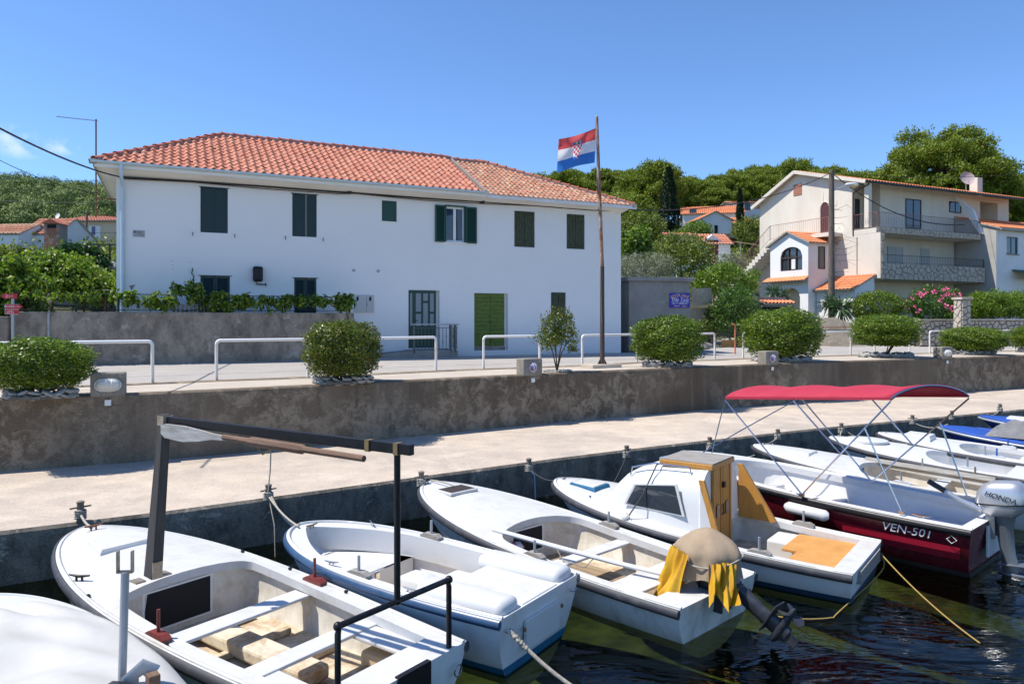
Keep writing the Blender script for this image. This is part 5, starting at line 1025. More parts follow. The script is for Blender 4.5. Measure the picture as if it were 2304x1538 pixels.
b9 = Boat('blue_boat', 'deep blue decked boat with a grey tarpaulin heaped on deck', (10.7,18.26), (14.3,14.9), .76, .5, 1.8, .86, 'hull_blue', 'deck_blue', 'liner', 'sole', 'grey_metal', rim=.2, t0=.08, t1=.42, nn=4, fl=.1, zf=.08, cam=.08, railr=.022)
tp = MB().grid(lambda u, v: (b9.L*.62+1.6*(u-.5), 1.25*(v-.5), b9.dz_(.62,0)+.0+.34*max(0, math.sin(math.pi*u)*math.sin(math.pi*v))**.55*(1+.22*math.sin(u*17+v*5)*math.sin(v*15-u*6))), 26, 20).build('grey_tarpaulin', M['grey_cloth'], b9.root, 70)
b9.hatch(.80, .35, .3, .03, 'deck_blue'); MB().tube([(1.6,-.55,.62),(.6,-.62,.58)], .025, 6).build('oar', M['plank'], b9.root)
b10 = Boat('blue_boat', 'bright blue boat with a white hatch board on its bow', (12.95,20.2), (16.6,16.9), .76, .5, 1.7, .86, 'hull_blue', 'deck_blue', 'liner', 'sole', 'grey_metal', rim=.2, t0=.08, t1=.55, nn=4, fl=.1, cam=.07, railr=.022); b10.hatch(.78, .8, .7, .05, 'gel')
# --- covered boat at the left edge
b0 = Boat('covered_boat', 'boat under a white tarpaulin beside a grey forked pole', (-5.25,7.15), (-2.0,3.6), .70, .58, 1.85, .88, 'hull_white', 'gel', rim=.15, t0=.06, t1=.7, cam=.04)
def cov(u, v):
    t = .03+.86*u; b = b0.b(t)+.03-.16*u**6; y = b*math.sin((v-.5)*math.pi); rd = .27*(1-u**4)*(.4+.6*math.sin(math.pi*min(1, u*1.4+.15)))
    k = math.cos((v-.5)*math.pi); return (b0.L*t, y, b0.sh(t)-.07+.09*min(1, k*6)+rd*k**.75+.022*math.sin(u*24+4*math.sin(v*9))*k+.016*math.sin(v*22+u*11)*k)
MB().grid(cov, 50, 28).build('tarpaulin', M['canvas'], b0.root, 70)
fk0 = b0.loc((-2.80,5.22,.55)); fk1 = b0.loc((-2.77,5.22,1.60)); pl = MB().tube([fk0, fk1], .028, 10).build('forked_pole', M['grey_metal'], b0.root, 40); MB().tube([fk0+Vector((0,0,.02)), fk0+Vector((0,0,.22))], .030, 10).build('blue_tape', M['blue_pin'], pl, 40)
fv = Vector((.62,.78,0)); 
for sg in (-1, 1): MB().bar(fk1+fv*.05*sg+Vector((0,0,.0)), fk1+fv*.05*sg+Vector((0,0,.15)), .035, .012, up=fv).build('fork', M['steel_plate'], pl)
MB().bar(fk1-fv*.055+Vector((0,0,.0)), fk1+fv*.055+Vector((0,0,.0)), .035, .014).build('fork', M['steel_plate'], pl)
mo = b0.loc((-2.70,5.0,.78)); MB().ball(mo, .22, .14, .12, 14, 9, .05).build('motor_cover', M['black'], b0.root, 60); MB().box(mo.x-.05, mo.x+.04, mo.y-.26, mo.y-.18, mo.z-.12, mo.z+.13, bev=.01).build('timber_block', M['oar_wood'], b0.root)
MB().tube([mo+Vector((.1,-.1,-.1)), mo+Vector((.1,-.1,.1)), mo+Vector((.08,-.18,.16)), mo+Vector((.06,-.25,.1))], .06, 8, sy=.3).build('white_strap', M['canvas'], b0.root, 60)

# ------------------------------------------------------------------ outboard motors
def outboard(name, label, org, yaw, tilt, cowl, leg, k=1.0, cover=False):
    'x points astern from the transom, z up; tilt swings the leg backwards'
    rt = thing(name, label, 'outboard motor', org, yaw); T = Matrix.Rotation(-tilt, 4, 'Y')
    def put(mb, nm, mat, par=rt, sm=40): mb.v = [tuple(T@(Vector(v)*k)) for v in mb.v]; return mb.build(nm, mat, par, sm)
    cl = MB()
    for sy in (-.10, .10): cl.box(-.07, .04, sy-.02, sy+.02, -.26, .08, bev=.008)
    cl.tube([(.02,-.13,.03),(.02,.13,.03)], .022, 8); cl.build('clamp', leg, rt)
    secs = [(-.02,.12,.12,.0),(.03,.18,.145,.0),(.13,.20,.15,.0),(.24,.19,.145,.015),(.32,.155,.125,.04),(.355,.10,.085,.06),(.365,.02,.02,.06)]; mb = MB(); n = 20; rows = []
    for z, rx, ry, ox in secs:
        rows.append([Vector((.10+ox+rx*1.25*math.copysign(abs(math.cos(a))**.55, math.cos(a)), ry*math.copysign(abs(math.sin(a))**.55, math.sin(a)), .06+z)) for a in [2*math.pi*i/n for i in range(n+1)]])
    for a, b in zip(rows, rows[1:]): strip(a, b, mb)
    mb.add(rows[-1][:-1], [tuple(range(n))]); mb.add(rows[0][:-1], [tuple(range(n))]); cw = put(mb, 'cowl', cowl, sm=50)
    put(MB().tube([(.10+.252*math.copysign(abs(math.cos(a))**.55, math.cos(a)), .153*math.copysign(abs(math.sin(a))**.55, math.sin(a)), .17) for a in [2*math.pi*i/24 for i in range(24)]], .008, 6, closed=True), 'cowl_seam', M['black_paint'], cw)
    mb = MB(); vs = []
    for z, cx, lx, ly in ((.06,.10,.13,.10),(-.12,.09,.085,.06),(-.40,.09,.075,.045),(-.56,.10,.09,.04),(-.70,.11,.08,.025)):
        vs.append([Vector((cx+lx*math.cos(a), ly*math.sin(a), z)) for a in [2*math.pi*i/14 for i in range(15)]])
    for a, b in zip(vs, vs[1:]): strip(a, b, mb)
    put(mb, 'leg', leg); put(MB().box(-.02, .30, -.085, .085, -.505, -.49, bev=.006), 'cavitation_plate', leg)
    put(MB().tube([(-.06,0,-.62),(-.02,0,-.62),(.10,0,-.62),(.22,0,-.62),(.27,0,-.62)], [.008,.035,.048,.04,.03], 12), 'gearcase', leg); put(MB().prism([(.02,-.66),(.16,-.66),(.14,-.80),(.06,-.80)], 'y', -.008, .008), 'skeg', leg)
    hub = put(MB().tube([(.27,0,-.62),(.33,0,-.62),(.37,0,-.62)], [.032,.028,.01], 10), 'propeller', leg)
    for q in range(3):
        a = q*2.094+.5; ca, sa = math.cos(a), math.sin(a); pts = []
        for r_, w_, tw in ((.025,.03,.6),(.07,.055,.45),(.11,.05,.35),(.135,.02,.3)):
            for e in (-1, 1): lx = e*w_*math.sin(tw); ly = e*w_*math.cos(tw); pts.append(Vector((.30+lx, r_*ca-ly*sa, -.62+r_*sa+ly*ca)))
        put(MB().add(pts, [(0,1,3,2),(2,3,5,4),(4,5,7,6)]), 'blade', leg, hub)
    return rt, put
tp_ = b5.wpt((-.03, .05, .72)); om, put = outboard('outboard_motor', 'silver outboard motor with grey tiller on the dark red boat', tp_, b5.rz+math.pi, .12, M['silver'], M['silver_dark'], 1.2)
put(MB().tube([(-.08,-.10,.10),(-.28,-.13,.20),(-.42,-.15,.30)], [.035,.03,.03], 8), 'tiller', M['silver']); put(MB().tube([(-.42,-.15,.30),(-.58,-.17,.41)], .032, 8), 'tiller_grip', M['black'])
tx = text('lettering', 'HONDA', M['black_paint'], om, (.12,-.187,.32), .10, (R(90),0,0), .002, .2); tx.rotation_euler = (R(90), R(10), 0)
text('lettering', '6', M['black_paint'], om, (.14,-.14,.475), .08, (R(58),0,0), .002)
tp_ = b3.wpt((-.03, -.02, .46)); om3, put = outboard('outboard_motor', 'tilted black outboard motor wrapped in tan canvas and yellow oilcloth', tp_, b3.rz+math.pi, 1.02, M['motor_black'], M['motor_black'], 1.12)
def cloth(nm, fn, mat, nu=26, nv=20):
    o = MB().grid(fn, nu, nv).build(nm, mat, om3, 70); return o
def dome(u, v, R0, z0, z1, a0, a1, fold, flare):
    a = a0+(a1-a0)*u; z = z1+(z0-z1)*v; rr = R0*(math.sin(min(1, v*1.9)*math.pi/2)**.8)+flare*max(0, v-.5)**1.3; rr *= 1+fold*math.sin(a*7+v*3)*v+.5*fold*math.sin(a*13+2)*v
    return (-.20+rr*1.15*math.cos(a), rr*math.sin(a)*.95, z+.03*math.sin(a*5+1)*v)
cloth('canvas_cover', lambda u, v: dome(u, v, .33, .10, .62, 0, 2*math.pi, .09, .0), M['tan_cloth'], 48, 20)
def ysheet(a0, a1, ztop, zlen, r0, fl, k): return lambda u, v: (lambda a, rr: (-.20+rr*1.12*math.cos(a), rr*math.sin(a), ztop-zlen*v*(1+.22*math.sin(u*7+k))-.05*abs(u-.5)))(R(a0)+R(a1-a0)*u*(1-.25*v*(1 if k % 2 else .2)), r0+fl*v+.05*math.sin(u*13+v*4+k)*(.15+v)+.02*math.sin(u*31+k))
for q in ((-212,-140,.36,.46,.35,.10,0), (-150,-92,.40,.58,.35,.16,1), (-60,-12,.34,.40,.35,.10,3)): cloth('yellow_oilcloth', ysheet(*q), M['yellow_cloth'], 30, 18)
MB().tube([(-.20+.345*1.15*math.cos(a), .345*math.sin(a)*.95, .31+.05*math.sin(a*2+1)) for a in [2*math.pi*k/24 for k in range(24)]], .010, 6, closed=True).build('lashing', M['rope'], om3)
def rope(name, pts, r, mat, label, group='mooring ropes'): o = MB().tube(pts, r, 7).build(name, M[mat], None, 60); return tag(o, label, 'rope', group)
def smooth(P, n=8):
    P = [Vector(p) for p in P]; Q = [P[0]]+P+[P[-1]]; o = []
    for a, b, c, d in zip(Q, Q[1:], Q[2:], Q[3:]):
        for k in range(n): t = k/n; o.append(.5*((2*b)+(c-a)*t+(2*a-5*b+4*c-d)*t*t+(3*b-a-3*c+d)*t**3))
    return o+[P[-1]]
bowp = lambda b, y=0, t=.96: b.wpt(b.P(t, y, .03))
rope('mooring_rope', sag(posts[181], bowp(b1), .03), .016, 'rope', 'short pale mooring rope at the bow of the wooden-masted boat')
rope('mooring_rope', sag(posts[604], bowp(b2, .12), .05), .014, 'rope', 'upper pale mooring rope from quay post to the dinghy'); rope('mooring_rope', sag(posts[604]+Vector((.03,0,.02)), b2.wpt((b2.L*1.0,-.05,.66)), .10), .014, 'rope', 'lower slack pale rope from quay post to the dinghy')
rope('mooring_rope', [posts[604], posts[604]+Vector((.18,-.28,-.35)), posts[604]+Vector((.2,-.3,-.82))], .009, 'rope', 'thin rope end hanging down the quay beside the dinghy')
rope('mooring_rope', sag(posts[948], bowp(b3, .1, .97), .04), .016, 'rope', 'frayed rope to the boat with the cloth wrapped motor'); rope('mooring_rope', [b3.wpt(b3.P(.985,.0,.03)), b3.wpt(b3.P(.95,.02,.05)), b3.wpt(b3.P(.90,.02,.06)), b3.wpt(b3.P(.87,.0,.05))], .012, 'rope', 'rope lying over the bow into the black framed hatch')
rope('mooring_rope', sag(posts[1190], bowp(b4), .12), .011, 'rope_dark', 'thin dark mooring rope to the cabin boat'); rope('mooring_rope', [posts[1190], posts[1190]+Vector((.1,-.16,-.1)), posts[1190]+Vector((.12,-.2,-.78))], .012, 'navy', 'blue line hanging down the quay side')
rope('mooring_rope', sag(posts[1410], b4.wpt(b4.P(.8,.5,.03)), .25), .009, 'rope_dark', 'dark slack line to the side of the cabin boat')
rope('mooring_rope', sag(posts[1597], bowp(b5, .1), .16), .012, 'rope', 'pale slack rope to the canopy boat'); rope('mooring_rope', sag(posts[1597], b6.wpt(b6.P(.93,-.2,.03)), .28), .012, 'rope', 'long slack rope to the boat with the green locker door')
rope('mooring_rope', sag(posts[1750], bowp(b6), .06), .012, 'rope', 'taut rope to the boat with the green locker door'); rope('mooring_rope', sag(posts[1893], bowp(b7), .08), .014, 'rope', 'rope to the boat with the oval lid'); rope('mooring_rope', sag(posts[1893]+Vector((.1,0,0)), bowp(b8), .2), .013, 'rope', 'slack rope to the boat with blue pins')
rope('mooring_rope', sag(posts[2053], bowp(b9), .12), .013, 'rope', 'rope to the blue boat with the grey tarpaulin'); rope('mooring_rope', sag(posts[2250], bowp(b10), .08), .013, 'rope', 'rope to the bright blue boat')
s2 = b2.wpt((-.06,-.62,.5)); s2 = b2.wpt((-.05,.66,.5)); e2 = at(1402, 1600, -.02)
P = sag(s2, e2, .10, 20); rope('stern_rope', P, .02, 'rope', 'thick twisted stern rope running from the dinghy into the water', 'stern ropes')
kn = MB()
for k in range(5): kn.ball(P[1+k//2].lerp(P[2+k//2], (k % 2)*.5), random.uniform(.024,.036), random.uniform(.024,.036), .024, 8, 5, .2)
tag(kn.build('rope_knot', M['rope'], None, 60), 'knotted bulge on the stern rope of the dinghy', 'knot')
s4 = b4.wpt((-.04,-.62,.28)); e4 = at(2205, 1446, .01); rope('stern_rope', sag(s4, e4, .06, 20), .009, 'rope_yellow', 'yellowish stern rope of the cabin boat slanting into the water', 'stern ropes')
rope('stern_rope', smooth([s4, s4+Vector((-.03,-.06,-.2)), at(1888,1375,.02), at(1868,1389,.015), at(1790,1391,.015), at(1700,1378,.012)]), .008, 'rope_yellow', 'yellow rope loop floating behind the cabin boat', 'stern ropes')
ty = thing('tyre_fender', 'old black tyre hanging on the quay side as a fender', 'tyre', at(935,1130,.25)+Vector((0,.35,0)), R(30)); MB().tube([(.26*math.cos(t),0,.26*math.sin(t)) for t in [2*math.pi*k/28 for k in range(28)]], .085, 10, closed=True).build('tyre', M['rubber'], ty, 60)
# ------------------------------------------------------------------ signpost at the left
def small_print(parent, x0, x1, z, h, seed, y=-.0125):
    'a line of print too small to read: short strokes of letter height'
    rs = random.Random(seed); x = x0; mb = MB()
    while x < x1:
        w_ = h*rs.uniform(.25, .5); mb.box(x, x+w_*.35, y, y+.0015, z-h/2, z+h/2)
        if rs.random() < .7: mb.box(x+w_*.35, x+w_, y, y+.0015, z+rs.choice((-.5, -.05, .35))*h, z+rs.choice((-.5, -.05, .35))*h+h*.15)
        x += w_+h*(.25 if rs.random() < .85 else .6)
    return mb.build('small_print', M['letter_white'], parent)
sp = atd(28, 700, 18.6); sg_ = thing('signpost', 'grey post with two red arrow signs by the garden wall', 'signpost', (sp.x, sp.y, 2.15), R(14))
MB().tube([(0,.03,-.05),(0,.03,1.90)], .032, 10).build('post', M['grey_metal'], sg_, 40)
k = 18.6/F; s1 = MB().prism([(-.26,1.86),(-.20,1.925),(.11,1.925),(.11,1.80),(-.20,1.80)], 'y', -.012, .0).build('arrow_sign', M['sign_red'], sg_); s2_ = MB().prism([(-.165,1.655),(.155,1.655),(.24,1.595),(.155,1.53),(-.165,1.53)], 'y', -.012, .0).build('arrow_sign', M['sign_red'], sg_); s3 = MB().box(-.165, .145, -.012, 0, 1.40, 1.52).build('cycle_sign', M['sign_red'], sg_)
text('lettering', 'TROGIR', M['letter_white'], s2_, (-.07,-.0125,1.595), .065); text('lettering', '1,5 km', M['letter_white'], s2_, (.11,-.0125,1.595), .045)
for i, (xe, z) in enumerate(((-.09, 1.895), (.02, 1.865), (-.06, 1.83))): small_print(s1, -.15, xe, z, .022, 5+i)
for s_, x0, x1, z0, z1 in ((s3,-.165,.145,1.40,1.52), (s2_,-.165,.155,1.53,1.655)):
    for a, b in (((x0,z0+.004),(x1,z0+.004)), ((x0,z1-.004),(x1,z1-.004)), ((x0+.004,z0),(x0+.004,z1))): MB().box(min(a[0],b[0])-.002, max(a[0],b[0])+.002, -.0145, -.0121, min(a[1],b[1])-.002, max(a[1],b[1])+.002).build('border', M['letter_white'], s_)
for x in (-.09, -.0): MB().tube([(x+.03*math.cos(t),-.014,1.447+.03*math.sin(t)) for t in [2*math.pi*q/16 for q in range(16)]], .004, 5, closed=True).build('bicycle_wheel', M['letter_white'], s3)
MB().tube([(-.09,-.014,1.447),(-.06,-.014,1.49),(-.02,-.014,1.485),(0,-.014,1.447)], .004, 5).build('bicycle_frame', M['letter_white'], s3)
cw = MB().box(-.9, .42, 0, .3, 0, 1.35, bev=.02).build('cream_wall', M['cream'], None, None, (HF.w(-3.3,-1.6,1.95))); cw.rotation_euler = (0,0,HF.a); tag(cw, 'pale cream wall stub at the end of the garden wall', 'wall')
# ------------------------------------------------------------------ vines of the left garden
def plant(name, label, cat, base, blobs, ln, wd, mat, group=None, seed=1, spread=.9, up=.1, droop=0.0, trunks=(), bark='bark', crown='crown'):
    rng = np.random.default_rng(seed); b = Vector(base); t = thing(name, label, cat, tuple(b), 0, group)
    PO = cat_po([clumps(c, r, nc, per, cr, rng, sh, 1.0, lo) for c, r, nc, per, cr, sh, lo in blobs]); leaf_obj(crown, PO, ln, wd, M[mat], t, spread, up, rng, droop)
    for pts, r_ in trunks: MB().tube(pts, r_, 8).build('trunk', M[bark], t, 60)
    return t
v0 = atd(30, 680, 20.3)
plant('vine_bush', 'bright leafy vine bush hanging over the wall end behind the signs', 'vine', (v0.x, v0.y, 2.5), [((-.2,0,1.55), (1.0,.7,1.15), 150, 34, .22, .3, -.9)], .15, .12, 'f_vine', None, 3, .9, .0, .3, [([(0,.3,0),(.1,.2,.8),(.0,.1,1.6)], [.05,.04,.02])])
v1 = atd(130, 660, 23.6)
plant('grape_vine', 'big spreading grape vine on a pergola behind the chain link fence', 'vine', (v1.x, v1.y, 3.3), [((-.3,0,1.25), (2.1,1.0,.75), 210, 42, .26, .3, -.5), ((-.2,.2,1.75), (1.4,.9,.55), 90, 32, .24, .3, -.3), ((1.3,-.2,.95), (.75,.7,.55), 80, 32, .22, .3, -.6), ((-1.7,-.1,.9), (.7,.6,.7), 60, 32, .22, .3, -.6)], .125, .10, 'f_vine', None, 4, .9, .0, .35, [([(-.45,-.3,0),(-.5,-.3,.6),(-.35,-.3,1.1)], [.07,.05,.04]), ([(-.1,-.3,0),(.0,-.3,.5),(.2,-.3,1.2)], [.05,.04,.03]), ([(.95,-.2,0),(.98,-.2,.7),(1.05,-.2,1.3)], [.04,.03,.02])])
pg = thing('vine_pergola', 'rusty wire pergola carrying the grape vine', 'pergola', (v1.x, v1.y, 3.3))
for x in (-1.9,.1,1.75): MB().tube([(x,-.4,0),(x,-.4,1.2)], .02, 6).build('post', M['rust'], pg)
MB().tube([(-2.2,-.45,.98),(1.95,-.5,1.05)], .014, 6).build('wire', M['rail_post'], pg)
v2 = atd(178, 560, 28.5); hump = MB().ball((0,0,0), 1.3, 1.0, 1.5, 14, 8).build('garden_shed', M['hut'], None, 60, (v2.x+.1, v2.y+.3, 4.6)); tag(hump, 'ivy covered grey concrete hump in the left garden', 'shed')
plant('ivy', 'dark ivy smothering the concrete hump in the garden', 'ivy', (v2.x, v2.y, 4.4), [((-.1,0,.55), (1.25,1.0,1.35), 150, 34, .24, .75, -.2), ((.9,0,.3), (.7,.6,.7), 50, 30, .2, .7, -.2)], .16, .13, 'f_ivy', None, 6, .8, .0, .3)
v3 = atd(60, 570, 33); plant('hedge', 'yellowish green vine hedge below the red roofed houses', 'hedge', (v3.x, v3.y, 4.8), [((-.6,0,.9), (2.3,1.0,1.0), 170, 30, .3, .4, -.5), ((2.0,0,.7), (1.2,.8,.6), 60, 30, .25, .4, -.5), ((-3,0,.6),(1.5,1,.9),60,30,.3,.4,-.5)], .18, .13, 'f_shrub', None, 7, .9, .1, .2)
v4 = atd(215, 615, 27); plant('vine_row', 'row of sunlit vines beside the house corner', 'vine', (v4.x+.1, v4.y, 3.8), [((.2,0,.9), (1.1,.6,.45), 70, 30, .22, .4, -.5)], .15, .12, 'f_vine', None, 8, .9, .0, .3)
# vine along the fence in front of the white house
rng = np.random.default_rng(9); fv_ = thing('fence_vine', 'vine trained along the fence in front of the white house', 'vine', (HF.o.x, HF.o.y, 0), HF.a); L_ = []
for x, z, rx, rz, n in ((.45,3.95,.4,.25,13),(1.2,3.9,.5,.30,24),(1.65,4.25,.2,.28,9),(2.05,4.1,.25,.45,20),(2.7,3.9,.5,.32,28),(3.3,3.9,.4,.30,20),(3.75,3.95,.35,.25,12),(4.3,3.88,.35,.22,11),(4.85,4.0,.3,.18,12),(5.4,3.98,.5,.15,14),(5.9,3.95,.4,.2,12),(6.45,3.93,.28,.3,26),(-.3,4.05,.9,.1,12),(-1.5,4.05,.9,.09,10)): L_.append(clumps((x,-1.22,z), (rx,.16,rz), n, 20, .13, rng, .2))
leaf_obj('foliage', cat_po(L_), .115, .095, M['f_vine'], fv_, .9, 0, rng, .3); MB().tube([(6.55,-1.38,3.3),(6.5,-1.36,3.6),(6.45,-1.25,3.9)], [.03,.025,.015], 6).build('stem', M['bark'], fv_, 60); MB().tube([(1.6,-1.2,3.6),(3,-1.22,3.9),(5,-1.22,3.95),(6.5,-1.25,3.9)], .015, 5).build('stem', M['bark'], fv_, 60)
# ------------------------------------------------------------------ concrete hut with the restaurant sign
hf = Frame((4.75,29.6), R(12)); sx0, _ = hf.px(1398, 700); sx1, zt = hf.px(1553, 627)
hut = thing('concrete_hut', 'flat roofed grey concrete hut beside the white house', 'hut', (hf.o.x, hf.o.y, 0), hf.a); zt = CZ+(CYP-634)/F*30.3
MB().box(.0, sx1, 0, 3.0, 1.9, zt, bev=.01).build('wall', M['hut'], hut); MB().box(-.1, sx1+.12, -.14, 3.1, zt+.003, zt+.17, bev=.015).build('roof_slab', M['hut'], hut); MB().box(.06, 1.2, -.004, .3, 2.0, 2.32).build('opening', M['dark'], hut)
a0, za = hf.px(1507, 659, -.03); a1, zb_ = hf.px(1552, 692, -.03); sgn = thing('restaurant_sign', 'blue restaurant sign board with gold and white lettering on the hut', 'sign', hf.w((a0+a1)/2, -.03, (za+zb_)/2), hf.a); sw_, sh_ = (a1-a0)/2, (za-zb_)/2
MB().box(-sw_, sw_, -.01, .02, -sh_, sh_).build('board', M['sign_blue'], sgn)
for i, ch in enumerate('RESTAURANT'): u = (i-4.5)/4.5; text('lettering', ch, M['letter_gold'], sgn, (u*sw_*.80,-.0125,sh_*(.66-.26*u*u)), .19, (R(90), R(u*20), 0), .001)
text('lettering', 'Villa Tony', M['letter_white'], sgn, (0,-.0125,sh_*.08), .19, shear=.35); small_print(sgn, -sw_*.84, sw_*.84, -sh_*.26, .05, 1); small_print(sgn, -sw_*.8, sw_*.8, -sh_*.47, .05, 2)
MB().prism([(-.30,-sh_*.78),(-.16,-sh_*.70),(-.16,-sh_*.745),(0,-sh_*.745),(0,-sh_*.815),(-.16,-sh_*.815),(-.16,-sh_*.86)], 'y', -.0125, -.0101).build('arrow', M['letter_gold'], sgn); text('lettering', '400m', M['letter_gold'], sgn, (.2,-.0125,-sh_*.78), .11)
# parked moped behind the shrub: handlebar and mirror seen over it
mo_ = at(1285, 792, 2.1); mp_ = thing('moped', 'dark moped parked against the white house behind the shrub', 'moped', (mo_.x-.2, mo_.y-.35, 2.12), HF.a)
for x in (-.6,.6): MB().tube([(x+.25*math.cos(t),0,.27+.25*math.sin(t)) for t in [2*math.pi*q/20 for q in range(20)]], .05, 8, closed=True).build('wheel', M['rubber'], mp_, 60)
MB().add([(-.75,-.1,.4),(.1,-.13,.35),(.3,-.08,.35),(-.75,.1,.4),(.1,.13,.35),(.3,.08,.35),(-.75,-.08,.75),(-.05,-.12,.72),(.0,-.05,.45),(-.75,.08,.75),(-.05,.12,.72),(.0,.05,.45)], [(0,1,7,6),(3,9,10,4),(6,7,10,9),(0,3,4,1),(0,6,9,3),(1,4,10,7)]).build('body', simple('red_moped_paint', (.25,.02,.015), .3), mp_); MB().tube([(.6,0,.3),(.42,0,.85),(.36,0,1.02)], .035, 8).build('fork', M['black_paint'], mp_); MB().tube([(.34,-.3,1.05),(.36,0,1.0),(.34,.3,1.05)], .015, 6).build('handlebar', M['black_paint'], mp_)
MB().tube([(.34,-.25,1.05),(.34,-.3,1.22)], .006, 5).build('mirror_stem', M['black_paint'], mp_); MB().ball((.34,-.31,1.27), .03, .04, .06, 8, 5).build('mirror', M['black_paint'], mp_); MB().box(-.7, -.05, -.12, .12, .76, .84, bev=.03).build('saddle', M['black'], mp_)
# ------------------------------------------------------------------ corrugated tile roof slabs for the further houses
def tile_roof(parent, name, a, b, c, d, mat, wd=.26, ex=.36, h=.05, th=.06):
    'a-b eave, d-c ridge (a below d); rows of barrel tiles as real relief'
    a, b, c, d = map(Vector, (a, b, c, d)); n = (b-a).cross(d-a).normalized(); n = n if n.z > 0 else -n; nu = max(2, int((b-a).length/wd)); nv = max(1, int((d-a).length/ex)); K = 5; mb = MB()
    for r in range(nv):
        lo, hi = r/nv, (r+1.12)/nv; hi = min(1, hi); A, B = [], []
        for i in range(nu*K+1):
            u = i/(nu*K); w_ = h*max(0, math.sin((i % K)/K*math.pi*1.25)) if (i % K)/K < .8 else 0; p = a.lerp(b, u).lerp(d.lerp(c, u), lo); q = a.lerp(b, u).lerp(d.lerp(c, u), hi); A.append(p+n*(w_+.035)); B.append(q+n*w_)
        strip(A, B, mb); strip(A, [p-n*.03 for p in A], mb)
    o = mb.build(name, mat, parent); MB().add([a, b, c, d, a-n*th, b-n*th, c-n*th, d-n*th], [(0,1,2,3),(7,6,5,4),(0,4,5,1),(1,5,6,2),(2,6,7,3),(3,7,4,0)]).build('roof_slab', M['greyrender'], parent); return o
def railing(parent, pts, h, mat, step=.13, r=.009, belly=0.0, name='railing'):
    mb = MB(); pts = [Vector(p) for p in pts]; up = Vector((0,0,1))
    for a, b in zip(pts, pts[1:]):
        mb.bar(a+up*h, b+up*h, .035, .025); mb.bar(a+up*.06, b+up*.06, .02, .02); n = max(1, int((b-a).length/step)); out = (b-a).cross(up).normalized()
        for k in range(n+1):
            p = a.lerp(b, k/n); mb.tube([p+up*.06, p+up*(h*.4)+out*belly, p+up*h] if belly else [p+up*.06, p+up*h], r, 4, cap=False)
        for p in (a, b): mb.bar(p, p+up*h, .035, .035)
    return mb.build(name, mat, parent)
def window(parent, x0, x1, z0, z1, y, fmat, name='window', shut=None, mull=1):
    mb = MB(); f = .06; mb.box(x0, x0+f, y-.03, y+.03, z0, z1); mb.box(x1-f, x1, y-.03, y+.03, z0, z1); mb.box(x0+f, x1-f, y-.03, y+.03, z1-f, z1); mb.box(x0+f, x1-f, y-.03, y+.03, z0, z0+f)
    for k in range(mull): xm = x0+(x1-x0)*(k+1)/(mull+1); mb.box(xm-.03, xm+.03, y-.028, y+.028, z0+f, z1-f)
    w_ = mb.build(name, fmat, parent); MB().box(x0+f, x1-f, y-.004, y+.004, z0+f, z1-f).build('pane', M['glass'], w_); return w_
def voro_stones(parent, fn, W, H, n, seed, mat, depth=.05, gap=.018):
    'irregular field stones filling a W x H panel; fn maps (u,v,out) to a point'
    rs = random.Random(seed); S = []
    for _ in range(n*6):
        p = (rs.uniform(0, W), rs.uniform(0, H))
        if all((p[0]-q[0])**2+(p[1]-q[1])**2 > (.62*math.sqrt(W*H/n))**2 for q in S): S.append(p)
        if len(S) >= n: break
    for p in S:
        poly = [(0,0),(W,0),(W,H),(0,H)]
        for q in S:
            if q is p: continue
            mx, my = (p[0]+q[0])/2, (p[1]+q[1])/2; nx, ny = q[0]-p[0], q[1]-p[1]; out_ = []
            for i in range(len(poly)):
                a, b = poly[i], poly[(i+1) % len(poly)]; da = (a[0]-mx)*nx+(a[1]-my)*ny; db = (b[0]-mx)*nx+(b[1]-my)*ny
                if da <= 0: out_.append(a)
                if da*db < 0: t = da/(da-db); out_.append((a[0]+(b[0]-a[0])*t, a[1]+(b[1]-a[1])*t))
            poly = out_
            if len(poly) < 3: break
        if len(poly) < 3: continue
        cx = sum(a[0] for a in poly)/len(poly); cy = sum(a[1] for a in poly)/len(poly); sz = max(.05, min(math.hypot(a[0]-cx, a[1]-cy) for a in poly)); k = max(.3, 1-gap/sz); dp = depth*rs.uniform(.6, 1.15); m = len(poly)
        vs = [fn(cx+(a-cx)*k, cy+(b-cy)*k, 0) for a, b in poly]+[fn(cx+(a-cx)*k*.90, cy+(b-cy)*k*.90, dp) for a, b in poly]
        MB().add(vs, [(i, (i+1)%m, m+(i+1)%m, m+i) for i in range(m)]+[tuple(range(m, 2*m))]).build('stone', mat, parent)
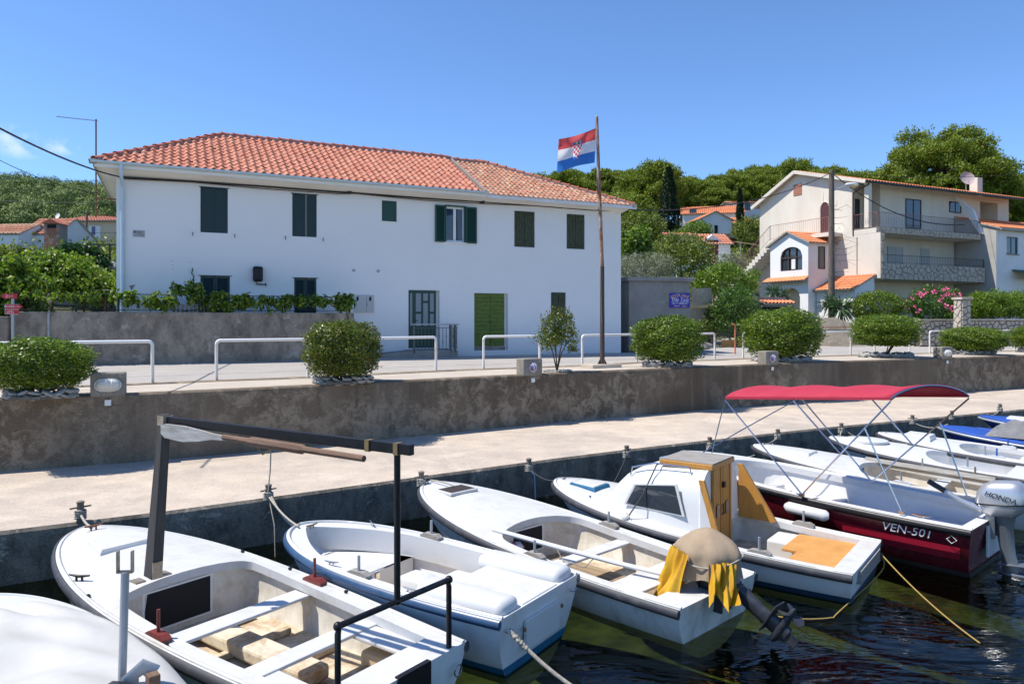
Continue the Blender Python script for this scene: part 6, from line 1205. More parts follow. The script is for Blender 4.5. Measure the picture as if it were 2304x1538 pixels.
# ------------------------------------------------------------------ the cream house with balconies
RH = Frame((21.0,45.0), R(25.09)); rh = thing('cream_house', 'three storey cream house with stone clad balconies and orange tiled roof', 'house', (RH.o.x, RH.o.y, 0), RH.a)
W_, DP = 9.7, 7.8; zr_, yr_ = 13.35, 4.3; zf_, zb_ = 12.05, 11.75
mb = MB(); mb.add([(0,0,2),(0,DP,2),(0,DP,zb_),(0,yr_,zr_-.12),(0,0,zf_)], [(0,1,2,3,4)]); mb.add([(W_,0,2),(W_,DP,2),(W_,DP,zb_),(W_,yr_,zr_-.12),(W_,0,zf_)], [(4,3,2,1,0)]); mb.add([(0,DP,2),(W_,DP,2),(W_,DP,zb_),(0,DP,zb_)], [(0,1,2,3)])
mb.add([(0,0,2),(W_,0,2),(W_,0,9),(0,0,9)], [(0,1,2,3)]); mb.add([(2.5,0,9),(W_,0,9),(W_,0,zf_),(2.5,0,zf_)], [(0,1,2,3)]); mb.add([(.2,1.3,9),(2.5,1.3,9),(2.5,1.3,zf_+.3),(.2,1.3,zf_+.3)], [(0,1,2,3)]); mb.add([(2.5,0,9),(2.5,1.3,9),(2.5,1.3,zf_+.3),(2.5,0,zf_)], [(0,1,2,3)]); mb.add([(0,0,8.98),(2.5,0,8.98),(2.5,1.3,8.98),(0,1.3,8.98)], [(0,1,2,3)]); mb.add([(.2,0,9),(.2,1.3,9),(.2,1.3,zf_+.3),(.2,0,zf_)], [(0,1,2,3)]); mb.add([(0,0,9),(.2,0,9),(.2,0,zf_),(0,0,zf_)], [(0,1,2,3)])
mb.build('wall', M['cream'], rh)
def rline(y): return zr_-(zr_-11.78)*(y-yr_)/(-1.25-yr_) if y < yr_ else zr_-(zr_-11.45)*(y-yr_)/(DP+.45-yr_)
tile_roof(rh, 'roof', (-.35,-1.25,11.78), (W_+6.2,-1.25,11.78), (W_+6.2,yr_,zr_), (-.35,yr_,zr_), M['tile_orange']); tile_roof(rh, 'roof', (-.35,DP+.45,11.45), (W_+6.2,DP+.45,11.45), (W_+6.2,yr_,zr_), (-.35,yr_,zr_), M['tile_orange'])
for p, q in (((-.36,-1.25,11.72),(-.36,yr_,zr_-.06)), ((-.36,DP+.45,11.40),(-.36,yr_,zr_-.06))): MB().bar(p, q, .10, .22).build('verge_board', M['cream'], rh)
MB().bar((-.35,-1.30,11.72), (W_+6.2,-1.30,11.72), .12, .10).build('gutter', M['black_paint'], rh); MB().add([(-.3,-1.2,11.66),(W_+6.1,-1.2,11.66),(W_+6.1,.02,11.98),(-.3,.02,11.98)], [(0,1,2,3)]).build('eaves_soffit', M['soffit'], rh)
MB().tube([(.02,-1.2,11.6),(-.03,-.25,11.3),(-.03,-.10,11.2),(-.03,-.10,8.6)], .045, 8).build('downpipe', M['iron_dark'], rh, 40); MB().tube([(-.05,-.35,8.5),(-.05,-.35,2.3)], .05, 8).build('downpipe', M['cream'], rh, 40)
MB().box(.02, .3, -1.15, -.85, 9.0, 11.75).build('corner_pier', M['cream'], rh)
vt = RH.pxs(1795, 427); MB().box(-.012, .02, vt[0]-.35, vt[0]+.35, vt[1]-.38, vt[1]+.38).build('gable_vent', M['mortar'], rh)
for i in range(7): MB().box(-.035, -.0125, vt[0]-.35, vt[0]+.35, vt[1]-.36+.105*i, vt[1]-.29+.105*i).build('vent_slat', M['tile'], rh)
d0, _ = RH.pxs(1846, 500); d1, _ = RH.pxs(1868, 500); ya, yb_ = min(d0, d1), max(d0, d1); zt_ = 11.0; za_ = 8.95
arch = [(ya, za_), (yb_, za_)]+[((ya+yb_)/2+(yb_-ya)/2*math.cos(t), zt_-.5+.5*math.sin(t)) for t in [k*math.pi/10 for k in range(11)]]
MB().prism(arch, 'x', -.02, .02).build('arched_door', simple('dark_red_door', (.10,.03,.03), .6, c2=(.07,.02,.02), scale=5), rh); MB().tube([(-.03, a, b) for a, b in arch[1:]+arch[:1]], .05, 6).build('door_surround', M['cream'], rh)
# upper balcony
MB().box(-.02, W_+.02, -1.72, -.003, 8.62, 8.92).build('balcony_slab', M['cream'], rh); st_ = MB().box(.0, W_, -1.78, -1.723, 8.60, 8.98).build('stone_band', M['joint'], rh); voro_stones(st_, lambda u, v, o: Vector((u, -1.781-o, 8.60+v)), W_, .38, 44, 3, M['stone_cream'], .03)
railing(rh, [(.05,-.1,8.94), (.05,-1.68,8.94), (W_-.05,-1.68,8.94)], .92, M['rail_mauve'], .14, .009, .05)
window(rh, .75, 2.2, 9.3, 11.2, 1.28, M['black_paint']); p0 = RH.px(2037, 436); p1 = RH.px(2072, 477); window(rh, p0[0], p1[0], 9.35, 11.25, -.01, M['black_paint'])
# first floor with its loggia
MB().box(-.02, .22, -2.0, -.003, 5.9, 8.61).build('loggia_wall', M['cream'], rh); MB().box(-.025, .25, -2.06, -2.003, 5.9, 8.6).build('stone_pier', M['joint'], rh)
MB().box(.22, W_, -2.0, -.003, 5.82, 6.02).build('loggia_floor', M['cream'], rh); st_ = MB().box(.22, W_, -2.05, -1.95, 5.82, 6.80).build('stone_parapet', M['joint'], rh); voro_stones(st_, lambda u, v, o: Vector((-.02+u, -2.062-o, 5.82+v)), W_+.02, .98, 80, 5, M['stone_cream'], .03)
st2 = MB().box(-.024, .24, -2.061, -2.052, 6.8, 8.6).build('stone_pier_face', M['joint'], rh); voro_stones(st2, lambda u, v, o: Vector((-.02+u, -2.063-o, 6.82+v)), .26, 1.75, 9, 6, M['stone_cream'], .03)
railing(rh, [(.25,-1.98,6.8), (W_,-1.98,6.8)], .5, M['iron_dark'], .15, .008, .03)
for (a, b) in ((1997,2032), (2072,2091)):
    x0, _ = RH.px(a, 550, -.02); x1, _ = RH.px(b, 550, -.02); n = 2 if b-a > 25 else 1
    for k in range(n): shutter(rh, x0+(x1-x0)*k/n, x0+(x1-x0)*(k+1)/n-.02, 6.15, 8.1, -.06, M['box_grey'], 'louvre', 20)
for a, b in ((1983,2015), (2062,2092)):
    x0, _ = RH.px(a, 650); x1, _ = RH.px(b, 650)
    for k in range(2): shutter(rh, x0+(x1-x0)*k/2, x0+(x1-x0)*(k+1)/2-.02, 3.2, 5.15, -.05, M['box_grey'], 'louvre', 20)
# right wing: grey side wall and white front
wing = thing('white_wing', 'white wing with bare grey side wall joined to the cream house', 'house', (RH.o.x, RH.o.y, 0), RH.a); X0 = W_+.12
mb = MB(); mb.add([(X0,-2.7,2),(X0,0,2),(X0,0,10.25),(X0,-2.7,9.35)], [(0,1,2,3)]); mb.add([(X0,0,2),(X0,6,2),(X0,6,10.2),(X0,0,10.2)], [(0,1,2,3)]); mb.build('side_wall', M['greyrender'], wing)
mb = MB(); fx0, fz1 = RH.px(2265, 532, -2.7); fx1, fz0 = RH.px(2291, 572, -2.7); wall_holes(mb, X0, X0+9, 2, 9.35, [(fx0, fx1, fz0, fz1)], -2.7, .15); mb.build('wall', M['cream_white'], wing); window(wing, fx0, fx1, fz0, fz1, -2.6, simple('blue_window_frame', (.03,.07,.13), .4)); MB().box(fx0-.05, fx1+.05, -2.78, -2.701, fz0-.06, fz0-.002).build('window_sill', M['hut'], wing)
tile_roof(wing, 'roof', (X0-.12,-3.0,9.30), (X0+9,-3.0,9.30), (X0+9,.3,10.42), (X0-.12,.3,10.42), M['tile_orange']); MB().bar((X0-.1,-3.05,9.22),(X0+9,-3.05,9.22),.08,.10).build('gutter', M['greyrender'], wing)
mb = MB(); rx0, _ = RH.px(2205, 470, .02); rx1, _ = RH.px(2245, 470, .02); wx0, wz1 = RH.px(2135, 453, .02); wx1, wz0 = RH.px(2161, 480, .02); wall_holes(mb, W_+.02, W_+6.0, 10.2, 11.95, [(rx0, rx1, 10.25, 11.6)], .02, 1.2); mb.build('upper_wall', M['cream'], wing); window(wing, wx0, wx1, max(10.3, wz0), wz1, -.02, M['black_paint'])
MB().prism([(-.05,11.85),(.0,11.85),(-1.75,9.0),(-1.95,9.0),(-1.35,10.6)], 'x', W_-.1, W_+.1).build('sloping_fin', M['cream_white'], rh); ao = RH.px(2290, 618, -2.9); MB().prism([(-2.72,ao[1]+.35),(-3.7,ao[1]),(-3.7,ao[1]-.25),(-3.66,ao[1]-.25),(-3.66,ao[1]),(-2.72,ao[1]+.3)], 'x', ao[0]-.3, ao[0]+3).build('awning', simple('green_awning', (.03,.09,.08), .7), wing)
ch_ = RH.px(2196, 415, 2.5); MB().box(ch_[0]-.3, ch_[0]+.3, 2.2, 2.8, 12.3, 13.9, bev=.02).build('chimney', M['cream'], rh)
dsh = thing('satellite_dish', 'round grey satellite dish standing on the orange roof', 'satellite dish', RH.w(*(RH.px(2175, 420, 1.5)[0], 1.5, 12.6)), RH.a-.5); MB().lathe([(0,.0),(.25,.03),(.45,.10),(.52,.15)], 22, cap=False).build('dish', simple('pinkish_dish', (.42,.34,.32), .6), dsh, 60).matrix_local = Matrix.Translation((0,0,.85))@Matrix.Rotation(R(68), 4, 'X'); MB().tube([(0,.08,-.3),(0,.08,.8)], .03, 6).build('mast', M['grey_metal'], dsh); MB().tube([(0,-.05,.5),(0,-.45,.75)], .015, 5).build('feed_arm', M['grey_metal'], dsh)
# annex with arched window in front of the gable
ax0, ax1, ay0, ay1 = -2.35, -.02, 1.25, 4.4
an_ = thing('gabled_annex', 'small gabled porch block with arched window on the side of the cream house', 'porch', (RH.o.x, RH.o.y, 0), RH.a); ym = (ay0+ay1)/2; ze_, zp_ = 8.25, 8.95
mb = MB(); o_ = [(ay0,2.4),(ay1,2.4),(ay1,ze_),(ym,zp_),(ay0,ze_)]
y0, zz0 = RH.pxs(1805, 597, ax0); y1, zz1 = RH.pxs(1756, 557, ax0); aw = [min(y0,y1), max(y0,y1)]; zb2, zt2 = 6.55, 8.05
def arch_pts(a, b, z0, z1, rise, n=10): return [(b, z0), (a, z0)]+[((a+b)/2-(b-a)/2*math.cos(t), z1-rise+rise*math.sin(t)) for t in [k*math.pi/n for k in range(n+1)]]
def wall_arch(mb, outer_lo, outer_hi, zlo, ztop_fn, A, x, dep):
    'gable wall at x with one arched hole, as vertical strips'
    a, b, z0, z1, rise = A; n = 14; ys = [outer_lo]+[a+(b-a)*k/n for k in range(n+1)]+[outer_hi]; top = lambda y: z1-rise+rise*math.sqrt(max(0, 1-((y-(a+b)/2)/((b-a)/2))**2))
    for p, q in zip(ys, ys[1:]):
        if q <= a+1e-6 or p >= b-1e-6: mb.add([(x,p,zlo),(x,q,zlo),(x,q,ztop_fn(q)),(x,p,ztop_fn(p))], [(0,1,2,3)])
        else:
            if z0 > zlo: mb.add([(x,p,zlo),(x,q,zlo),(x,q,z0),(x,p,z0)], [(0,1,2,3)])
            mb.add([(x,p,top(p)),(x,q,top(q)),(x,q,ztop_fn(q)),(x,p,ztop_fn(p))], [(0,1,2,3)]); mb.add([(x,p,top(p)),(x,q,top(q)),(x+dep,q,top(q)),(x+dep,p,top(p))], [(0,1,2,3)])
    for y in (a, b): mb.add([(x,y,z0),(x+dep,y,z0),(x+dep,y,top(y)),(x,y,top(y))], [(0,1,2,3)])
    mb.add([(x,a,z0),(x,b,z0),(x+dep,b,z0),(x+dep,a,z0)], [(0,1,2,3)])
gt = lambda y: zp_-(zp_-ze_)*abs(y-ym)/((ay1-ay0)/2)
mb = MB(); wall_arch(mb, ay0, ay1, 6.05, gt, (aw[0], aw[1], zb2, zt2, .6), ax0, .2)
l0, _ = RH.pxs(1800, 690, ax0); l1, _ = RH.pxs(1755, 690, ax0); lw = [min(l0,l1), max(l0,l1)]
wall_arch(mb, ay0, ay1, 2.4, lambda y: 6.05, (lw[0], lw[1], 2.45, 5.45, .6), ax0, .5)
mb.add([(ax0,ay0,2.4),(ax1,ay0,2.4),(ax1,ay0,ze_),(ax0,ay0,ze_)], [(0,1,2,3)]); mb.add([(ax0,ay1,2.4),(ax1,ay1,2.4),(ax1,ay1,ze_),(ax0,ay1,ze_)], [(0,1,2,3)]); mb.build('wall', M['cream_white'], an_)
MB().box(ax0+.55, ax0+.6, lw[0]-.2, lw[1]+.2, 2.4, 5.6).build('porch_back_wall', M['beige'], an_)
wn_ = MB(); ap = arch_pts(aw[0], aw[1], zb2, zt2, .6); wn_.tube([(ax0+.1, a, b) for a, b in ap], .045, 6, closed=True)
for f in (.33,.67): yy = aw[0]+(aw[1]-aw[0])*f; wn_.box(ax0+.07, ax0+.13, yy-.035, yy+.035, zb2, zt2-.1)
wn_.box(ax0+.07, ax0+.13, aw[0], aw[1], 7.35, 7.42); wnd = wn_.build('arched_window', M['iron_dark'], an_); MB().prism(ap, 'x', ax0+.15, ax0+.16).build('pane', M['glass'], wnd); MB().box(ax0+.12, ax0+.125, aw[0]+(aw[1]-aw[0])*.35, aw[0]+(aw[1]-aw[0])*.55, zb2+.1, 7.3).build('curtain', M['cream_white'], wnd)
tile_roof(an_, 'roof', (ax0-.2,ay0-.25,ze_-.05), (ax1,ay0-.25,ze_-.05), (ax1,ym,zp_+.12), (ax0-.2,ym,zp_+.12), M['tile_orange'], h=.04); tile_roof(an_, 'roof', (ax0-.2,ay1+.25,ze_-.05), (ax1,ay1+.25,ze_-.05), (ax1,ym,zp_+.12), (ax0-.2,ym,zp_+.12), M['tile_orange'], h=.04)
tile_roof(an_, 'tile_skirt', (ax0-.45,ay0-.05,5.85), (ax0-.45,ay1+.3,5.85), (ax0-.003,ay1+.3,6.15), (ax0-.003,ay0-.05,6.15), M['tile_orange'], h=.04)
for z0, z1 in ((6.6,8.0), (3.3,5.1)): window(an_, -1.5, -.95, z0, z1, ay0-.02, simple('brown_frame', (.06,.035,.03), .6), mull=0)
ln_ = thing('lean_to', 'white lean-to with red tiled roof against the cream house', 'lean-to', (RH.o.x, RH.o.y, 0), RH.a); MB().add([(-1.7,-1.6,2),(-.03,-1.6,2),(-.03,1.2,2),(-1.7,1.2,2),(-1.7,-1.6,5.2),(-.03,-1.6,6.0),(-.03,1.2,6.0),(-1.7,1.2,5.2)], [(0,1,5,4),(1,2,6,5),(2,3,7,6),(3,0,4,7),(4,5,6,7)]).build('wall', M['cream_white'], ln_); tile_roof(ln_, 'roof', (-2.0,-1.75,5.22), (-2.0,1.24,5.22), (-.04,1.24,6.15), (-.04,-1.75,6.15), M['tile_orange'], h=.04)
for k in range(5): MB().box(-1.10-.0, -.95, -1.63, -1.601, 4.62+.09*k, 4.68+.09*k).build('wall_ornament', M['stone_cream'], ln_)
# landing and outside stair along the gable
sr = thing('outside_stair', 'outside stair and landing with mauve railing climbing the gable wall', 'stair', (RH.o.x, RH.o.y, 0), RH.a); lA, _ = RH.pxs(1880, 505, -.6); lB, _ = RH.pxs(1745, 530, -.6)
MB().box(-1.15, -.003, lA, lB, 8.62, 8.86).build('landing', M['cream'], sr); railing(sr, [(-1.1,lA+.1,8.86), (-1.1,lB,8.86)], .95, M['rail_mauve'], .15)
ns = 14
for k in range(ns): MB().box(-1.15, -.003, lB+.27*k, lB+.27*(k+1)+.03, 8.62-.2*(k+2), 8.62-.2*k).build('step', M['cream'], sr)
railing(sr, [(-1.1,lB,8.86), (-1.1,lB+.27*ns,8.86-.2*ns)], .95, M['rail_mauve'], .15); nx = lB+.27*ns
for k in range(11): MB().box(-1.2-.3*(k+1), -1.2-.3*k+.02, nx-1.2, nx+.2, 5.6-.2*(k+2), 5.72-.2*k).build('step', M['stone_cream'], sr)
railing(sr, [(-1.2,nx-1.2,5.75), (-4.4,nx-1.2,3.6)], .95, M['rail_mauve'], .16); MB().box(-1.9, -.0, nx-1.25, nx+.25, 3.0, 5.55).build('stair_block', M['cream'], sr)
# ------------------------------------------------------------------ pole, lamp, wires
up_ = atd(1871, 700, 42.5); upo = thing('utility_pole', 'weathered wooden utility pole with dead creeper twigs and a street lamp', 'utility pole', (up_.x, up_.y, 2.2), 0); MB().lathe([(.20,0),(.17,5),(.145,9.95),(.0,10.0)], 12, cap=False).build('pole', M['pole_wood'], upo, 40)
lm_ = MB().tube([(0,0,8.7),(.35,-.2,8.85),(.6,-.35,8.95)], .03, 6).build('lamp_arm', M['grey_metal'], upo); MB().ball((.95,-.5,9.0), .42, .2, .13, 12, 8).build('lamp_head', simple('lamp_housing', (.55,.56,.56), .4), upo, 60); MB().ball((1.05,-.55,8.93), .26, .16, .10, 12, 8).build('lamp_glass', simple('yellowed_lamp_glass', (.6,.5,.25), .3), upo, 60)
for k in range(34):
    rs = random.Random(k); z = rs.uniform(1.5, 8.2); a = rs.uniform(-2.6, .6); l_ = rs.uniform(.4, 1.5); p = Vector((.17*math.cos(a), .17*math.sin(a), z)); MB().tube([p, p+Vector((l_*.5*math.cos(a), l_*.5*math.sin(a), rs.uniform(-.1,.35))), p+Vector((l_*math.cos(a+.3), l_*math.sin(a+.3), rs.uniform(-.3,.5)))], [.014,.009,.004], 4).build('twig', M['pole_wood'], upo)
def wire(pts, r, label): o = MB().tube(pts, r, 6).build('overhead_cable', M['wire'], None, 60); return tag(o, label, 'cable', 'overhead cables')
cz_ = lambda px, py, y=-.09: HF.w(HF.px(px, py, y)[0], y, HF.px(px, py, y)[1])
fac = [cz_(270,398)]+[cz_(x, y) for x, y in ((430,408),(600,420),(760,432),(800,434),(950,446),(1085,454),(1200,462),(1330,470),(1398,471))]
wire(sag(atd(-40, 268, 13), fac[0], .12), .022, 'thick black cable arriving at the white house corner'); wire(fac, .028, 'thick black cable bundle clipped under the eaves of the white house'); wire([p+Vector((0,-.02,-.05+.03*math.sin(i*2))) for i, p in enumerate(fac)], .014, 'thin cable twisted along the eaves bundle')
tp = Vector((up_.x, up_.y, 12.0)); wire(sag(fac[-1], tp, .7), .022, 'black cable from the white house to the utility pole'); wire(sag(tp, atd(2170, 505, 43), .9), .03, 'black cable from the utility pole past the balconies'); wire(sag(tp, RH.w(11.5, -1.2, 12.1)+Vector((8,3,2.2)), .5), .012, 'thin wire from the pole over the orange roof')
wire(sag(atd(-30, 345, 30), atd(225, 436, 34), .25), .014, 'thin wire across the sky beside the aerial'); wire(sag(atd(-30, 450, 60), atd(240, 455, 60), .1), .02, 'thin wire before the far wooded hill')
for px, py, wh in ((785,433,'above the render joint'),(1085,455,'right of the open window'),(1345,470,'beside the flagpole')): q = cz_(px, py, -.12); o = MB().ball(q, .12, .05, .05, 10, 6, .2).build('cable_joint', M['wire'], None, 60); tag(o, 'black cable joint lump on the eaves cable '+wh, 'cable joint', 'cable joints')
# ------------------------------------------------------------------ walls, gravel and clutter across the road
sw0 = Vector(at(2070, 779, 2.05)); sw1 = Vector(at(2330, 777, 2.05)); dv = sw1-sw0; sa = math.atan2(dv.y, dv.x); hw = 58/F*sw0.y
swl = thing('stone_wall', 'pale irregular fieldstone garden wall below the oleander hedge', 'wall', tuple(sw0), sa); MB().box(0, dv.length, 0, .35, 0, hw).build('mortar_core', M['joint'], swl); voro_stones(swl, lambda u, v, o: Vector((u, -.002-o, v)), dv.length, hw, 130, 9, M['stone_cream'], .06, .03); MB().box(-.05, dv.length, -.1, .42, hw+.002, hw+.07, bev=.015).build('coping', M['stone_cream'], swl)
gp_ = at(2174, 782, 2.03); gpl = thing('gate_pier', 'tall narrow fieldstone gate pier with flat cap', 'gate pier', (gp_.x, gp_.y, 2.03), sa); hg = 108/F*gp_.y; MB().box(-.26, .26, 0, .5, 0, hg).build('core', M['joint'], gpl); voro_stones(gpl, lambda u, v, o: Vector((-.26+u, -.002-o, v)), .52, hg, 18, 4, M['stone_cream'], .04, .025); voro_stones(gpl, lambda u, v, o: Vector((-.262-o, u, v)), .5, hg, 16, 5, M['stone_cream'], .04, .025); MB().box(-.34, .34, -.1, .58, hg+.002, hg+.12, bev=.02).build('cap', M['stone_cream'], gpl)
gt_ = at(2075, 778, 2.05); gte = thing('metal_gate', 'pale grey sheet metal gate beside the fieldstone wall', 'gate', (gt_.x-1.4, gt_.y-.5, 2.05), sa)
for x in (-.9,-.05,.8): MB().box(x, x+.06, 0, .06, 0, 1.5).build('gate_post', M['grey_metal'], gte)
MB().box(-.84, .8, .02, .04, .15, 1.35).build('gate_sheet', M['box_grey'], gte)
ow = at(1838, 778, 2.05); ow1 = at(1918, 779, 2.05); dv = ow1-ow; old = thing('old_wall', 'crumbling rendered wall with rusty rail across the road', 'wall', tuple(ow), math.atan2(dv.y, dv.x)); hh = 62/F*ow.y; MB().add([(-3,0,0),(dv.length,0,0),(dv.length,.4,0),(-3,.4,0),(-3,0,hh*.9),(dv.length*.5,0,hh*1.04),(dv.length,0,hh*.8),(dv.length,.4,hh*.8),(dv.length*.5,.4,hh*1.04),(-3,.4,hh*.9)], [(0,1,6,5,4),(3,9,8,7,2),(4,5,8,9),(5,6,7,8),(1,2,7,6),(0,4,9,3)]).build('wall_body', M['oldstone'], old); MB().bar((-2,-.05,hh*.66),(dv.length,-.05,hh*.68),.04,.04).build('rail', M['rust'], old)
cbp = atd(1556, 640, 36.5); cbk = thing('retaining_wall', 'leaning pale concrete retaining slab beside the hut', 'wall', (cbp.x, cbp.y, 0), R(15)); z_ = lambda py: CZ+(CYP-py)/F*36.5
MB().add([(0,0,z_(690)),(1.15,0,z_(684)),(1.12,0,z_(646)),(0,0,z_(650)),(0,.5,z_(690)),(1.25,.5,z_(684)),(1.2,.5,z_(646)),(0,.5,z_(650))], [(0,1,2,3),(1,5,6,2),(3,2,6,7)]).build('upper_slab', M['oldstone'], cbk); MB().box(-.1, 1.4, .25, .6, 1.9, z_(692)).build('lower_slab', M['oldstone'], cbk)
can = atd(1752, 690, 40.5); cn_ = thing('tiled_canopy', 'low grey concrete shed with a row of red tiles on its edge', 'shed', (can.x, can.y, 0), R(12)); z2 = lambda py: CZ+(CYP-py)/F*40.5; MB().box(-1.15, .65, .3, 2, 2, z2(668)).build('parapet', M['hut'], cn_); MB().box(-.9, .9, -.1, .28, z2(690), z2(684)).build('lintel', M['hut'], cn_); MB().box(-.85, .55, .2, .29, 2.1, z2(691)).build('opening', M['dark'], cn_); MB().box(.5, .9, -.05, .27, 2, z2(690.5)).build('pier', M['hut'], cn_); tile_roof(cn_, 'tile_row', (-1.0,-.25,z2(683)), (.98,-.25,z2(683)), (.98,.28,z2(676)), (-1.0,.28,z2(676)), M['tile_orange'], .2, .3, .07)
rng = np.random.default_rng(77); gc = at(1645, 778, 2.06); n = 900; P = np.stack([rng.normal(0,1.5,n), rng.normal(0,.55,n), np.zeros(n)], 1); P[:,2] = .35*np.exp(-(P[:,0]/1.3)**2-(P[:,1]/.6)**2)*rng.uniform(.7,1.05,n)+.02
mb = MB()
for p in P:
    s_ = random.uniform(.03,.075); mb.add([(p[0]+s_*a, p[1]+s_*b, p[2]+s_*c*.8) for a, b, c in ((1,0,0),(-.4,.9,0),(-.5,-.8,.1),(0,.1,.9),(0,0,-.6))], [(0,1,3),(1,2,3),(2,0,3),(0,2,4),(1,0,4),(2,1,4)])
g_ = mb.build('gravel_heap', simple('white_gravel', (.68,.66,.62), .9, c2=(.5,.47,.42), scale=10), None, None, tuple(gc)); g_.rotation_euler = (0,0,R(20)); tag(g_, 'heap of white gravel across the road', 'gravel', kind='stuff')
tr_ = at(1577, 780, 2.06); tb = thing('trestle_table', 'rough wooden trestle with yellow planks beside the hut', 'trestle', (tr_.x, tr_.y, 2.06), R(15)); MB().box(-.8, .9, -.1, .3, .62, .70).build('plank', M['orange_ply'], tb); MB().box(-.8, .95, -.12, .32, .80, .85).build('plank', M['plank'], tb)
for x in (-.4,.4): 
    for s_ in (-1,1): MB().bar((x,.1,.62),(x+.12*s_,.1+.2*s_,0),.05,.05).build('leg', M['plank'], tb)
yb = at(1668, 781, 2.06); yo = thing('yellow_formwork', 'yellow formwork boards lying by the gravel heap', 'boards', (yb.x-.2, yb.y+.4, 2.06), R(10))
for k in range(4): MB().box(-.7+.12*k, .3+.1*k, .1*k, .1*k+.06, .0, .35-.05*k).build('board', M['orange_ply'], yo)
bkp = at(1580, 785, 2.06); bo = MB().ball((0,0,.14), .5, .3, .2, 9, 5, .2).build('boulder', M['hut'], None, None, tuple(bkp)); tag(bo, 'dark grey boulder at the road edge by the hut', 'boulder')
rp = at(1681, 800, 2.04); MB_ = MB().tube([(0,0,0),(0,0,1.15),(-.06,0,1.2),(-.14,0,1.2)], .03, 6).build('orange_pipe', M['tile_orange'], None, 40, (rp.x, rp.y+1.5, 2.04)); tag(MB_, 'thin rusty orange standpipe behind the guard rail', 'pipe')
# ------------------------------------------------------------------ houses further back
def far_house(name, label, fr, w_, d_, z0, ze, zrdg, mat, roof='x', rm='tile_orange', wins=(), over=.3, door=None, wm=None, group=None):
    'roof x: ridge along the front; y: gable to the front'
    h = thing(name, label, 'house', (fr.o.x, fr.o.y, 0), fr.a, group); mb = MB(); T = M[rm]
    if roof == 'x':
        ym = d_/2; mb.add([(0,0,z0),(w_,0,z0),(w_,0,ze),(0,0,ze)], [(0,1,2,3)])
        for x in (0, w_): mb.add([(x,0,z0),(x,d_,z0),(x,d_,ze),(x,ym,zrdg-.05),(x,0,ze)], [(0,1,2,3,4)])
        mb.build('wall', mat, h); k = (zrdg-ze)/ym; tile_roof(h, 'roof', (-over,-over,ze-k*over+.03), (w_+over,-over,ze-k*over+.03), (w_+over,ym,zrdg), (-over,ym,zrdg), T); tile_roof(h, 'roof', (-over,d_+over,ze-k*over+.03), (w_+over,d_+over,ze-k*over+.03), (w_+over,ym,zrdg), (-over,ym,zrdg), T)
    else:
        xm = w_/2; mb.add([(0,0,z0),(w_,0,z0),(w_,0,ze),(xm,0,zrdg-.05),(0,0,ze)], [(0,1,2,3,4)])
        for x in (0, w_): mb.add([(x,0,z0),(x,d_,z0),(x,d_,ze),(x,0,ze)], [(0,1,2,3)])
        mb.build('wall', mat, h); k = (zrdg-ze)/xm; tile_roof(h, 'roof', (-over,-over,ze-k*over+.03), (-over,d_,ze-k*over+.03), (xm,d_,zrdg), (xm,-over,zrdg), T); tile_roof(h, 'roof', (w_+over,-over,ze-k*over+.03), (w_+over,d_,ze-k*over+.03), (xm,d_,zrdg), (xm,-over,zrdg), T)
    for (x0, x1, a, b) in wins: q = window(h, x0, x1, a, b, -.03, wm or M['black_paint'])
    if door: MB().box(door[0], door[1], -.06, -.01, door[2], door[3]).build('door', door[4], h)
    return h
def frame_at(px, D, deg): p = atd(px, 700, D); return Frame((p.x, p.y), R(deg))
Z = lambda py, D: CZ+(CYP-py)/F*D
f1 = frame_at(1537, 95, -12); far_house('hill_house', 'white house with balcony below the pine wood', f1, 7.5, 6.5, Z(540,95), Z(481,95), Z(458,95), M['cream_white'], 'x', wins=[(.8,1.7,Z(478,95)-.1,Z(470,95))])
f2 = frame_at(1572, 88, 8); hb = far_house('hill_house', 'white gable fronted house with a beige rear part on the hillside', f2, 4.2, 4.0, Z(525,88), Z(493,88), Z(474,88), M['cream_white'], 'y', door=(2.0,2.4,Z(524,88),Z(506,88),M['dark'])); MB().box(4.2, 9.0, 1.5, 5, Z(530,88), Z(496,88)).build('rear_wall', M['beige'], hb); tile_roof(hb, 'roof', (3.2,1.0,Z(497,88)), (9.4,1.0,Z(497,88)), (8.0,4,Z(478,88)), (2.1,4,Z(474,88)), M['tile_orange'])
MB().box(6.5, 7.0, 2.5, 3, Z(490,88), Z(476,88)).build('chimney', M['tile'], hb)
f3 = frame_at(1650, 100, 5); far_house('hill_house', 'white upper house with a single dark window under the pines', f3, 3.9, 5, Z(500,100), Z(455,100), Z(447,100), M['cream_white'], 'x', wins=[(1.6,2.4,Z(462,100)-.6,Z(452,100)-.2)])
f4 = frame_at(1578, 63, 6); h4 = far_house('garden_cottage', 'low white cottage with dark red door and red tiled roof', f4, 2.6, 3.5, Z(610,63), Z(546,63), Z(521,63), M['cream_white'], 'x', 'tile', door=(.55,1.5,Z(600,63),Z(540,63),simple('wine_red_door', (.12,.012,.02), .6)), over=.25)
MB().prism([(.3,Z(546,63)),(1.75,Z(546,63)),(1.75,Z(541,63)),(1.03,Z(527,63)),(.3,Z(541,63))], 'y', -.02, .9).build('front_gable', M['cream_white'], h4); MB().box(-3, 4, -2.5, 0, Z(640,63), Z(600,63)).build('terrace', M['cream_white'], h4); railing(h4, [(-.2,-2.4,Z(600,63)),(2.6,-2.4,Z(600,63))], .8, M['box_grey'], .5); tile_roof(h4, 'roof', (-3.2,.3,Z(528,63)), (-.3,.3,Z(528,63)), (-.3,1.8,Z(519,63)), (-3.2,1.8,Z(519,63)), M['tile'])
pgl = thing('garden_pergola', 'slatted reed pergola roof on posts beside the cottage', 'pergola', f4.w(2.9,-.5,0), R(6))
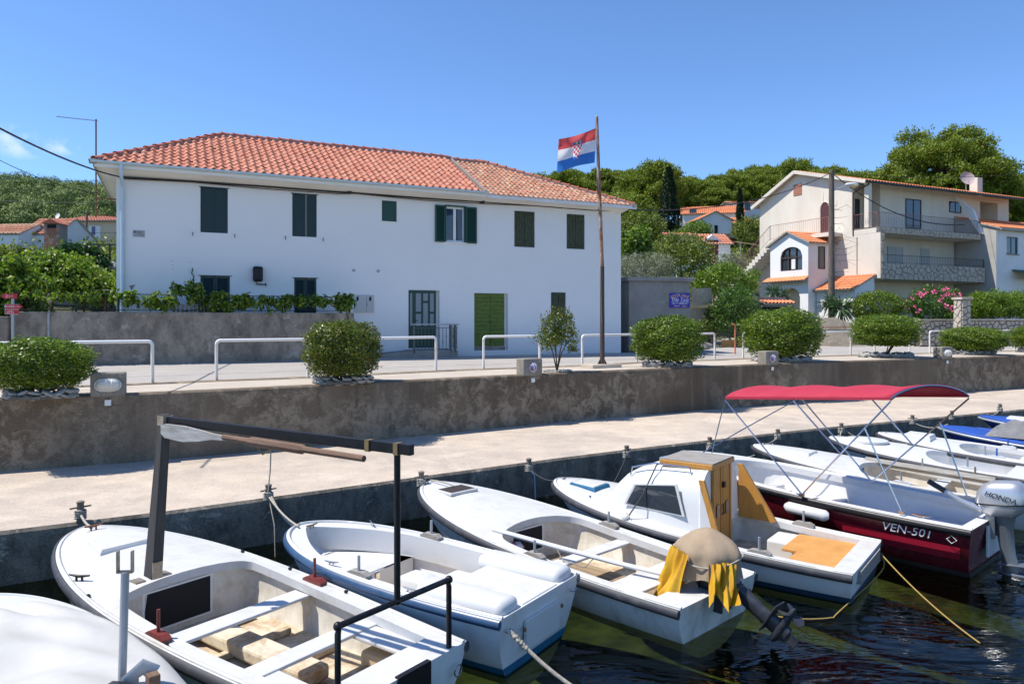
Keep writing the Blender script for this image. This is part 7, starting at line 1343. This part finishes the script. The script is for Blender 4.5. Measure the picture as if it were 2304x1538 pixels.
for k in range(12): MB().bar((.2*k,-1.0,Z(545,62)-.03*k),(.25*k+.3,1.2,Z(538,62)-.03*k),.09,.03).build('slat', M['plank'], pgl)
for x, y in ((0,-1),(2.6,-1),(2.6,1)): MB().tube([(x,y,Z(610,62)),(x,y,Z(546,62))], .03, 6).build('post', M['grey_metal'], pgl)
ub = MB().lathe([(.02,0),(.09,.1),(.06,.9),(.015,1.4)], 8).build('folded_parasol', simple('yellow_parasol', (.6,.42,.03), .7), None, 60, f4.w(3.0,-.9,Z(602,62))); tag(ub, 'folded yellow parasol beside the cottage terrace', 'parasol')
# left background
f5 = frame_at(146, 66, -4); h5 = far_house('beige_house', 'beige house with red roof seen beyond the vine garden', f5, 9, 6, Z(560,66), Z(497,66), Z(477,66), M['beige'], 'x', 'tile')
for px in (174, 212):
    x, z = f5.px(px, 517, -.02); MB().box(x-.5, x+.6, -.05, -.01, z-1.0, z+.35).build('window_surround', M['cream_white'], h5); MB().box(x-.2, x+.12, -.08, -.051, z-.45, z+.3).build('shutter', simple('violet_shutter', (.13,.12,.22), .6), h5)
railing(h5, [(-.2,-1.2,Z(545,65)),(8,-1.2,Z(545,65))], .8, M['black_paint'], .6)
f6 = frame_at(41, 46, -6); far_house('red_roof_house', 'low white house with pale red tiled roof before the wooded hill', f6, 2.4, 4, 6.0, Z(527,46), Z(497,46)+.4, M['cream_white'], 'x', 'tile_old', over=.1); f7 = frame_at(-60, 45, -6); far_house('red_roof_house', 'lower red roof at the edge of the garden', f7, 3.0, 3.4, 6, Z(527,45), Z(508,45)+.3, M['cream_white'], 'x', 'tile_old', over=.1)
bk = frame_at(99, 42, 0); bh_ = thing('brick_hut', 'small bare brick hut with a peaked roof behind the ivy', 'hut', (bk.o.x, bk.o.y, 0), 0)
for r_ in range(8):
    for c in range(4): MB().box(.02+.2*c+(.1 if r_ % 2 else 0), .19+.2*c+(.1 if r_ % 2 else 0), -.02, .0, 7.2+.19*r_, 7.37+.19*r_).build('brick', M['tile_old'], bh_)
MB().box(0, .87, .002, .8, 6.5, Z(503,42)).build('wall', M['mortar'], bh_); MB().prism([(-.12,Z(503,42)),(.98,Z(503,42)),(.43,Z(492,42))], 'y', -.15, .9).build('roof', M['ridge'], bh_); MB().box(.2, .7, -.03, -.021, Z(513,42), Z(505,42)).build('opening', M['dark'], bh_)
ds = atd(131, 486, 50); sd = thing('satellite_dish', 'small white satellite dish on a mast above the brick hut', 'satellite dish', tuple(ds)); MB().lathe([(0,0),(.12,.015),(.2,.05)], 16, cap=False).build('dish', M['white_paint'], sd, 60).rotation_euler = (R(75),0,R(-20)); MB().tube([(0,.05,-1.6),(0,.05,0)], .02, 6).build('mast', M['grey_metal'], sd)
lpz = atd(192, 520, 50); lpo = thing('utility_pole', 'dark leaning wooden pole before the beige house', 'utility pole', (lpz.x, lpz.y, Z(545,50)-.5)); MB().tube([(0,0,0),(.12,0,2.6)], .07, 8).build('pole', M['pole_wood'], lpo); MB().box(-.05,.3,-.05,.05,2.4,2.55).build('crossarm', M['iron_dark'], lpo)
tf_ = atd(222, 590, 34); tfr = thing('terrace_frame', 'dark metal terrace frame with pale chairs beyond the house corner', 'terrace', (tf_.x, tf_.y, 5.6), R(5))
for x in (-.5,0,.5,1.0): MB().box(x-.03, x+.03, -.03, .03, 0, 1.35).build('post', M['iron_dark'], tfr)
MB().box(-.5, 1.1, -.03, .03, 1.3, 1.35).build('beam', M['iron_dark'], tfr); MB().box(-.4, 1.2, .1, .6, -.3, .05).build('brick_base', M['tile_old'], tfr); MB().box(.35, .6, .15, .4, .05, .55, bev=.05).build('chair', M['liner_white'], tfr); MB().box(.75, 1.0, .15, .4, .05, .6, bev=.05).build('chair', M['liner_white'], tfr)
# ------------------------------------------------------------------ trees and shrubs
def pine_mesh(seed, nb=64, per=84, leaf=.30, w_=.13, H=1.0):
    rng = np.random.default_rng(seed); L = []; C = []
    for k in range(nb):
        a = rng.uniform(0, 6.283); h = rng.uniform(.28, 1.0); rad = (1-abs(h-.5)**1.6*1.5)*rng.uniform(.25, 1.0); c = (3.0*rad*math.cos(a), 3.0*rad*math.sin(a), 2.0+6.0*h); C.append(c); L.append(clumps(c, (.75,.75,.45), 9, per//3, .42, rng, .3, .8, -.7))
    V, Q = leaves(*cat_po(L), leaf, w_, .7, .35, rng); return arr_mesh('crown', V, Q), C
def trunk_mesh(C, seed, h=7.2, r=.22):
    rs = random.Random(seed); mb = MB(); mb.tube([(0,0,-.5),(.1,.05,2),(.05,-.1,4.5),(.1,0,h)], [r,r*.85,r*.6,.05], 8)
    for c in C[::3]: z0 = max(1.5, c[2]-1.8); mb.tube([(.06,0,z0),(c[0]*.5,c[1]*.5,c[2]-.9),(c[0],c[1],c[2]-.1)], [.07,.05,.02], 5)
    return mb.mesh('trunk')
PINES = []
for k in range(4): me, C = pine_mesh(100+k); me.materials.append(M['f_pine']); tm = trunk_mesh(C, k); tm.materials.append(M['bark']); PINES.append((me, tm))
def put_pine(x, y, s_, k, lab, zsc=1.0, group='pines of the hillside wood', name='pine_tree'):
    t = thing(name, lab, 'tree', (x, y, hgt(x, y)-.3), random.uniform(0, 6.3), group); t.scale = (s_, s_, s_*zsc)
    for nm, me in (('crown', PINES[k % 4][0]), ('trunk', PINES[k % 4][1])): o = bpy.data.objects.new(nm, me); COL.objects.link(o); o.parent = t
    return t
rs = random.Random(21); LAB = 'rounded green pine crowded among others on the hillside wood'; n = 0
for D in (104, 113, 122, 132, 143, 156):
    for px in range(1215, 1880, int(4.4*F/D)):
        p = px+rs.uniform(-18, 18); y = D+rs.uniform(-4, 4); x = (p-CXP)/F*y
        if D < 112 and (1525 < p < 1720): continue
        put_pine(x, y, rs.uniform(.95, 1.3), n, LAB, rs.uniform(.95,1.15)); n += 1
for px, D, s_ in ((1850,88,1.0),(1905,92,1.15),(1945,96,1.2),(2215,80,1.0),(2255,74,.95),(2310,72,1.05),(2290,90,1.1),(1875,84,.8),(2030,100,1.1),(2100,98,1.1)): x = (px-CXP)/F*D; put_pine(x, D, s_, n, 'pine rising behind the orange roof of the cream house', 1.0, 'pines behind the cream house'); n += 1
# the big pine
rng = np.random.default_rng(500); bp = atd(2120, 480, 70); big = thing('big_pine', 'huge broad crowned pine towering over the cream house', 'tree', (bp.x, bp.y, hgt(bp.x, bp.y)-.3)); L = []; C = []; zc = lambda py: CZ+(CYP-py)/F*70-hgt(bp.x, bp.y)
for k in range(250):
    d = unit(rng.normal(size=(1,3)))[0]; r_ = rng.uniform(.2, 1)**.55; c = np.array([d[0]*6.1*r_, d[1]*5.5*r_, zc(390)+d[2]*4.3*r_+ .35*d[0]*-1.0]); c[2] += -.9*max(0, abs(c[0])-3.4)
    C.append(c); L.append(clumps(tuple(c), (1.05,1.05,.65), 12, 34, .5, rng, .3, .8, -.7))
for c0 in ((6.6,0,zc(378)), (7.2,-.5,zc(372)), (5.9,0,zc(400)), (6.9,.5,zc(388))): C.append(np.array(c0)); L.append(clumps(c0, (.8,.7,.5), 10, 16, .4, rng, .3, .8, -.7))
V, Q = leaves(*cat_po(L), .28, .12, .7, .35, rng); link('crown', arr_mesh('crown', V, Q), M['f_pine'], big); mb = MB(); mb.tube([(0,0,-.5),(.3,0,5),(0,0,9),(.2,0,zc(360))], [.45,.38,.3,.1], 9)
for c in C[::4]: mb.tube([(.1,0,max(4, c[2]-4)), tuple(np.array(c)*[.5,.5,1]-[0,0,1.4]), tuple(c-np.array([0,0,.2]))], [.13,.09,.03], 5)
mb.build('trunk', M['bark'], big, 60)
# cypresses
def cypress(px, ytop, ybot, D, wpx, label, seed):
    rng = np.random.default_rng(seed); z0, z1 = Z(ybot, D), Z(ytop, D); h = z1-z0; r_ = wpx/2/F*D; x = (px-CXP)/F*D; t = thing('cypress', label, 'tree', (x, D, z0-.6), 0, 'slim cypresses'); n = 5200; u = rng.random(n); rad = r_*np.minimum(1, np.minimum((u+.04)*5, (1.02-u)**.7*1.7))*(.72+.28*rng.random(n)); a = rng.uniform(0, 6.283, n); rad *= 1+.12*np.sin(a*3+u*22)
    P = np.stack([rad*np.cos(a), rad*np.sin(a), .6+u*h], 1); o = np.stack([np.cos(a), np.sin(a), np.full(n, 1.1)], 1); leaf_obj('crown', (P, unit(o)), .30*max(.6, h/8), .12, M['f_cypress'], t, .4, .2, rng); MB().tube([(0,0,0),(0,0,h*.8)], [.14,.03], 7).build('trunk', M['bark'], t)
cypress(1505, 377, 524, 78, 33, 'tall dark cypress beside the white hillside houses', 1); cypress(1665, 425, 540, 74, 14, 'slender thin cypress before the white gable house', 2); cypress(1248, 386, 420, 150, 8, 'tiny dark cypress tip above the tiled roof', 3); cypress(1300, 400, 430, 150, 10, 'small dark cypress beyond the flagpole', 4)
# shrubs between the white house and the stair
def shrub_px(name, label, px, py, D, rx_px, rz_px, mat, nc, per, cr, ln, wd, seed, cat='shrub', sh=.35, up=.1, trunk=True, z0=None, ry=None):
    c = atd(px, py, D); rx = rx_px/F*D; rz = rz_px/F*D; g = (z0 if z0 is not None else max(hgt(c.x, c.y), c.z-rz-.8)); tr = [([(0,0,-.2),(.1,0,(c.z-g)*.5),(.0,0,c.z-g)], [.08,.06,.03]), ([(.1,0,-.2),(rx*.3,.1,(c.z-g)*.6),(rx*.5,.1,c.z-g)], [.05,.04,.02]), ([(-.1,0,-.2),(-rx*.3,.1,(c.z-g)*.6),(-rx*.5,.1,c.z-g)], [.05,.04,.02])] if trunk else ()
    return plant(name, label, cat, (c.x, c.y, g), [((0,0,c.z-g), (rx,ry or rx*.8,rz), nc, per, cr, sh, -.8)], ln, wd, mat, None, seed, .9, up, 0, tr)
shrub_px('olive_tree', 'silvery olive bush above the concrete hut', 1452, 602, 38, 66, 34, 'f_olive', 190, 40, .26, .13, .03, 31, 'tree', .4, .5)
shrub_px('garden_tree', 'dark leafy garden tree with several stems behind the hut', 1530, 580, 44, 80, 58, 'f_shrub', 200, 36, .42, .17, .09, 32, 'tree', .35)
shrub_px('fig_tree', 'bright green fig by the corner of the white house', 1425, 548, 40, 40, 40, 'f_vine', 90, 30, .35, .2, .14, 33, 'tree'); shrub_px('thicket', 'pale green thicket below the cypress', 1440, 515, 62, 55, 38, 'f_shrub', 120, 30, .6, .24, .14, 34, 'shrub'); shrub_px('thicket', 'olive green thicket at the foot of the hillside wood', 1415, 480, 84, 60, 40, 'f_pine', 120, 30, .9, .35, .18, 35, 'shrub')
shrub_px('laurel_bush', 'bright glossy laurel bush below the outside stair', 1638, 636, 39.5, 72, 40, 'f_green', 190, 36, .3, .17, .07, 36, 'bush', .45); shrub_px('young_tree', 'feathery green young tree of heaven in front of the stair', 1655, 700, 36.5, 58, 62, 'f_fern', 170, 34, .32, .22, .05, 37, 'tree', .3, .0); shrub_px('weed_clump', 'dry yellowish weeds behind the trestle', 1590, 735, 37, 30, 32, 'f_hedge2', 50, 26, .25, .14, .06, 38, 'weeds')
shrub_px('round_hedge', 'large ball shaped clipped hedge before the cream house', 1974, 690, 40.5, 54, 34, 'f_hedge', 260, 44, .22, .10, .05, 39, 'hedge', .8, .1, True, 2.2); shrub_px('oleander', 'pink flowering oleander beside the gate pier', 2102, 690, 40.5, 66, 42, 'f_fern', 200, 36, .28, .2, .045, 40, 'shrub', .45, .4, True, 2.2); ob_ = atd(2102, 690, 40.3)
rng = np.random.default_rng(41); P, o = clumps((0,-.3,0), (66/F*40.5,1.2,42/F*40.5), 46, 9, .12, rng, .85, 1, -.3); P = P[P[:,1] < .3]; fl = tag(link('oleander_flowers', arr_mesh('flowers', *leaves(P, np.tile([0,-1,.5],(len(P),1)), .12, .11, .8, 0, rng)), M['f_pink']), 'pink blossoms scattered over the oleander', 'flowers', None, 'stuff'); fl.location = ob_
for i, (px, rx, d_) in enumerate(((2225,48,40.6),(2300,55,41.5))): shrub_px('oleander', ('dense green oleander hedge beside the gate pier', 'dense green oleander hedge under the wing window')[i], px, 690, d_, rx, 34, 'f_green', 190, 38, .26, .2, .045, 50+i, 'hedge', .55, .5, False, 2.6)
shrub_px('hillside_bush', 'dark green bush under the slender cypress', 1690, 520, 66, 42, 32, 'f_shrub', 90, 30, .5, .24, .12, 55); shrub_px('hillside_bush', 'low grey green bush beside the cottage terrace', 1645, 595, 55, 40, 22, 'f_olive', 80, 28, .4, .2, .06, 56); shrub_px('hillside_bush', 'leafy bush under the white gable house', 1570, 520, 72, 40, 18, 'f_vine', 70, 28, .5, .24, .14, 57)
def yucca(px, py, D, s_, label, seed):
    c = atd(px, py, D); rng = np.random.default_rng(seed); t = thing('yucca', label, 'yucca', (c.x, c.y, c.z-.1), 0, 'spiky yuccas'); n = 130; d = unit(rng.normal(size=(n,3))*[1,1,.6]+[0,0,.55]); V, Q = leaves(np.tile([0,0,.35*s_],(n,1))+d*.1, d, .95*s_, .075*s_, .08, 0, rng, .12); link('blades', arr_mesh('blades', V, Q), M['f_yucca'], t); MB().tube([(0,0,-.6),(0,0,.35*s_)], [.1,.08], 8).build('stem', M['bark'], t)
yucca(1893, 706, 41, 1.15, 'spiky yucca at the foot of the utility pole', 1); yucca(1740, 664, 43, .7, 'spiky yucca on the shed parapet', 2); yucca(1760, 667, 43, .6, 'smaller spiky yucca on the shed parapet', 3); yucca(1868, 690, 41.5, .8, 'ivy green yucca against the lean-to', 4)
dt = atd(1445, 560, 50); dd_ = thing('dead_tree', 'bare grey dead tree with twisting branches behind the hut', 'tree', (dt.x, dt.y, hgt(dt.x, dt.y))); rs2 = random.Random(4); mb = MB()
for k in range(14): a = rs2.uniform(0, 6.3); l_ = rs2.uniform(1.2, 2.6); z = rs2.uniform(1.5, 3.5); mb.tube([(0,0,z-.8),(l_*.5*math.cos(a),l_*.3*math.sin(a),z+rs2.uniform(-.2,.5)),(l_*math.cos(a+.3),l_*.4*math.sin(a),z+rs2.uniform(.2,1.3))], [.06,.04,.012], 5)
mb.tube([(0,0,-.3),(.1,0,2),(.0,0,3.6)], [.14,.1,.05], 7); mb.build('branches', simple('bleached_wood', (.34,.30,.26), .9), dd_, 60)
# far wooded hill on the left, one mass
rng = np.random.default_rng(900); PV = []
for k in range(210):
    D = 150+150*rng.random()**.8; p = rng.uniform(-70, 275); x = (p-CXP)/F*D; z = hgt(x, D); r_ = rng.uniform(1.6, 3.3); n_ = 900
    d = unit(rng.normal(size=(n_,3))); lob = 1+.22*np.sin(d[:,:1]*5+k)*np.sin(d[:,1:2]*5+2*k)+.15*np.sin(d[:,2:]*7+k); PV.append((np.array([x, D, z+r_*1.0])+d*rng.uniform(.8, 1.0, (n_,1))*lob*np.array([r_, r_, r_*1.1]), d))
V, Q = leaves(*cat_po(PV), .46, .34, .5, .1, rng, 0, .93); fw = link('far_wood', arr_mesh('far_wood', V, Q), M['f_pine_far']); tag(fw, 'dense far pine wood covering the hill behind the left garden', 'wood', None, 'stuff')
# low scrub that covers the slope between the trees
PV = []
for k in range(900):
    D = rng.uniform(46, 150)**1.0; p = rng.uniform(1180, 2420); x = (p-CXP)/F*D; 
    if D < 60 and 1560 < p: continue
    z = hgt(x, D); r_ = rng.uniform(.5, 1.3); c = np.array([x, D, z+r_*.3]); d = unit(rng.normal(size=(40,3))); d[:,2] = np.abs(d[:,2]); PV.append((c+d*rng.uniform(.6,1.05,(40,1))*r_, unit(d)))
sc = leaf_obj('hillside_scrub', cat_po(PV), .4, .22, M['f_shrub'], None, .7, .3, rng); tag(sc, 'low green scrub covering the hillside under the pines', 'scrub', None, 'stuff')
PV = []
for k in range(420):
    D = rng.uniform(34, 125); p = rng.uniform(-80, 320); x = (p-CXP)/F*D; z = hgt(x, D); r_ = rng.uniform(.5, 1.4)
    if 58 < D < 72 and p > 130: continue
    c = np.array([x, D, z+r_*.2]); d = unit(rng.normal(size=(40,3))); d[:,2] = np.abs(d[:,2]); PV.append((c+d*rng.uniform(.6,1.05,(40,1))*r_, unit(d)))
sc = leaf_obj('garden_scrub', cat_po(PV), .26, .16, M['f_shrub'], None, .7, .3, rng); tag(sc, 'low scrub between the left gardens and the hill', 'scrub', None, 'stuff')
